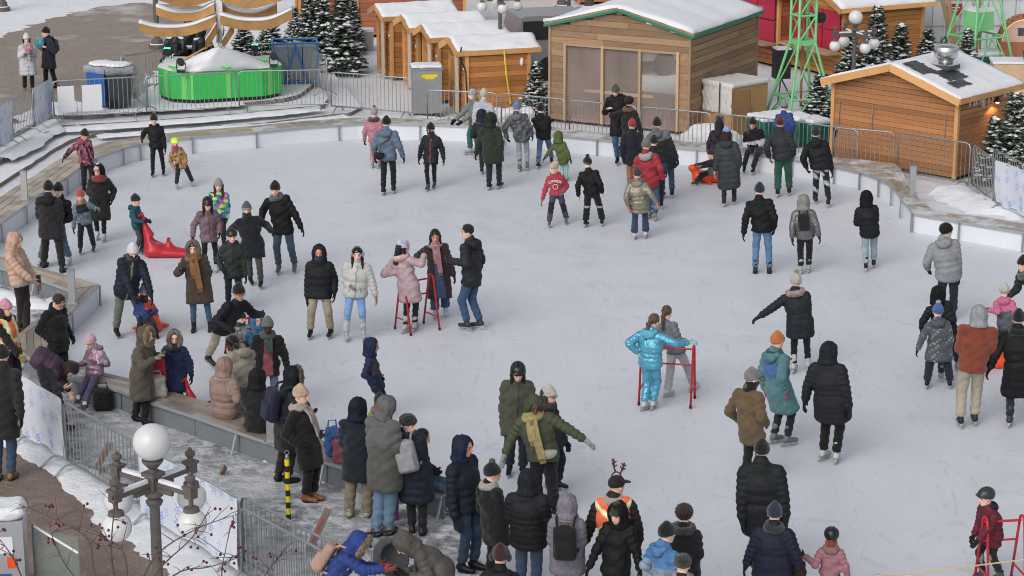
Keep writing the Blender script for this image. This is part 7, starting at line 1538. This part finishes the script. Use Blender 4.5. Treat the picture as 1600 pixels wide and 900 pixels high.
bag(1238, 905, .55, (.34, .14, .22), '3a2620', 'brown handbag hanging by the navy puffer', .1, True, 'handbag')
# cross-body bag, waist bag, phone, headphones
def near(I, name, label, cat, p, d, col, rz=0, mat='leather_o', child=None):
    f = Field((-d[0], -d[1], -d[2]), (d[0], d[1], d[2]), .014); (f.ell((0, 0, .03), (d[0] * .52, d[1] * .5, d[2] * .62)), f.cut((0, 0, d[2] * .33), (0, 0, 1))); V, F_ = f.mesh(); r_ = empty(name, tuple(p), rz); tag(r_, label, cat); o = link(child or 'body', np_mesh('body', V, F_, mat), r_); o.color = (*C(col), 1); return r_
I = I45; near(I, 'waist_bag', 'cream bag worn by the person with the yellow scarf', 'bag', wpt(I, 'Hp') + I['tf'] * .25 + I['sp'] * .08 + A3(.12, 0, 0), (.27, .10, .17), 'a3a295', .15, 'cloth_o', 'pouch')
I = I95; cb = near(I, 'cross_body_bag', 'small black bag at the hip of the blue grey jacket', 'bag', wpt(I, 'Hp') - I['tf'] * .20 + A3(-.15, 0, .02), (.24, .12, .20), '17181b', .1, 'leather_o', 'pouch')
q0 = wpt(I, 'Sh') - np.array(cb.location); MB().tube([(0, 0, .04), tuple(A3(.05, -.03, .28)), tuple(q0 * .8 + A3(.10, -.13, .0)), tuple(q0 + A3(.13, -.04, .05))], .012, 6).build('strap', 'black_plastic', cb)
for I, lb in ((I86, 'phone in the hands of the black jacket and olive beanie'), (I8, 'phone in the hands of the peach puffer person')):
    q = (wpt(I, 'Wa') * .7 + wpt(I, 'Wb') * .3) + I['fw'] * .11 + A3(0, 0, .04); ph = empty('phone', tuple(q), .3); tag(ph, lb, 'phone'); MB().box((0, 0, 0), (.08, .012, .15)).build('case', 'black_plastic', ph); MB().box((0, -.008, 0), (.07, .004, .135)).build('screen', 'dark_glass', ph)
# CANADA lettering on the red sweater
I = I79; R_ = I['TR']
def chest(txt, size, arc, up, label='lettering'):
    n = len(txt)
    for i, ch in enumerate(txt):
        cu = bpy.data.curves.new('letter', 'FONT'); cu.body = ch; cu.size = size; cu.align_x = 'CENTER'; cu.extrude = .003; t_ = bpy.data.objects.new('tmp', cu); COL.objects.link(t_)
        me = bpy.data.meshes.new_from_object(t_); bpy.data.objects.remove(t_); me.materials.append(M['white_paint'])
        a = (i - (n - 1) / 2) * arc; o = link('letter', me, I['root']); q = I['MC'] + I['sp'] * (up - .22 * (1 - math.cos(a)) * 1.0) + I['tf'] * (.155 * I['s'] * 1.0 - .5 * (a * .10) ** 2) - I['tr'] * (.22 * math.sin(a)) * -1 * (1) 
        X = I['tr'] * -1 * -1; X = -I['tr']; Z = np.cross(X, I['sp']); X = X * math.cos(a) - I['sp'] * math.sin(a) * (1 if True else 1); Yv = np.cross(Z, X)
        q = I['MC'] + I['sp'] * (up - .22 * (1 - math.cos(a))) + I['tf'] * (.162 * I['s'] - .9 * math.sin(a) ** 2 * .05) - I['tr'] * .22 * math.sin(a)
        mw = np.eye(4); mw[:3, :3] = np.stack([X, Yv, Z], 1); mw[:3, 3] = q; o.matrix_local = Matrix(mw.tolist())
chest('CANADA', .085, .20, .05)
c0 = I['MC'] - I['sp'] * .05 + I['tf'] * .160 * I['s']; MB().tube([c0 - I['tr'] * .055 * math.cos(t) + I['sp'] * .055 * math.sin(t) for t in np.linspace(0, 6.28, 20)], .006, 5).build('round_emblem', 'white_paint', I['root'])
# stroller
r_ = empty('stroller', tuple(gp(612, 945, .05)), .3); tag(r_, 'grey stroller between the two bending people', 'stroller'); r_.scale = (.8, .8, .8); f = Field((-.4, -.5, .4), (.4, .5, 1.3), .025); f.ell((0, 0, .82), (.28, .42, .30)); f.ell((0, -.28, .92), (.22, .30, .22), k=.03, op='s'); V, F_ = f.mesh(); o = link('canopy', np_mesh('canopy', V, F_, 'cloth_o'), r_); o.color = (*C('4a4d54'), 1)
MB().tube([(-.25, .3, .9), (-.25, .6, 1.02), (.25, .6, 1.02), (.25, .3, .9)], .02, 8).build('handle', 'black_plastic', r_)
for sx in (-.26, .26):
    MB().tube([(sx, .3, .8), (sx, -.35, .12)], .016, 6).tube([(sx, -.1, .8), (sx, .35, .12)], .016, 6).build('frame_side', 'galv', r_)
    for sy in (-.35, .35): w_ = MB(); w_.lathe([(.02, -.02), (.12, -.02), (.12, .02), (.02, .02)], 14); w_.v = [(c + sx, a + sy, b + .12) for a, b, c in w_.v]; w_.build('wheel', 'tyre_black', r_)
# striped bollard and poles
def striped(x, y, z, h, label, r=.035):
    r_ = empty('striped_bollard', tuple(gp(x, y, z))); tag(r_, label, 'bollard', 'yellow and black striped posts'); n = int(h / .09)
    for k in range(n): MB().lathe([(r, k * .09), (r, k * .09 + .09)], 12).build('band', 'yellow' if k % 2 else 'black_plastic', r_)
    MB().lathe([(r * .8, n * .09), (r * .8, n * .09 + .05), (r * .3, n * .09 + .07)], 10).build('cap', 'galv', r_); MB().tube([(.03 * math.cos(t), 0, n * .09 + .10 + .03 * math.sin(t)) for t in np.linspace(0, 6.28, 12)], .006, 5).build('ring', 'galv', r_)
striped(451, 812, .05, .92, 'yellow and black striped bollard in front of the bench'); striped(38, 905, .055, 1.0, 'yellow and black striped pole beside the stickered box')
# orange boards lying behind the barricades
for k, (a, b, lb) in enumerate((((150, 735), (172, 692), 'orange edged board leaning behind the bare barricade'), ((345, 742), (352, 728), 'small orange edged board behind the large banner'), ((482, 862), (513, 795), 'orange edged board behind the front barricade'))):
    p0, p1 = gp(*a, .06), aty(*b, gp(*a, .06)[1] + .1); d = p1 - p0; L_ = np.linalg.norm(d); X = d / L_; Yv = nrm(np.cross(A3(0, 0, 1), X)); Z = np.cross(X, Yv); r_ = empty('edge_board', tuple((p0 + p1) / 2)); tag(r_, lb, 'board', 'orange edged boards'); MB().box((0, 0, 0), (L_, .03, .10), R=np.stack([X, Yv, Z], 1)).build('board', 'board_grey', r_); MB().box(-Yv * .02 + Z * .02, (L_ * .55, .012, .025), R=np.stack([X, Yv, Z], 1)).build('orange_strip', 'orange_worn', r_)
# stickered box, glass panel, twigs with berries at the lower left
r_ = empty('stickered_box', tuple(gp(8, 962, .055)), .12); tag(r_, 'white stickered utility box with snow at the bottom left corner', 'utility box'); MB().box((0, 0, .68), (.62, .5, 1.36)).build('box', 'steel_light', r_); f = Field((-.5, -.4, 1.2), (.5, .4, 1.7), .03); f.box((0, 0, 1.44), (.66, .54, .18), .08); f.noise(.015, 14, 3); V, F_ = f.mesh(); link('snow_cap', np_mesh('snow_cap', V, F_, 'snow'), r_)
for k, (x, z, w_, h_, m_) in enumerate(((-.12, 1.1, .14, .12, 'white_paint'), (.1, 1.05, .16, .22, 'white_paint'), (.15, .82, .10, .14, 'orange_plastic'), (-.08, .86, .13, .16, 'dark_grey'), (.05, .62, .18, .10, 'blue_paint'), (-.15, .6, .1, .16, 'strap_yellow'), (.18, .55, .1, .1, 'white_paint'))): MB().box((x, -.256 - .001 * k, z), (w_, .006, h_)).build('sticker', m_, r_)
r_ = empty('glass_screen', tuple(gp(95, 965, .055)), -.5); tag(r_, 'greenish glass screen with a white rail at the bottom left', 'screen'); MB().box((0, 0, .6), (.7, .02, 1.1)).build('pane', 'green_glass', r_); MB().tube([(-.36, 0, 1.17), (.36, -.02, .95)], .016, 6).build('rail', 'white_paint', r_); MB().box((-.36, 0, .6), (.03, .04, 1.2)).build('frame_post', 'galv', r_)
HT = empty('hawthorn_tree', (aty(190, 1000, 17.)[0], 17., 0)); tag(HT, 'bare twigs with dark red berries in the bottom left foreground', 'tree'); ho = np.array(HT.location); base = aty(200, 985, 17.) - ho
MB().tube([(0, 0, 0), (base[0] * .6, 0, base[2] * .5), tuple(base)], [.11, .08, .05], 9).build('trunk', 'twig', HT, True); bm_ = MB(); rr = random.Random(5)
LIMB = [[(200, 985), (245, 895), (300, 840), (330, 790)], [(200, 985), (150, 900), (135, 840), (60, 800), (30, 790)], [(200, 985), (175, 880), (178, 800), (182, 770)], [(200, 985), (235, 880), (300, 830), (380, 800)], [(200, 985), (120, 905), (90, 860), (75, 815)], [(200, 985), (270, 900), (330, 885), (400, 862)], [(200, 985), (330, 940), (348, 880), (360, 820)], [(200, 985), (60, 930), (20, 870), (-10, 830)], [(200, 985), (195, 870), (160, 840), (115, 825)], [(200, 985), (360, 960), (420, 890), (450, 850)]]
for k, pl in enumerate(LIMB):
    yd = rr.uniform(-1.2, 1.2); P_ = smooth_path([aty(x, y, 17. + yd * (i / (len(pl) - 1))) - ho for i, (x, y) in enumerate(pl)], 5); n = len(P_)
    MB().tube(P_, list(np.linspace(.010, .0025, n)), 5).build('limb', 'twig', HT)
    for m in range(11):
        i = rr.randrange(n // 3, n - 1); q = P_[i]; d = A3(rr.gauss(0, .10), rr.gauss(0, .1), rr.gauss(.04, .07)); tw = MB().tube([q, q + d * .5 + A3(0, 0, .01), q + d], [.004, .003, .0018], 4); tw.build('twig', 'twig', HT)
        if rr.random() < .55:
            for z in range(rr.randrange(1, 4)): c = q + d + A3(rr.gauss(0, .02), rr.gauss(0, .02), rr.gauss(-.01, .015)); MB().lathe([(.003, -.013), (.011, -.007), (.012, .004), (.007, .011), (.002, .013)], 7, (0, 0, 0)).build('berry', 'berry', HT, True, tuple(c))
# rope across the bottom right corner
tag(MB().tube([gp(1368, 897, .25), gp(1400, 900, .3), gp(1490, 888, .5), gp(1620, 872, .6)], .010, 6).build('rope', 'rope'), 'pale rope stretched across the bottom right corner', 'rope')
